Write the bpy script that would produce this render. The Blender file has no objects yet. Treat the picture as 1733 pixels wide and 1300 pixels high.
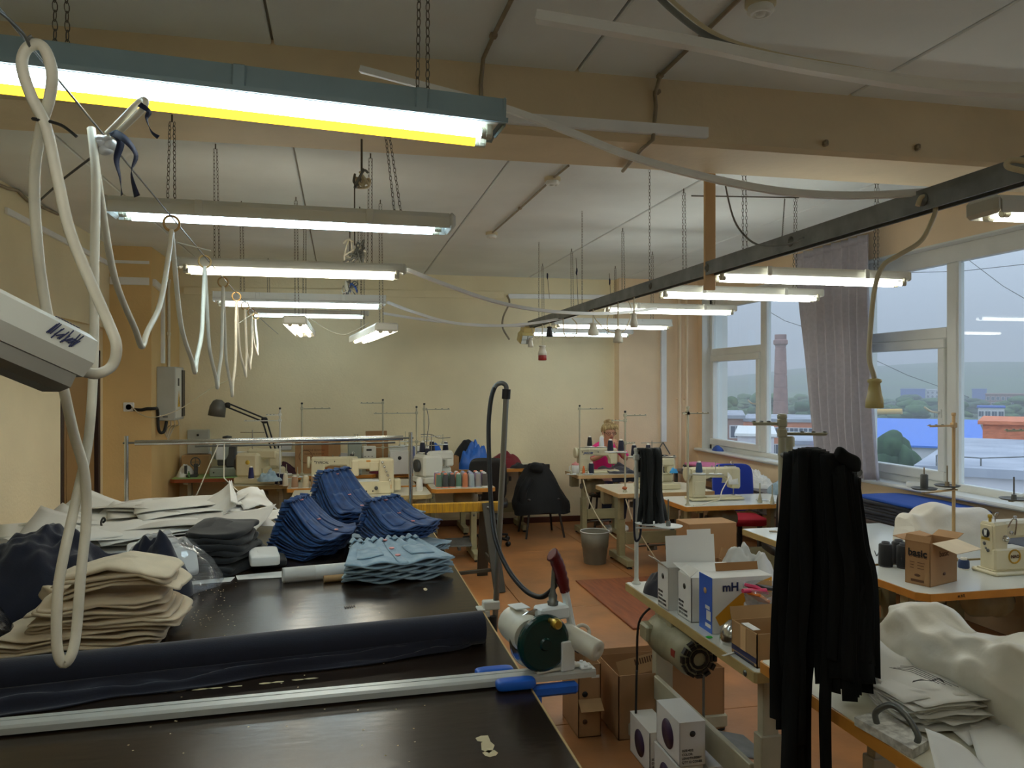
import bpy, math, random
from mathutils import Vector, Matrix, noise
from math import sin, cos, pi, radians, sqrt, atan2
SC = bpy.context.scene
COL = SC.collection
# ---------------------------------------------------------------- camera
F, CX, HY, CH = 1330.0, 866.5, 649.5, 1.8
TH = math.atan(290 / F); CT, ST = cos(TH), sin(TH)
cd = bpy.data.cameras.new('camera'); cam = bpy.data.objects.new('camera', cd); COL.objects.link(cam)
cd.sensor_width = 36; cd.lens = F / 1733 * 36; cd.clip_start = 0.05; cd.clip_end = 6000
cam.location = (0, 0, CH); cam.rotation_euler = (pi / 2, 0, -TH); SC.camera = cam
# ---------------------------------------------------------------- sky (overcast: horizon dimmer than zenith)
W = bpy.data.worlds.new('overcast_sky'); SC.world = W; W.use_nodes = True
nt = W.node_tree; nt.nodes.clear()
wo = nt.nodes.new('ShaderNodeOutputWorld'); bg = nt.nodes.new('ShaderNodeBackground')
tc = nt.nodes.new('ShaderNodeTexCoord'); sx = nt.nodes.new('ShaderNodeSeparateXYZ')
mr = nt.nodes.new('ShaderNodeMapRange'); mr.inputs[1].default_value = 0; mr.inputs[2].default_value = 1
mr.inputs[3].default_value = 1.75; mr.inputs[4].default_value = 3.6
nt.links.new(tc.outputs['Generated'], sx.inputs[0]); nt.links.new(sx.outputs['Z'], mr.inputs[0])
nt.links.new(mr.outputs[0], bg.inputs['Strength'])
bg.inputs['Color'].default_value = (0.47, 0.55, 0.67, 1)
nt.links.new(bg.outputs[0], wo.inputs[0])
# ---------------------------------------------------------------- exposure
vs = SC.view_settings; vs.view_transform = 'Standard'; vs.look = 'None'; vs.exposure = 0.0; vs.gamma = 1; vs.use_curve_mapping = False
SC.cycles.max_bounces = 10; SC.cycles.diffuse_bounces = 6; SC.cycles.transparent_max_bounces = 16; SC.cycles.volume_bounces = 0
SC.cycles.use_denoising = True
# ---------------------------------------------------------------- pixel -> place
def ray(u, v):
    t = (u - CX) / F
    return Vector((ST + t * CT, CT - t * ST, (HY - v) / F))
CAM = Vector((0, 0, CH))
def az(u, v, z): r = ray(u, v); return CAM + r * ((z - CH) / r.z)
def ax(u, v, x): r = ray(u, v); return CAM + r * (x / r.x)
def ay(u, v, y): r = ray(u, v); return CAM + r * (y / r.y)
def ad(u, v, d): return CAM + ray(u, v) * d
# ---------------------------------------------------------------- mesh builder
def T(x, y=0, z=0): return Matrix.Translation((x, y, z)) if not isinstance(x, Vector) else Matrix.Translation(x)
def RX(a): return Matrix.Rotation(a, 4, 'X')
def RY(a): return Matrix.Rotation(a, 4, 'Y')
def RZ(a): return Matrix.Rotation(a, 4, 'Z')
def aim(d):  # matrix turning +Z to d
    return Vector((0, 0, 1)).rotation_difference(Vector(d).normalized()).to_matrix().to_4x4()
def spl(pts, k=6, closed=False):
    P = [Vector(p) for p in pts]; out = []; n = len(P)
    for i in range(n if closed else n - 1):
        if closed: a, b, c, d = P[i - 1], P[i], P[(i + 1) % n], P[(i + 2) % n]
        else: a, b, c, d = P[max(i - 1, 0)], P[i], P[i + 1], P[min(i + 2, n - 1)]
        for j in range(k):
            t = j / k
            out.append(0.5 * ((2 * b) + (c - a) * t + (2 * a - 5 * b + 4 * c - d) * t * t + (3 * b - a - 3 * c + d) * t ** 3))
    if not closed: out.append(P[-1])
    return out
class MB:
    def __init__(s): s.v = []; s.f = []; s.sm = []; s.m = Matrix()
    def at(s, m): s.m = m; return s
    def add(s, vs, fs, smooth=False):
        o = len(s.v); s.v += [s.m @ Vector(p) for p in vs]
        for f in fs: s.f.append(tuple(i + o for i in f)); s.sm.append(smooth)
        return s
    def box(s, c, d, b=0.0):
        c = Vector(c); h = [x / 2 for x in d]; b = min(b, min(h) * 0.9)
        if b <= 0:
            V = [c + Vector((h[0] * i, h[1] * j, h[2] * k)) for i in (-1, 1) for j in (-1, 1) for k in (-1, 1)]
            return s.add(V, [(0, 1, 3, 2), (4, 6, 7, 5), (0, 4, 5, 1), (2, 3, 7, 6), (0, 2, 6, 4), (1, 5, 7, 3)])
        V = []; I = {}
        for a in range(3):
            for sg in [(i, j, k) for i in (-1, 1) for j in (-1, 1) for k in (-1, 1)]:
                I[(a, sg)] = len(V); V.append(Vector([sg[q] * (h[q] - (0 if q == a else b)) for q in range(3)]))
        fs = []
        def sgn(a, x, b1, y, c1, z): l = [0, 0, 0]; l[a] = x; l[b1] = y; l[c1] = z; return tuple(l)
        for a in range(3):
            p, q = [(1, 2), (0, 2), (0, 1)][a]
            for x in (-1, 1):
                fs.append([I[(a, sgn(a, x, p, y, q, z))] for y, z in ((-1, -1), (1, -1), (1, 1), (-1, 1))])
            for y in (-1, 1):
                for z in (-1, 1):
                    fs.append([I[(p, sgn(p, y, q, z, a, -1))], I[(p, sgn(p, y, q, z, a, 1))], I[(q, sgn(p, y, q, z, a, 1))], I[(q, sgn(p, y, q, z, a, -1))]])
        for sg in [(i, j, k) for i in (-1, 1) for j in (-1, 1) for k in (-1, 1)]: fs.append([I[(a, sg)] for a in range(3)])
        out = []
        for f in fs:
            n = (V[f[1]] - V[f[0]]).cross(V[f[2]] - V[f[0]]); m = sum((V[i] for i in f), Vector()) / len(f)
            out.append(f if n.dot(m) > 0 else f[::-1])
        return s.add([c + v for v in V], out)
    def bx(s, x0, x1, y0, y1, z0, z1, b=0.0): return s.box(((x0 + x1) / 2, (y0 + y1) / 2, (z0 + z1) / 2), (abs(x1 - x0), abs(y1 - y0), abs(z1 - z0)), b)
    def beam(s, p, q, w, h, up=(0, 0, 1), b=0.0):
        p, q = Vector(p), Vector(q); d = q - p; L = d.length; x = d / L
        z = Vector(up) - x * x.dot(Vector(up)); z.normalize(); y = z.cross(x)
        M = Matrix((x, y, z)).transposed().to_4x4(); M.translation = (p + q) / 2
        o = s.m; s.m = o @ M; s.box((0, 0, 0), (L, w, h), b); s.m = o; return s
    def tube(s, pts, r, n=8, caps=True, closed=False):
        P = [Vector(p) for p in pts]; N = len(P); R = r if isinstance(r, (list, tuple)) else [r] * N
        V = []; up = None
        for i, p in enumerate(P):
            if closed: t = P[(i + 1) % N] - P[i - 1]
            else: t = P[min(i + 1, N - 1)] - P[max(i - 1, 0)]
            t.normalize()
            if up is None: up = t.orthogonal().normalized()
            else:
                up = up - t * up.dot(t)
                if up.length < 1e-6: up = t.orthogonal()
                up.normalize()
            w = t.cross(up)
            V += [p + (up * cos(2 * pi * k / n) + w * sin(2 * pi * k / n)) * R[i] for k in range(n)]
        fs = []
        for i in range(N if closed else N - 1):
            j = (i + 1) % N
            fs += [(i * n + k, i * n + (k + 1) % n, j * n + (k + 1) % n, j * n + k) for k in range(n)]
        s.add(V, fs, True)
        if caps and not closed: s.add(V[:n], [tuple(range(n - 1, -1, -1))]); s.add(V[-n:], [tuple(range(n))])
        return s
    def cyl(s, p, q, r, r2=None, n=12, caps=True): return s.tube([p, q], [r, r if r2 is None else r2], n, caps)
    def lathe(s, prof, n=16, smooth=True):
        V = []; 
        for (r, z) in prof: V += [(r * cos(2 * pi * k / n), r * sin(2 * pi * k / n), z) for k in range(n)]
        fs = []
        for i in range(len(prof) - 1):
            fs += [(i * n + k, i * n + (k + 1) % n, (i + 1) * n + (k + 1) % n, (i + 1) * n + k) for k in range(n)]
        s.add(V, fs, smooth)
        if prof[0][0] > 1e-5: s.add(V[:n], [tuple(range(n - 1, -1, -1))])
        if prof[-1][0] > 1e-5: s.add(V[-n:], [tuple(range(n))])
        return s
    def sweep(s, pts, prof, up=(0, 0, 1), closed_prof=True, smooth=False):
        P = [Vector(p) for p in pts]; N = len(P); n = len(prof); V = []
        for i, p in enumerate(P):
            t = (P[min(i + 1, N - 1)] - P[max(i - 1, 0)]).normalized()
            z = Vector(up) - t * t.dot(Vector(up)); z.normalize(); y = z.cross(t)
            V += [p + y * a + z * b for a, b in prof]
        fs = []
        for i in range(N - 1):
            for k in range(n if closed_prof else n - 1): fs.append((i * n + k, (i + 1) * n + k, (i + 1) * n + (k + 1) % n, i * n + (k + 1) % n))
        if closed_prof: fs += [tuple(range(n)), tuple(range(N * n - 1, (N - 1) * n - 1, -1))]
        return s.add(V, fs, smooth)
    def prism(s, poly, z0, z1, smooth=False):
        n = len(poly); V = [(x, y, z0) for x, y in poly] + [(x, y, z1) for x, y in poly]
        s.add(V, [(k, (k + 1) % n, n + (k + 1) % n, n + k) for k in range(n)], smooth)
        return s.add(V, [tuple(range(n - 1, -1, -1)), tuple(range(n, 2 * n))])
    def loft(s, rings, caps=True, smooth=True):
        n = len(rings[0]); V = [p for r in rings for p in r]; fs = []
        for i in range(len(rings) - 1): fs += [(i * n + k, i * n + (k + 1) % n, (i + 1) * n + (k + 1) % n, (i + 1) * n + k) for k in range(n)]
        s.add(V, fs, smooth)
        if caps: s.add(rings[0], [tuple(range(n - 1, -1, -1))]); s.add(rings[-1], [tuple(range(n))])
        return s
    def grid(s, fn, nu, nv, smooth=True):
        V = [fn(i / nu, j / nv) for j in range(nv + 1) for i in range(nu + 1)]; w = nu + 1
        return s.add(V, [(j * w + i, j * w + i + 1, (j + 1) * w + i + 1, (j + 1) * w + i) for j in range(nv) for i in range(nu)], smooth)
    def soft(s, c, size, e=0.35, amp=0.0, fr=6.0, seed=0, nu=20, nv=10, ez=None):
        """rounded slab (superellipsoid) with lumps"""
        c = Vector(c); ez = ez or e
        def pw(x, k): return math.copysign(abs(x) ** k, x)
        rings = []
        for j in range(nv + 1):
            ph = -pi / 2 + pi * j / nv; ph = max(-1.5, min(1.5, ph)); R = []
            for i in range(nu):
                th = 2 * pi * i / nu
                p = Vector((size[0] / 2 * pw(cos(ph), ez) * pw(cos(th), e), size[1] / 2 * pw(cos(ph), ez) * pw(sin(th), e), size[2] / 2 * pw(sin(ph), ez)))
                if amp:
                    q = (s.m @ (c + p)) * fr + Vector((seed * 7.3, seed * 3.1, seed)); k = noise.noise_vector(q)
                    p += Vector((k.x, k.y, k.z * 0.7)) * amp
                R.append(c + p)
            rings.append(R)
        return s.loft(rings)
    def bounds(s):
        a = Vector((1e9,) * 3); b = -a
        for p in s.v:
            for k in range(3): a[k] = min(a[k], p[k]); b[k] = max(b[k], p[k])
        return a, b
    def mesh(s, name, off=Vector()):
        me = bpy.data.meshes.new(name); me.from_pydata([p - off for p in s.v], [], s.f)
        me.polygons.foreach_set('use_smooth', s.sm); me.update(); return me
def text_mb(txt, size, M, depth=0.0008, align='CENTER', shear=0.0, bold=0.0):
    cu = bpy.data.curves.new('lettering', 'FONT'); cu.body = txt; cu.size = size; cu.extrude = depth; cu.align_x = align; cu.align_y = 'CENTER'; cu.resolution_u = 2
    cu.shear = shear; cu.offset = bold
    o = bpy.data.objects.new('lettering', cu); COL.objects.link(o); dg = bpy.context.evaluated_depsgraph_get()
    me = bpy.data.meshes.new_from_object(o.evaluated_get(dg)); mb = MB(); mb.m = M
    mb.add([v.co.copy() for v in me.vertices], [tuple(p.vertices) for p in me.polygons])
    bpy.data.objects.remove(o); bpy.data.curves.remove(cu); bpy.data.meshes.remove(me); return mb
# ---------------------------------------------------------------- objects
def tagit(o, label=None, cat=None, group=None, kind=None):
    if label: o['label'] = label
    if cat: o['category'] = cat
    if group: o['group'] = group
    if kind: o['kind'] = kind
    return o
def mkobj(name, mb, mat, parent=None, off=Vector(), solid=0.0, sub=0):
    o = bpy.data.objects.new(name, mb.mesh(name, off)); COL.objects.link(o); o.data.materials.append(mat); o.parent = parent
    if solid: m = o.modifiers.new('thickness', 'SOLIDIFY'); m.thickness = solid; m.offset = 0
    if sub: m = o.modifiers.new('smooth', 'SUBSURF'); m.levels = sub; m.render_levels = sub
    return o
def base_of(mbs):
    a = Vector((1e9,) * 3); b = -a
    for m in mbs:
        p, q = m.bounds()
        for k in range(3): a[k] = min(a[k], p[k]); b[k] = max(b[k], q[k])
    return Vector(((a.x + b.x) / 2, (a.y + b.y) / 2, a.z))
def flat(parts):
    out = []
    for p in parts:
        out.append(p[1])
        if len(p) > 3 and isinstance(p[3], list): out += flat(p[3])
    return out
def addparts(root, parts, off):
    for p in parts:
        kw = p[4] if len(p) > 4 else {}
        kw = dict(kw); lab = kw.pop('label', None); kd = kw.pop('kind', None)
        o = mkobj(p[0], p[1], p[2], root, off, **kw)
        if lab: o['label'] = lab
        if kd: o['kind'] = kd
        if len(p) > 3 and p[3]: addparts(o, p[3], off)
def thing(name, label, cat, parts, group=None, kind=None, local=False, loc=(0, 0, 0), rz=0.0, sc=1.0):
    """parts: (name, MB, material[, subparts[, opts]]); world coordinates unless local"""
    root = bpy.data.objects.new(name, None); COL.objects.link(root); root.empty_display_size = 0.1
    off = Vector() if local else base_of(flat(parts))
    addparts(root, parts, off)
    root.location = Vector(loc) if local else off; root.rotation_euler.z = rz; root.scale = (sc, sc, sc)
    return tagit(root, label, cat, group, kind)
def solo(name, label, cat, mb, mat, group=None, kind=None, local=False, loc=(0, 0, 0), rz=0.0, **kw):
    off = Vector() if local else base_of([mb])
    o = mkobj(name, mb, mat, None, off, **kw); o.location = Vector(loc) if local else off; o.rotation_euler.z = rz
    return tagit(o, label, cat, group, kind)
def struct(name, mb, mat, **kw): return tagit(mkobj(name, mb, mat, **kw), kind='structure')
def dup(root, loc=None, rz=None, label=None, group=None, parent=None):
    c = root.copy(); COL.objects.link(c); c.parent = parent
    if loc is not None: c.location = loc
    if rz is not None: c.rotation_euler.z = rz
    if label: c['label'] = label
    if group: c['group'] = group
    for ch in list(root.children): dup(ch, parent=c)
    return c
# ---------------------------------------------------------------- materials
def lin(c):
    return tuple(((x / 255) / 12.92 if x / 255 <= 0.04045 else ((x / 255 + 0.055) / 1.055) ** 2.4) for x in c) + (1.0,)
MATS = {}
def mat(name, c, rough=0.5, metal=0.0, var=0.0, vs=6.0, bump=0.0, bs=60.0, spec=0.5, sheen=0.0, trans=0.0, alpha=1.0, emit=0.0, ecol=None, c2=None, stretch=None, sss=0.0, coat=0.0, detail=4.0):
    m = bpy.data.materials.new(name); m.use_nodes = True; N = m.node_tree.nodes; L = m.node_tree.links
    p = N['Principled BSDF']; col = lin(c)
    p.inputs['Base Color'].default_value = col; p.inputs['Roughness'].default_value = rough; p.inputs['Metallic'].default_value = metal
    p.inputs['Specular IOR Level'].default_value = spec; p.inputs['Sheen Weight'].default_value = sheen; p.inputs['Transmission Weight'].default_value = trans
    p.inputs['Alpha'].default_value = alpha; p.inputs['Coat Weight'].default_value = coat
    if emit: p.inputs['Emission Color'].default_value = lin(ecol or c); p.inputs['Emission Strength'].default_value = emit
    if sss: p.inputs['Subsurface Weight'].default_value = sss; p.inputs['Subsurface Scale'].default_value = 0.01
    if var or c2 or bump:
        t = N.new('ShaderNodeTexCoord'); mp = N.new('ShaderNodeMapping'); L.new(t.outputs['Object'], mp.inputs[0])
        if stretch: mp.inputs['Scale'].default_value = stretch
    if var or c2:
        n = N.new('ShaderNodeTexNoise'); n.inputs['Scale'].default_value = vs; n.inputs['Detail'].default_value = detail; L.new(mp.outputs[0], n.inputs[0])
        r = N.new('ShaderNodeValToRGB'); L.new(n.outputs[0], r.inputs[0])
        r.color_ramp.elements[0].position = 0.35; r.color_ramp.elements[1].position = 0.65
        a = lin(c2) if c2 else tuple(x * (1 - var) for x in col[:3]) + (1,)
        b = col if c2 else tuple(min(1, x * (1 + var)) for x in col[:3]) + (1,)
        r.color_ramp.elements[0].color = a; r.color_ramp.elements[1].color = b; L.new(r.outputs[0], p.inputs['Base Color'])
    if bump:
        n2 = N.new('ShaderNodeTexNoise'); n2.inputs['Scale'].default_value = bs; n2.inputs['Detail'].default_value = 3; L.new(mp.outputs[0], n2.inputs[0])
        bn = N.new('ShaderNodeBump'); bn.inputs['Strength'].default_value = bump; bn.inputs['Distance'].default_value = 0.01
        L.new(n2.outputs[0], bn.inputs['Height']); L.new(bn.outputs[0], p.inputs['Normal'])
    MATS[name] = m; return m
def emat(name, c, k):
    m = bpy.data.materials.new(name); m.use_nodes = True; N = m.node_tree.nodes; L = m.node_tree.links; N.clear()
    o = N.new('ShaderNodeOutputMaterial'); e = N.new('ShaderNodeEmission'); e.inputs[0].default_value = tuple(c) + (1,); e.inputs[1].default_value = k
    L.new(e.outputs[0], o.inputs[0]); return m
def glassmat(name, tint, fres=0.012, rough=0.0, haze=0.0):
    m = bpy.data.materials.new(name); m.use_nodes = True; N = m.node_tree.nodes; L = m.node_tree.links; N.clear()
    o = N.new('ShaderNodeOutputMaterial'); tr = N.new('ShaderNodeBsdfTransparent'); tr.inputs[0].default_value = tuple(tint) + (1,)
    gl = N.new('ShaderNodeBsdfGlossy'); gl.inputs['Roughness'].default_value = rough; lw = N.new('ShaderNodeLayerWeight'); pw = N.new('ShaderNodeMath'); pw.operation = 'POWER'; pw.inputs[1].default_value = 4.0; L.new(lw.outputs['Facing'], pw.inputs[0])
    fr = N.new('ShaderNodeMath'); fr.operation = 'MULTIPLY_ADD'; fr.inputs[1].default_value = 0.8; fr.inputs[2].default_value = fres; L.new(pw.outputs[0], fr.inputs[0])
    mx = N.new('ShaderNodeMixShader'); L.new(fr.outputs[0], mx.inputs[0]); L.new(tr.outputs[0], mx.inputs[1]); L.new(gl.outputs[0], mx.inputs[2])
    if haze:
        df = N.new('ShaderNodeBsdfDiffuse'); df.inputs[0].default_value = (.8, .8, .8, 1); m2 = N.new('ShaderNodeMixShader'); m2.inputs[0].default_value = haze
        L.new(mx.outputs[0], m2.inputs[1]); L.new(df.outputs[0], m2.inputs[2]); L.new(m2.outputs[0], o.inputs[0])
    else: L.new(mx.outputs[0], o.inputs[0])
    return m
rnd = random.Random(7)
# ================================================================ materials of the place
m_wall = mat('cream_wall_paint', (232, 220, 184), 0.75, var=0.05, vs=1.5, bump=0.25, bs=45)
m_walld = mat('ochre_wall_paint', (222, 190, 132), 0.7, var=0.05, vs=1.5, bump=0.2, bs=45)
m_peach = mat('peach_wall_paint', (236, 212, 178), 0.75, var=0.05, vs=2, bump=0.2, bs=50)
m_beam = mat('tan_beam_paint', (216, 198, 164), 0.7, var=0.06, vs=2.5, bump=0.15, bs=30)
m_ceil = mat('ceiling_whitewash', (228, 234, 234), 0.85, var=0.06, vs=1.2, bump=0.12, bs=30)
m_joint = mat('ceiling_joint_grey', (150, 144, 134), 0.9)
m_floor = mat('worn_orange_floor_paint', (180, 122, 72), 0.42, c2=(146, 102, 64), vs=2.2, bump=0.12, bs=25, detail=8)
m_floorj = mat('floor_joint_dirt', (70, 46, 30), 0.8)
m_base = mat('brown_baseboard', (88, 48, 34), 0.5)
m_white = mat('white_pvc', (226, 228, 224), 0.35, var=0.03, vs=5)
m_trunk = mat('white_trunking_plastic', (236, 238, 238), 0.4, var=0.03, vs=8)
m_sillm = mat('window_sill_white', (222, 226, 224), 0.3, var=0.04, vs=6)
m_glass = glassmat('window_glass', (0.93, 0.96, 0.97))
m_steel = mat('galvanised_steel', (120, 122, 118), 0.45, metal=0.8, var=0.15, vs=12)
m_dsteel = mat('dark_painted_steel', (116, 118, 116), 0.5, metal=0.3, var=0.2, vs=10)
m_chrome = mat('chromed_tube', (200, 200, 198), 0.18, metal=1.0)
m_pipe = mat('painted_conduit', (150, 138, 116), 0.5, metal=0.3, var=0.15, vs=15)
m_chain = mat('chain_wire', (96, 92, 84), 0.5, metal=0.6)
m_black = mat('black_plastic', (24, 24, 26), 0.45)
m_rubber = mat('black_cable', (22, 22, 24), 0.5)
m_cable = mat('white_cable_sheath', (222, 216, 198), 0.5, var=0.06, vs=14)
m_cable2 = mat('cream_cable_sheath', (208, 196, 164), 0.5)
m_dark = mat('dark_brown_jamb', (52, 34, 26), 0.5)
# ================================================================ room shell
CZ = 3.18; XL, XR, YB, YN = -2.25, 4.66, 9.9, -2.2
fb = MB().bx(XL - .3, XR + .3, YN - .1, YB + .2, -0.25, -0.012); fl = struct('floor', fb, m_floorj)
xs = [XL, -1.0, 0.22, 1.44, 2.66, 3.86, XR]; ys = [YN, -0.2, 1.9, 4.0, 6.1, 8.2, YB]
for i in range(6):
    for j in range(6):
        g = 0.003; mb = MB().bx(xs[i] + g, xs[i + 1] - g, ys[j] + g, ys[j + 1] - g, -0.012, 0.0, 0.002)
        mkobj('floor_sheet', mb, m_floor, fl)
cb = MB().bx(XL - .3, XR + .5, YN - .1, YB + .2, CZ + 0.02, CZ + 0.25); ce = struct('ceiling', cb, m_joint)
xs = [XL - .2, -1.55, -0.27, 1.02, 2.38, 3.6, XR + .3]
for (y0, y1) in ((YN, 3.36), (3.74, YB + .05)):
    for i in range(6):
        mkobj('ceiling_slab', MB().bx(xs[i] + .006, xs[i + 1] - .006, y0, y1, CZ, CZ + 0.05, 0.006), m_ceil, ce)
struct('ceiling_beam', MB().bx(XL - .1, XR + .05, 3.33, 3.77, 2.89, CZ + .04, 0.02), m_beam)
struct('wall_left', MB().bx(XL - .2, XL, YN - .1, 7.1, 0, CZ + .02).bx(XL - .2, XL - .06, 7.1, 8.5, 0, CZ + .02).bx(XL - .2, XL, 7.1, 8.5, 2.35, CZ + .02), m_wall)
struct('door_1', MB().bx(XL - .06, XL - .02, 7.18, 8.08, 0.01, 2.05, .004).bx(XL - .02, XL - .012, 7.3, 7.95, 0.2, 1.9, .003), mat('door_paint', (150, 118, 74), 0.5))
struct('trim_1', MB().bx(XL - .06, XL + .012, 7.1, 7.16, 0, 2.12, .004).bx(XL - .06, XL + .012, 8.1, 8.16, 0, 2.12, .004).bx(XL - .06, XL + .012, 7.1, 8.16, 2.06, 2.12, .004), m_dark)
struct('wall_pier', MB().bx(XL - .2, -1.86, 8.5, YB + .05, 0, CZ + .02), m_walld)
struct('wall_back', MB().bx(XL - .2, XR + .3, YB, YB + .2, 0, CZ + .02), m_wall)
struct('wall_back_column', MB().bx(3.55, XR + .1, 9.72, YB + .02, 0, CZ + .02), m_peach)
struct('wall_near', MB().bx(XL - .2, XR + .3, YN - .2, YN, 0, CZ + .02), m_wall)
struct('baseboard_back', MB().bx(-1.85, 3.55, YB - .015, YB, 0, 0.075, .004), m_base)
# window wall : openings between sill and lintel
SZ, TZ, XO = 0.94, 2.92, 5.02
wins = [(6.95, 9.6), (2.9, 6.62), (-1.6, 2.2)]
mb = MB().bx(XR, XO, YN, YB + .05, 0, SZ).bx(XR, XO, YN, YB + .05, TZ, CZ + .02)
for a, b in ((9.6, YB + .05), (6.62, 6.95), (2.2, 2.9), (YN, -1.6)): mb.bx(XR, XO, a, b, SZ, TZ)
struct('wall_right', mb, m_peach)
XG = 4.80
def window(idx, y0, y1, mull, casement):
    w = bpy.data.objects.new('window_%d' % idx, None); COL.objects.link(w); w['kind'] = 'structure'
    def P(name, mb, m, par=w): o = mkobj(name, mb, m, par); return o
    fx0, fx1 = XG - .035, XG + .035
    rv = MB().bx(XR - .002, XO, y1 - .012, y1 + .001, SZ, TZ).bx(XR - .002, XO, y0 - .001, y0 + .012, SZ, TZ).bx(XR - .002, XO, y0, y1, TZ - .012, TZ + .001)
    P('reveal', rv, m_white)
    fr = MB().bx(fx0, fx1, y0 + .01, y1 - .01, SZ, SZ + .07, .006).bx(fx0, fx1, y0 + .01, y1 - .01, 2.77, TZ - .01, .006)
    fr.bx(fx0, fx1, y0 + .01, y0 + .07, SZ, TZ - .01, .006).bx(fx0, fx1, y1 - .07, y1 - .01, SZ, TZ - .01, .006)
    P('frame', fr, m_white)
    for c in mull: P('mullion', MB().bx(fx0 - .004, fx1 + .004, c - .055, c + .055, SZ + .07, 2.77, .008), m_white)
    cuts = [y0 + .07] + [q for c in sorted(mull) for q in (c - .055, c + .055)] + [y1 - .07]
    for k in range(0, len(cuts), 2):
        a, b = cuts[k], cuts[k + 1]
        if k // 2 in casement:
            P('transom', MB().bx(fx0, fx1, a, b, 2.17, 2.26, .006), m_white)
            P('pane', MB().bx(XG - .004, XG + .004, a, b, 2.26, 2.77), m_glass)
            s0 = P('sash', MB().bx(fx0 - .025, fx1, a, b, SZ + .07, SZ + .15, .008).bx(fx0 - .025, fx1, a, b, 2.09, 2.17, .008).bx(fx0 - .025, fx1, a, a + .075, SZ + .15, 2.09, .008).bx(fx0 - .025, fx1, b - .075, b, SZ + .15, 2.09, .008), m_white)
            P('pane', MB().bx(XG - .004, XG + .004, a + .075, b - .075, SZ + .15, 2.09), m_glass, s0)
            hy = a + .036
            h = MB().box((fx0 - .03, hy, 1.56), (.012, .03, .07), .004).tube(spl([(fx0 - .035, hy, 1.57), (fx0 - .06, hy + .005, 1.57), (fx0 - .07, hy + .06, 1.58), (fx0 - .065, hy + .13, 1.61)], 4), .009, 6)
            P('handle', h, m_white, s0)
        else:
            P('pane', MB().bx(XG - .004, XG + .004, a, b, SZ + .07, 2.77), m_glass)
            P('seal', MB().bx(XG - .03, XG - .005, b - .012, b, SZ + .07, 2.77).bx(XG - .03, XG - .005, a, a + .012, SZ + .07, 2.77), m_white)
    P('sill', MB().bx(XR - .075 if idx == 1 else XR - .1, XG - .03, y0 - .08, min(y1 + .1, YB - .2), SZ - .02, SZ + .015, .012), m_sillm)
    return w
window(1, 6.95, 9.6, [8.245], [1])
window(2, 2.9, 6.62, [5.38, 3.9], [2])
window(3, -1.6, 2.2, [1.0, -.3], [1])
# ================================================================ what the window shows
GZ = -16.0
m_grass = mat('hill_grass', (84, 112, 62), 0.9, c2=(70, 92, 58), vs=0.01)
m_grnd = mat('town_ground', (110, 104, 98), 0.9, c2=(84, 96, 74), vs=0.03)
m_leaf = mat('spring_foliage', (78, 108, 54), 0.8, c2=(52, 82, 46), vs=0.6, bump=0.8, bs=1.5)
m_leaf2 = mat('dark_foliage', (62, 92, 60), 0.8, c2=(40, 66, 44), vs=0.8, bump=0.8, bs=2)
m_trunkw = mat('tree_bark', (74, 60, 48), 0.9)
m_brick = mat('chimney_brick', (150, 116, 108), 0.85, var=0.12, vs=0.8, bump=0.3, bs=6)
m_obrick = mat('orange_brick', (206, 124, 88), 0.85, var=0.15, vs=2, bump=0.3, bs=8, stretch=(1, 1, 4))
m_blue = mat('blue_sheet_roof', (52, 112, 206), 0.45, var=0.04, vs=1)
m_bluew = mat('blue_cladding', (46, 88, 176), 0.6)
m_pale = mat('pale_render', (206, 204, 208), 0.8, var=0.05, vs=0.5)
m_roofg = mat('grey_flat_roof', (168, 172, 182), 0.6, c2=(132, 138, 150), vs=0.25, bump=0.2, bs=1.5)
m_winx = mat('far_window_glass', (70, 84, 104), 0.15)
m_yel = mat('yellow_paint_outside', (214, 170, 70), 0.6)
m_dirt = mat('railway_bank', (96, 84, 82), 0.9, c2=(70, 70, 66), vs=0.2)
def hillz(x, y):
    d = sqrt(x * x + y * y); a = atan2(y, x); k = max(0, min(1, (d - 620) / 900)); k = k * k * (3 - 2 * k)
    top = 49 + 5 * sin(a * 9 + 1.0) + 3 * noise.noise(Vector((x * .004, y * .004, 0)))
    top -= 22 * max(0, min(1, (a - 1.0) / .16))
    return GZ + k * top + (2 * noise.noise(Vector((x * .01, y * .01, 3))) if d > 500 else 0)
def hf(u, v): r = 40 * (2600 / 40) ** v; a = -0.35 + u * 1.75; x, y = r * cos(a), r * sin(a); return (x, y, hillz(x, y))
solo('hill', 'long green hill rising behind the town', 'hill', MB().grid(hf, 90, 44), m_grass, kind='structure')
tg = MB().bx(5.02, 60, -60, 90, GZ - .5, GZ + .05); solo('ground', 'town ground far below the windows', 'ground', tg, m_grnd, kind='structure')
c0 = ad(1321, 700, 200); ch = []
nseg = 9; zt = ad(1320, 566, 200).z; hgt = zt - GZ
prof = lambda t: 2.2 - .95 * t
for k in range(nseg):
    a, b = k / nseg, (k + 1) / nseg
    ch.append(('shaft_section', MB().at(T(c0.x, c0.y, GZ)).lathe([(prof(a) - .1, hgt * a), (prof(a) - .1, hgt * a + .16), (prof(a), hgt * a + .2), (prof(b), hgt * b - .1), (prof(b) - .1, hgt * b - .06), (prof(b) - .1, hgt * b)], 28, smooth=False), m_brick))
ch.append(('collar', MB().at(T(c0.x, c0.y, zt - 1.2)).lathe([(1.3, -1.6), (1.75, -1.2), (1.75, -.3), (1.45, .0), (1.45, 1.2), (1.15, 1.2), (1.15, .6)], 28, smooth=False), m_brick))
thing('brick_chimney', 'tall tapering pinkish brick factory chimney with banded shaft', 'chimney', ch)
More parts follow.
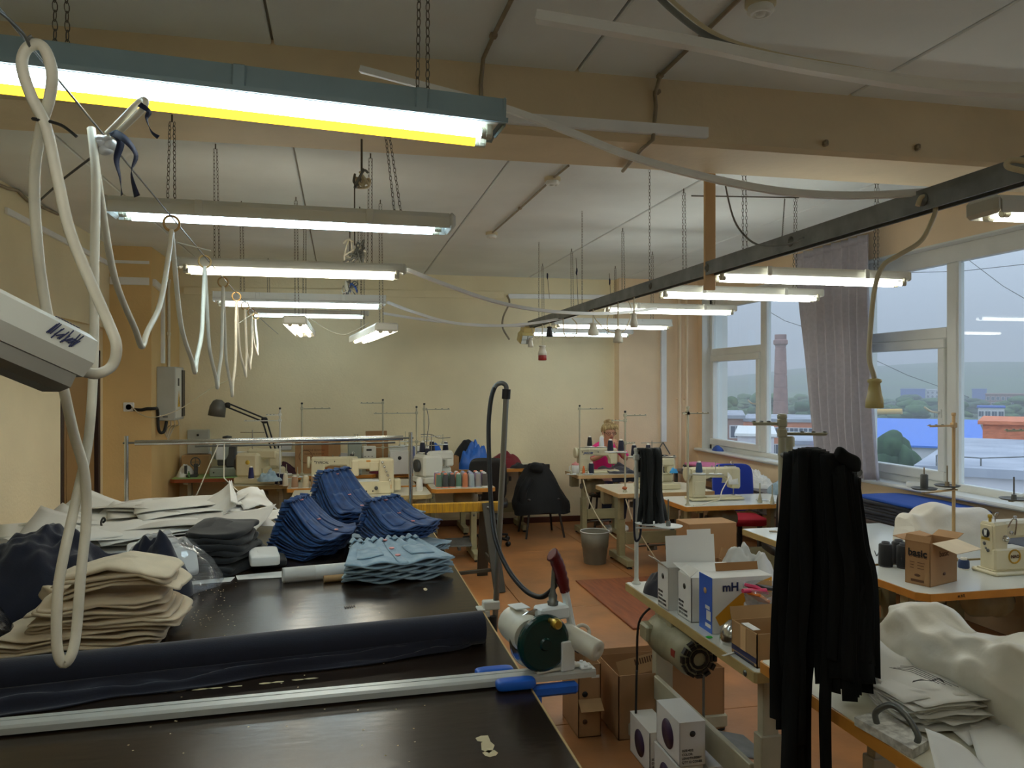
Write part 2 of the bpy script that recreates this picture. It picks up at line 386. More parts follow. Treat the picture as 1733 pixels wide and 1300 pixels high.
def tree(u, v, d, w, h, m, lab, seed, grp='trees beyond the windows'):
    p = ad(u, v, d); p.z = hillz(p.x, p.y) if d > 60 else GZ; R = random.Random(seed); top = ad(u, v, d).z; h = max(h, top - p.z)
    tr = MB().cyl(p, p + Vector((0, 0, h * .6)), .25 + h * .012, .12, 7); cr = MB()
    for k in range(14):
        a = R.uniform(0, 6.28); q = R.uniform(0, 1); r = w * .5 * (1 - .55 * q) * R.uniform(.35, .8)
        cr.soft(p + Vector((cos(a) * r, sin(a) * r, h * (.28 + .6 * q))), (w * R.uniform(.35, .55), w * R.uniform(.35, .55), h * R.uniform(.22, .34)), e=1, amp=w * .09, fr=3.2 / w, seed=seed + k, nu=14, nv=9)
    thing('tree', lab, 'tree', [('trunk', tr, m_trunkw), ('crown', cr, m)], grp)
tree(1521, 724, 78, 5.8, 6, m_leaf2, 'single dark bushy tree in front of the blue roofed building', 1)
R1 = random.Random(3)
spots = [ad(1523, 732, 78)]; k = 0; tries = 0
bl = [(1590, 1770, 235, 320), (1500, 1690, 600, 700), (1660, 1800, 405, 450)]
while k < 46 and tries < 4000:
    tries += 1
    u = R1.choice([R1.uniform(1205, 1312), R1.uniform(1330, 1372), R1.uniform(1468, 1626), R1.uniform(1632, 1750)]); d = R1.uniform(240, 595); pp = ad(u, 690, d); wd = R1.uniform(10, 18)
    if any((pp.xy - q.xy).length < 19 for q in spots) or any(a < u < b and c < d < e for a, b, c, e in bl): continue
    spots.append(pp); k += 1
    tree(u, R1.uniform(664, 684) if u < 1380 else R1.uniform(666, 688), d, wd, 8, R1.choice([m_leaf, m_leaf, m_leaf2]), 'hazy green tree in the belt of trees below the hill', 20 + k, 'belt of trees below the hill')
def building(name, label, u0, u1, d, vt, depth, wm, rm, rh=0.6, wins=0, flat=True, rows=1, slope=0.0):
    um = (u0 + u1) / 2; y = ray(um, HY); y.z = 0; D = y.length * d; y.normalize(); x = Vector((y.y, -y.x, 0)); zt = ad(um, vt, d).z
    r0, r1 = ray(u0, HY), ray(u1, HY); a = r0 * (D / r0.dot(y)); b = r1 * (D / r1.dot(y)); L = (b - a).length
    M = Matrix((x, y, Vector((0, 0, 1)))).transposed().to_4x4(); M.translation = Vector((a.x, a.y, 0))
    ps = [('wall', MB().at(M).bx(0, L, 0, depth, GZ, zt), wm)]
    rf = MB().at(M)
    if flat: rf.bx(-.3, L + .3, -.3, depth + .3, zt, zt + rh)
    else: rf.add([(-.5, -.6, zt), (L + .5, -.6, zt), (L + .5, depth, zt + slope), (-.5, depth, zt + slope), (-.5, -.6, zt + .25), (L + .5, -.6, zt + .25), (L + .5, depth, zt + slope + .25), (-.5, depth, zt + slope + .25)], [(0, 3, 2, 1), (4, 5, 6, 7), (0, 1, 5, 4), (1, 2, 6, 5), (2, 3, 7, 6), (3, 0, 4, 7)])
    ps.append(('roof', rf, rm))
    for r in range(rows):
        for k in range(wins):
            cx = L * (k + .5) / wins; z1 = zt - 1.0 - 3.2 * r
            ps.append(('window', MB().at(M).bx(cx - .9, cx + .9, -.06, .05, z1 - 2.0, z1, .02), m_pale, [('pane', MB().at(M).bx(cx - .7, cx - .05, -.09, -.05, z1 - 1.85, z1 - .15).bx(cx + .05, cx + .7, -.09, -.05, z1 - 1.85, z1 - .15), m_winx)]))
    thing(name, label, 'building', ps)
building('warehouse', 'pale warehouse with wide bright blue sheet roof', 1462, 1668, 106, 757, 26, m_pale, m_blue, flat=False, slope=2.6)
building('brick_building', 'orange brick building with flat dark coping', 1663, 1790, 56, 719, 10, m_obrick, m_obrick, .25)
building('flat_roof_building', 'low building with wide wet grey flat roof below the windows', 1560, 1950, 34, 812, 22, m_pale, m_roofg, .4)
building('far_blue_factory', 'far blue clad factory with white upper storey at the hill foot', 1524, 1566, 620, 659, 40, m_bluew, m_bluew, .6)
building('far_factory', 'far white and blue factory beside the blue clad one', 1567, 1612, 640, 660, 40, m_pale, m_pale, .6, wins=6, rows=2)
building('far_blue_hall', 'small far blue hall seen beside the right window post', 1645, 1670, 640, 659, 40, m_bluew, m_bluew, .6)
building('far_brick_block', 'long far reddish brick block with rows of windows', 1668, 1790, 420, 668, 25, m_brick, m_brick, .6, wins=14, rows=2)
building('far_roofed_house', 'far house with teal roof among the trees', 1655, 1700, 260, 690, 14, m_pale, m_bluew, .5, wins=4)
building('brick_workshop', 'brownish brick workshop with flat roof beside the chimney', 1205, 1258, 120, 708, 24, m_brick, m_roofg, .5, wins=2)
building('long_workshop', 'long low workshop with windows behind the chimney', 1258, 1400, 150, 714, 24, m_obrick, m_roofg, .6, wins=9, rows=2)
building('white_roofed_shed', 'low shed with bright white roof in front of the chimney', 1248, 1310, 84, 738, 16, m_pale, m_white, .3)
building('grey_roofed_shed', 'low shed with grey sheet roof to the right of the chimney', 1332, 1400, 62, 752, 12, m_pale, m_roofg, .3)
solo('gas_main', 'long yellow overhead pipe line beyond the railway', 'pipe', MB().cyl(ad(1440, 697, 300), ad(1527, 696, 290), 1.1, n=10), m_yel)
solo('railway_bank', 'brownish railway bank running behind the blue roof', 'bank', MB().grid(lambda u, v: ad(1440 + 330 * u, 728 - 14 * v, 170 + 40 * v) + Vector((0, 0, -0.6 + .8 * noise.noise(Vector((u * 30, v * 6, 0))))), 40, 6).bx(0, .01, 0, .01, GZ - .5, GZ - .49), m_dirt, kind='stuff')
for k in range(26):
    p = ad(1476 + 11.5 * (k % 13), 706, 232 + 14 * (k // 13)); p.z = GZ + (3.0 if k > 12 else 2.2)
    c = R1.choice([(220, 222, 226), (150, 40, 40), (60, 70, 90), (190, 190, 195)])
    m = MATS.get('car_%d' % c[0]) or mat('car_%d' % c[0], c, .3)
    solo('parked_car', 'distant parked car in the lot behind the railway bank', 'car', MB().at(T(p) @ RZ(1.2)).box((0, 0, .5), (4.2, 1.7, .8), .25).box((-.2, 0, 1.1), (2.2, 1.5, .6), .25), m, 'cars in the far lot')
rl = MB(); pts = [ad(1585, 770, 36), ad(1660, 775, 36), ad(1760, 772, 36)]
for p in pts: rl.cyl(p + Vector((0, 0, -1.3)), p, .04, n=6)
for dz in (0, -.5): rl.tube([p + Vector((0, 0, dz)) for p in pts], .03, 6)
solo('roof_railing', 'thin metal railing on the flat roof', 'railing', rl, m_dsteel)
for a, b in (((1440, 590), (1640, 672)), ((1640, 440), (1760, 520)), ((1500, 462), (1760, 444)), ((1290, 520), (1370, 556))):
    solo('overhead_wire', 'thin overhead wire strung outside the windows', 'wire', MB().tube([ad(*a, 26), (ad(*a, 26) + ad(*b, 24)) / 2 + Vector((0, 0, -.1)), ad(*b, 24)], .012, 5), m_dsteel, 'wires outside')
m_haze = bpy.data.materials.new('outdoor_haze'); m_haze.use_nodes = True; N = m_haze.node_tree.nodes; N.clear()
o_ = N.new('ShaderNodeOutputMaterial'); vsn = N.new('ShaderNodeVolumeScatter'); vsn.inputs['Color'].default_value = (.95, .97, 1, 1); vsn.inputs['Density'].default_value = 0.0011
m_haze.node_tree.links.new(vsn.outputs[0], o_.inputs['Volume'])
tagit(mkobj('haze', MB().bx(7, 2400, -1200, 2800, -30, 230), m_haze), 'thin rain haze over the town', 'haze', kind='stuff')
# ================================================================ hanging lamps
KL = 22.0
e_cool = emat('tube_cool', (0.66, 0.88, 1.0), KL); e_cold = emat('tube_cold', (0.74, 0.92, 1.0), KL)
e_warm = emat('tube_warm', (1.0, 0.93, 0.76), KL); e_yel = emat('tube_yellow', (1.0, 0.58, 0.02), 6.0); e_neu = emat('tube_neutral', (0.98, 1.0, 0.90), KL)
m_lb1 = mat('lamp_housing_blue_grey', (132, 152, 158), 0.45, metal=0.1, var=0.06, vs=6)
m_lb2 = mat('lamp_housing_grey', (226, 232, 234), 0.45, var=0.04, vs=6)
m_lb3 = mat('lamp_housing_white', (214, 214, 204), 0.4)
m_refl = mat('lamp_reflector_white', (236, 232, 220), 0.35)
m_hold = mat('lamp_holder', (200, 196, 176), 0.5)
def chain(mb, a, b, ln=0.026, r=0.0013, seg=10):
    a, b = Vector(a), Vector(b); d = b - a; n = max(2, int(d.length / (ln * .8))); x = d.normalized(); o = x.orthogonal().normalized(); p = x.cross(o)
    for k in range(n):
        c = a + d * ((k + .5) / n); s = o if k % 2 else p
        mb.tube([c + x * (ln * .5 * cos(2 * pi * i / seg)) + s * (ln * .22 * sin(2 * pi * i / seg)) for i in range(seg)], r, 4, closed=True)
    return mb
def frame(p, q):
    x = (q - p).normalized(); z = Vector((0, 0, 1)); z = (z - x * z.dot(x)).normalized(); y = z.cross(x)
    M = Matrix((x, y, z)).transposed().to_4x4(); M.translation = (p + q) / 2; return M
def lamp(label, p, q, body, t1, t2=None, hang=None, style='open', wide=0.15, group='fluorescent lamps', clips=2, ceil=CZ, reverse=False):
    """p,q: ends of the housing (top line). Local x along, z up."""
    p, q = Vector(p), Vector(q); L = (q - p).length; M = frame(p, q); h = L / 2; w = wide / 2
    ps = []
    if style == 'open':
        prof = [(-.045, 0), (.045, 0), (.05, -.05), (w, -.062), (w, -.074), (.046, -.066), (-.046, -.066), (-w, -.074), (-w, -.062), (-.05, -.05)]
    elif style == 'tray':
        prof = [(-w * .8, 0), (w * .8, 0), (w, -.02), (w, -.062), (w - .006, -.062), (w - .012, -.03), (-w + .012, -.03), (-w + .006, -.062), (-w, -.062), (-w, -.02)]
    else:
        prof = [(-.035, 0), (.035, 0), (.042, -.012), (.042, -.05), (-.042, -.05), (-.042, -.012)]
    bd = MB().at(M).sweep([(-h, 0, 0), (h, 0, 0)], prof[::-1])
    tz = -.09 if style == 'open' else (-.058 if style == 'tray' else -.075)
    subs = []
    if style in ('open', 'tray'):
        subs.append(('reflector', MB().at(M).bx(-h + .02, h - .02, -w + .016, w - .016, -.072 if style == 'open' else -.036, -.067 if style == 'open' else -.031), m_refl))
    ps.append(('housing', bd, body, subs))
    for s in (-1, 1):
        if style == 'open':
            ps.append(('end_plate', MB().at(M).prism([(0, 0)] * 0 + [(-.05, 0), (.05, 0), (w + .004, -.06), (w + .004, -.08), (-w - .004, -.08), (-w - .004, -.06)], 0, .006) if False else MB().at(M @ T(s * h, 0, 0)).box((0, 0, -.035), (.008, .1, .075), .003), body))
        elif style == 'tray':
            ps.append(('end_cap', MB().at(M @ T(s * (h + .01), 0, 0)).box((0, 0, -.031), (.03, wide * .98, .064), .012), body))
        else: ps.append(('end_cap', MB().at(M @ T(s * h, 0, 0)).box((0, 0, -.028), (.03, .09, .058), .01), body))
    ty = [(-.036, t1), (.036, t2)] if t2 else [(0, t1)]
    for y, e in ty:
        ps.append(('tube', MB().at(M).cyl((-h + .055, y, tz), (h - .055, y, tz), .013, n=10), e))
        for s in (-1, 1):
            ps.append(('lamp_holder', MB().at(M @ T(s * (h - .04), y, tz)).box((0, 0, .012), (.022, .03, .05), .006).cyl((-s * .018, 0, 0), (s * .01, 0, 0), .0145, n=10), m_hold))
    for k in range(clips):
        cx = (k + .5) / clips * L - h
        ps.append(('clip', MB().at(M).box((cx, -w * (.62 if style == 'open' else 1.0), -.03), (.03, .012, .055), .003), body))
    for s in (hang if hang is not None else (-.34, .34)):
        b = M @ Vector((s * L, 0, 0)); top = Vector((b.x + .02 * s, b.y, ceil))
        if 3.1 < b.y < 3.33: top = Vector((b.x - .03, 3.4, 2.89))
        elif 3.33 <= b.y < 3.77: top.z = 2.89
        ch = MB().cyl(top + Vector((0, 0, -.03)), top, .004, n=6); chain(ch, top + Vector((-.008, 0, -.03)), b + Vector((-.012, 0, 0))); chain(ch, top + Vector((.008, 0, -.03)), b + Vector((.014, 0, 0)))
        ps.append(('hanging_chain', ch, m_chain))
    return thing('fluorescent_lamp', label, 'lamp', ps, group)
def row(u1, u2, v, L=1.27, tilt=0):
    """lamp parallel to the back wall: distance from its length"""
    a, b = ray(u1, 0), ray(u2, 0); r1, r2 = a.x / a.y, b.x / b.y; Y = L / (r2 - r1); p = Vector((r1 * Y, Y, 0)); q = Vector((r2 * Y, Y, 0))
    um = (u1 + u2) / 2; d = ((p + q) / 2).dot(Vector((ST, CT, 0))); z = CH + (HY - v) * d / F; p.z = q.z = z; p.z += tilt; q.z -= tilt; return p, q
p, q = Vector((-.87, 1.93, 2.56)), Vector((.405, 2.0, 2.525))
lamp('blue-grey twin tube lamp with one yellow tube, hung before the tan beam', p, q, m_lb1, e_cool, e_yel, style='open', wide=.17, clips=3, hang=(-.30, .34))
lamp('grey twin tube lamp with bluish tubes and blue taped end', *row(192, 757, 352, tilt=.004), m_lb2, e_cool, e_cool, style='tray', wide=.16)
lamp('white lamp with one wide warm yellowish tube strip behind the bluish one', *row(303, 683, 442), m_lb3, e_warm, e_warm, style='batten', clips=0)
lamp('grey lamp with bluish tubes behind the warm tubed one', *row(362, 652, 497), m_lb2, e_cold, e_cold, style='open', wide=.15)
lamp('thin bare cold tube lamp close to the back wall above the machines', *row(422, 622, 524), m_lb3, e_cold, style='batten', clips=0)
lamp('lamp with warm white tube beside the curtain top', *row(1206, 1532, 455, tilt=.0), m_lb3, e_neu, e_neu, style='batten', clips=2)
lamp('lamp with warm white tube second along the steel rail from the curtain', *row(1113, 1387, 486), m_lb3, e_neu, e_neu, style='batten')
lamp('lamp with warm white tube third along the steel rail from the curtain', *row(1018, 1242, 514), m_lb3, e_neu, e_neu, style='batten')
lamp('lamp with yellowish tube fourth along the rail from the curtain', *row(936, 1134, 539), m_lb2, e_warm, e_neu, style='open', wide=.14)
lamp('cold tube lamp next to the back wall above the seated woman', *row(890, 1068, 556), m_lb2, e_cold, style='batten')
lamp('white lamp with end cap above the curtained window, mostly past the steel rail', ad(1668, 336, 2.75), ad(1668, 336, 2.75) + Vector((1.27, -.05, .02)), m_lb3, e_neu, e_neu, style='tray', wide=.15, clips=1)
# two lamps hung lengthways
a = ad(499, 534, 5.6); lamp('white lamp hung lengthways, seen at its end, near the thin cold tube', a, a + Vector((.02, 1.27, -.01)), m_lb3, e_warm, e_warm, style='tray', wide=.17, clips=0)
a = ad(654, 546, 5.7); lamp('white lamp hung lengthways, askew, near the end of the sagging ducts', a, a + Vector((-.17, 1.25, -.02)), m_lb3, e_warm, e_warm, style='tray', wide=.17, clips=0)

# unseen lamp added to continue the left row and light the near cables
lamp('added unseen lamp continuing the left row above the near end of the cutting table', (-.9, .55, 2.53), (.37, .55, 2.53), m_lb2, e_neu, e_neu, style='open', wide=.15)
# ================================================================ overhead rail, ducts, conduits
RX_, RZ_ = 1.88, 2.40
def atrail(u): return ax(u, 500, RX_)
ch = [(-.028, -.035), (-.028, .035), (.028, .035), (.028, -.035), (.02, -.035), (.02, .027), (-.02, .027), (-.02, -.035)]
rp = [('channel', MB().sweep([(RX_, 0.9, RZ_), (RX_, 7.75, RZ_)], ch), m_dsteel)]
for u in (1575, 1348, 1205, 1108):
    p = atrail(u); rp.append(('bolt_plate', MB().at(T(RX_ - .028, p.y, RZ_) @ RY(-pi / 2)).lathe([(.022, 0), (.022, .004), (.009, .006), (.009, .012), (0, .013)], 14), m_steel))
for y in (4.6, 6.0, 7.4):
    c = MB(); chain(c, (RX_, y, CZ), (RX_, y, RZ_ + .03)); rp.append(('hanging_chain', c, m_chain))
thing('overhead_rail', 'long grey steel channel rail hung under the ceiling across the room', 'rail', rp)
m_strap = mat('plain_board', (216, 178, 130), 0.6, var=0.06, vs=10, stretch=(1, 1, .15))
solo('hanger_board', 'narrow wooden board hanging from the beam down to the steel rail', 'board', MB().bx(RX_ - .03, RX_ + .03, 3.775, 3.795, 2.29, 3.16, .003), m_strap)
def duct(label, pts, w, h, m, n=6, name='cable_duct'):
    P = spl(pts, n); t = .0022
    prof = [(-w / 2, -h / 2), (w / 2, -h / 2), (w / 2, h / 2), (w / 2 - t, h / 2), (w / 2 - t, -h / 2 + t), (-w / 2 + t, -h / 2 + t), (-w / 2 + t, h / 2), (-w / 2, h / 2)]
    lid = [(-w / 2 - .001, h / 2 - .004), (w / 2 + .001, h / 2 - .004), (w / 2 + .001, h / 2 + .0015), (-w / 2 - .001, h / 2 + .0015)]
    return thing(name, label, 'cable duct', [('channel', MB().sweep(P, prof), m), ('lid', MB().sweep(P, lid), m)])
duct('thick white plastic cable duct sagging in front of the tan beam', [ad(908, 28, 2.25), ad(1050, 52, 2.22), ad(1190, 77, 2.2), ad(1310, 103, 2.15), ad(1430, 124, 2.1), ad(1560, 143, 2.05), ad(1680, 152, 2.0), ad(1790, 153, 1.95)], .036, .026, m_trunk)
duct('long thin white duct drooping from the near lamp to the steel rail', [ad(610, 117, 2.75), ad(720, 146, 2.72), ad(850, 182, 2.7), ad(960, 222, 2.68), ad(1060, 262, 2.66), ad(1150, 289, 2.64), ad(1250, 312, 2.62), ad(1340, 326, 2.6), ad(1440, 331, 2.6), ad(1540, 327, 2.6), ad(1616, 319, 2.6)], .022, .02, m_trunk)
duct('white duct sagging from the warm tubed lamp to the rail end', [ad(688, 456, 5.0), ad(760, 484, 5.2), ad(830, 508, 5.4), ad(900, 523, 5.6), ad(980, 530, 5.8), ad(1050, 529, 6.0), ad(1110, 522, 6.2)], .028, .02, m_trunk)
duct('white duct sagging lowest under the rail end', [ad(655, 511, 6.4), ad(700, 528, 6.5), ad(760, 545, 6.6), ad(830, 551, 6.7), ad(900, 547, 6.8), ad(975, 534, 6.9)], .028, .02, m_trunk)
duct('faint white duct reaching from the askew lamp to the rail end', [ad(648, 530, 7.3), ad(720, 541, 7.4), ad(800, 549, 7.6), Vector((RX_, 7.7, RZ_ - .02))], .028, .02, m_trunk)
for k, (o1, o2) in enumerate(((0, 0), (14, -3))):
    solo('loose_cable', ['dark cable sagging above the thick white duct', 'pale cable sagging above the thick white duct'][k], 'cable', MB().tube(spl([ad(1085 + o1, -40, 2.5 + .08 * k), ad(1130 + o1, 10 + o2, 2.48 + .08 * k), ad(1200 + o1, 62 + o2, 2.45 + .08 * k), ad(1290 + o1, 92 + o2, 2.4 + .08 * k), ad(1420 + o1, 116 + o2, 2.3 + .08 * k), ad(1560, 135, 2.2 + .08 * k)], 5), .007 if k else .01, 7), [m_dsteel, m_cable2][k])
def trunk(label, pts, w, t, n, m=m_trunk, name='cable_trunking'):
    """flat lidded trunking against a surface with normal n"""
    N = Vector(n); mb = MB()
    ld = MB(); ps = []
    for a, b in zip(pts, pts[1:]):
        a, b = Vector(a), Vector(b); mb.beam(a + N * t * .4, b + N * t * .4, w, t * .8, up=n, b=.002); ld.beam(a + N * t * .9, b + N * t * .9, w * .92, t * .2, up=n)
    return thing(name, label, 'trunking', [('base', mb, m), ('lid', ld, m)])
trunk('pale trunking with an orange stain along the tan beam face', [ay(690, 188, 3.33), ay(1195, 226, 3.33)], .05, .025, (0, -1, 0))
trunk('broad white trunking high on the ochre pier', [(-2.24, 8.5, 2.83), (-1.88, 8.5, 2.83)], .075, .03, (0, -1, 0))
trunk('thin white trunking above the broad one on the ochre pier', [(-2.24, 8.5, 3.02), (-1.88, 8.5, 3.02)], .03, .02, (0, -1, 0))
trunk('white trunking along the left wall top', [(-2.25, 6.0, 2.99), (-2.25, 8.46, 2.99)], .045, .02, (1, 0, 0))
trunk('white vertical trunking above the grey electric box', [(-1.86, 8.95, 2.02), (-1.86, 8.95, 2.83)], .08, .03, (1, 0, 0))
trunk('short white trunking rounding the pier side', [(-1.86, 8.54, 2.83), (-1.86, 8.89, 2.80)], .07, .03, (1, 0, 0))
trunk('white trunking along the back wall top beside the rail end', [ay(860, 501, 9.9), ay(1072, 503, 9.9)], .06, .03, (0, -1, 0))
trunk('cream painted trunking along the back wall top', [ay(312, 492, 9.897), ay(852, 499, 9.897)], .09, .03, (0, -1, 0), m=m_wall)
trunk('white vertical trunking on the peach column', [ay(1122, 556, 9.72), ay(1122, 747, 9.72)], .075, .04, (0, -1, 0))
trunk('white trunking along the back wall just above the machine tables', [ay(318, 766, 9.9), ay(700, 771, 9.9)], .05, .03, (0, -1, 0))
solo('cable_pair', 'two thin cables spreading below the trunking on the peach column', 'cable', MB().tube([ay(1122, 748, 9.7), ay(1112, 765, 9.69)], .008, 5).tube([ay(1122, 748, 9.7), ay(1134, 768, 9.69)], .008, 5), m_dsteel)
for k, x in enumerate((4.36, 4.46)):
    solo('heating_pipe', ['cream heating pipe standing in the corner by the far window', 'second cream heating pipe nearer the far window'][k], 'pipe', MB().cyl((x, 9.64, 0), (x, 9.64, CZ), .022, n=10).cyl((x, 9.64, 1.6), (x, 9.72, 1.6), .012, n=6), m_peach)
def conduit(label, pts, r=.009, k=1, saddles=()):
    ps = [('pipe', MB().tube(pts if k == 1 else spl(pts, k), r, 8), m_pipe)]
    for s in saddles: ps.append(('saddle', MB().box(s, (.03, .03, .02), .005), m_pipe))
    return thing('conduit', label, 'conduit', ps)
a1 = az(1117, 128, CZ - .012); conduit('metal conduit bending over the tan beam from the ceiling', [az(1300, -50, CZ - .012), a1, Vector((a1.x - .005, 3.315, 3.1)), ay(1110, 180, 3.315), ay(1105, 236, 3.315), Vector((ay(1105, 236, 3.315).x - .02, 3.40, 2.878)), az(1054, 289, 2.876)], saddles=[a1, ay(1112, 155, 3.32)])
a2 = az(818, 98, CZ - .012); conduit('metal conduit running down the tan beam behind the near lamp', [az(880, -30, CZ - .012), az(835, 60, CZ - .012), a2, Vector((a2.x, 3.315, 3.08)), ay(815, 175, 3.315)], saddles=[az(835, 60, CZ - .012)])
conduit('thin conduit joining two ceiling detectors', [az(962, 280, CZ - .012), az(940, 298, CZ - .012), az(885, 348, CZ - .012), az(834, 393, CZ - .012)], .008, saddles=[az(880, 352, CZ - .012)])
for k, (u, v) in enumerate(((935, 300), (832, 393), (1287, 0))):
    p = az(u, v, CZ); thing('smoke_detector', ['round white smoke detector next to the tan beam', 'round cream smoke detector in the middle of the far ceiling', 'round smoke detector on the near ceiling above the thick duct'][k], 'detector',
        [('base', MB().at(T(p) @ RX(pi)).lathe([(.055, 0), (.055, .02), (.048, .025)], 20), m_cable2), ('head', MB().at(T(p) @ RX(pi)).lathe([(.045, .024), (.048, .04), (.04, .05), (.03, .052), (.028, .046), (.018, .046), (.016, .056), (0, .058)], 20), m_white)])
for k, (u, v, y) in enumerate(((1397, 242, 3.33), (1553, 249, 3.33))):
    solo('pipe_clip', ['rusty pipe clip on the tan beam nearer the smoke detector', 'rusty pipe clip on the tan beam nearer the steel rail'][k], 'clip', MB().box(ay(u, v, y - .01), (.022, .03, .03), .006).cyl(ay(u, v, y - .03), ay(u, v, y), .006, n=8), m_pipe)
# hanging sockets on the rail
m_ivory = mat('ivory_bakelite', (206, 190, 130), 0.35); m_redp = mat('red_plug', (150, 40, 36), 0.4); m_wplug = mat('white_plug', (214, 210, 196), 0.4)
def socket(label, cable, d, foot, s, m, m2=None, r=.005):
    d = min(RX_ / ray(foot[0], 0).x, 7.9) if d > 3 else d
    pts = [ad(u, v, d) for u, v in cable]; p = ad(foot[0], foot[1], d)
    if d > 3: pts = [Vector((RX_, p.y, RZ_ - .03)), Vector((p.x, p.y, p.z + .5 * (RZ_ - .03 - p.z)))]
    pts = spl(pts, 6)
    body = MB().at(T(p) @ RX(pi)).lathe([(.010 * s, 0), (.022 * s, .004), (.022 * s, .012), (.017 * s, .016), (.022 * s, .05), (.027 * s, .07), (.028 * s, .095), (.02 * s, .097)], 16)
    ps = [('cable', MB().tube(pts + [p], r, 7), m_cable2), ('body', body, m)]
    if m2: ps.append(('plug_collar', MB().at(T(p + Vector((0, 0, -.094))) @ RX(pi)).lathe([(.024 * s, 0), (.027 * s, .004), (.027 * s, .045), (.022 * s, .05)], 16), m2))
    return thing('hanging_socket', label, 'socket', ps)
socket('ivory socket on a long curved cable before the curtain', [(1553, 348), (1560, 333), (1575, 336), (1583, 352), (1578, 372), (1558, 408), (1520, 432), (1494, 450), (1480, 490), (1473, 560), (1471, 605), (1478, 632)], 2.55, (1480, 640), 1.0, m_ivory, r=.008)
socket('white plug hanging on the rail above the trestle with red collar', [(915, 540), (917, 560)], 7.2, (918, 584), 1.5, m_wplug, m_redp)
socket('small white socket hanging beside the red collared plug', [(900, 545), (898, 558)], 7.4, (898, 571), 1.0, m_wplug)
socket('grey white socket hanging in front of the fourth rail lamp', [(1006, 520), (1005, 535)], 6.2, (1004, 546), 1.5, m_wplug)
socket('large grey socket hanging lowest in front of the cold tube lamp', [(1049, 505), (1048, 540)], 5.5, (1046, 556), 1.2, m_wplug)
socket('small socket on two cables just under the rail', [(1068, 512), (1072, 522)], 5.2, (1073, 529), .9, m_wplug)
socket('black plug hanging under the rail end', [(926, 545), (929, 548)], 7.0, (930, 552), 1.1, m_black)
for k, pts in enumerate(([(990, 515), (1000, 528), (1012, 545), (1030, 560), (1052, 562), (1064, 545), (1068, 520), (1056, 502), (1040, 505), (1028, 540), (1030, 562)], [(953, 545), (955, 565), (965, 572), (975, 565), (976, 548), (968, 538)], [(900, 548), (903, 566), (910, 572), (917, 564), (920, 545)])):
    d = RX_ / ray(pts[0][0], 0).x - .03; pts = [(pts[0][0], HY - (RZ_ - .02 - CH) * F / d)] + pts[1:]; solo('cable_loop', ['long pale cable looped around the sockets under the rail', 'round pale cable loop hanging before the cold tube lamp', 'small pale cable loop beside the red collared plug'][k], 'cable', MB().tube(spl([ad(u, v, d) for u, v in pts], 5), .0045, 6), m_cable2)
solo('loose_wire', 'grey wire drooping from the tan beam to the steel rail', 'wire', MB().tube(spl([az(1225, 300, 2.88), ad(1240, 365, 3.6), ad(1262, 400, 3.4), ad(1290, 416, 3.2), ad(1330, 414, 3.05), ad(1360, 402, 2.95)], 6), .0045, 6), m_dsteel)
c = MB(); chain(c, az(1328, 336, CZ - .01), ad(1323, 412, 4.9)); solo('loose_chain', 'single chain dangling from a ceiling rod above the rail', 'chain', c, m_chain)
solo('ceiling_rod', 'thin steel rod fixed under the ceiling above the rail', 'rod', MB().cyl(az(1170, 331, CZ - .015), az(1352, 334, CZ - .015), .005, n=6), m_chain)
# floodlight at the rail end
p = Vector((RX_ - .06, 7.72, 2.27)); M = T(p) @ RZ(.2) @ RX(radians(25))
thing('floodlight', 'small square floodlight with gridded glass at the rail end', 'floodlight', [('case', MB().at(M).box((0, 0, 0), (.15, .1, .12), .02).box((.02, .02, .08), (.12, .1, .08), .01), m_ivory),
    ('glass', MB().at(M).box((0, -.052, -.005), (.12, .006, .09), .002), mat('floodlight_glass', (200, 205, 205), .1, metal=.6)), ('grille', MB().at(M).box((0, -.058, -.005), (.004, .004, .09)).box((0, -.058, -.005), (.12, .004, .004)), m_dsteel)])
solo('black_hose', 'dark cable curving down the back wall from the trunking end', 'cable', MB().tube(spl([ay(858, 500, 9.85), ay(862, 512, 9.8), ay(852, 535, 9.7), ay(851, 555, 9.7), ay(862, 574, 9.75)], 6), .012, 6), m_pipe)
# ================================================================ festoon wire with rings
A, B = ad(-60, -58, 1.12), ay(471, 565, 9.88)
def onwire(d):
    k = (d - 1.12) / (B.dot(Vector((ST, CT, 0))) - 1.12); p = A.lerp(B, k); p.z -= .10 * sin(pi * min(1, k * 1.0)) * .5; return p
ts = [1.12 + (9.2 - 1.12) * i / 40 for i in range(41)]
solo('steel_wire', 'taut thin steel wire carrying the wooden rings and white cable loops', 'wire', MB().tube([onwire(t) for t in ts[:-1]] + [B], .0025, 5), m_dsteel)
m_ring = mat('curtain_ring_wood', (176, 140, 84), 0.5)
rd = [2.68, 3.45, 4.1, 4.75, 5.3, 5.8, 6.15]; rings = []
for k, d in enumerate(rd):
    c = onwire(d) + Vector((0, 0, -.022)); R = .026
    o = MB().tube([c + Vector((cos(a) * R * .9, cos(a) * R * .4, sin(a) * R)) for a in [2 * pi * i / 20 for i in range(20)]], .0045, 6, closed=True)
    ordn = ['first', 'second', 'third', 'fourth', 'fifth', 'sixth', 'seventh'][k]
    solo('curtain_ring', 'wooden curtain ring, %s on the steel wire counted from the navy ribbons' % ordn, 'ring', o, m_ring); rings.append(c + Vector((0, 0, -.024)))
knot = onwire(1.74) + Vector((0, 0, -.02)); tie = ad(58, 76, 1.33)
le = ad(140, 628, 1.36)
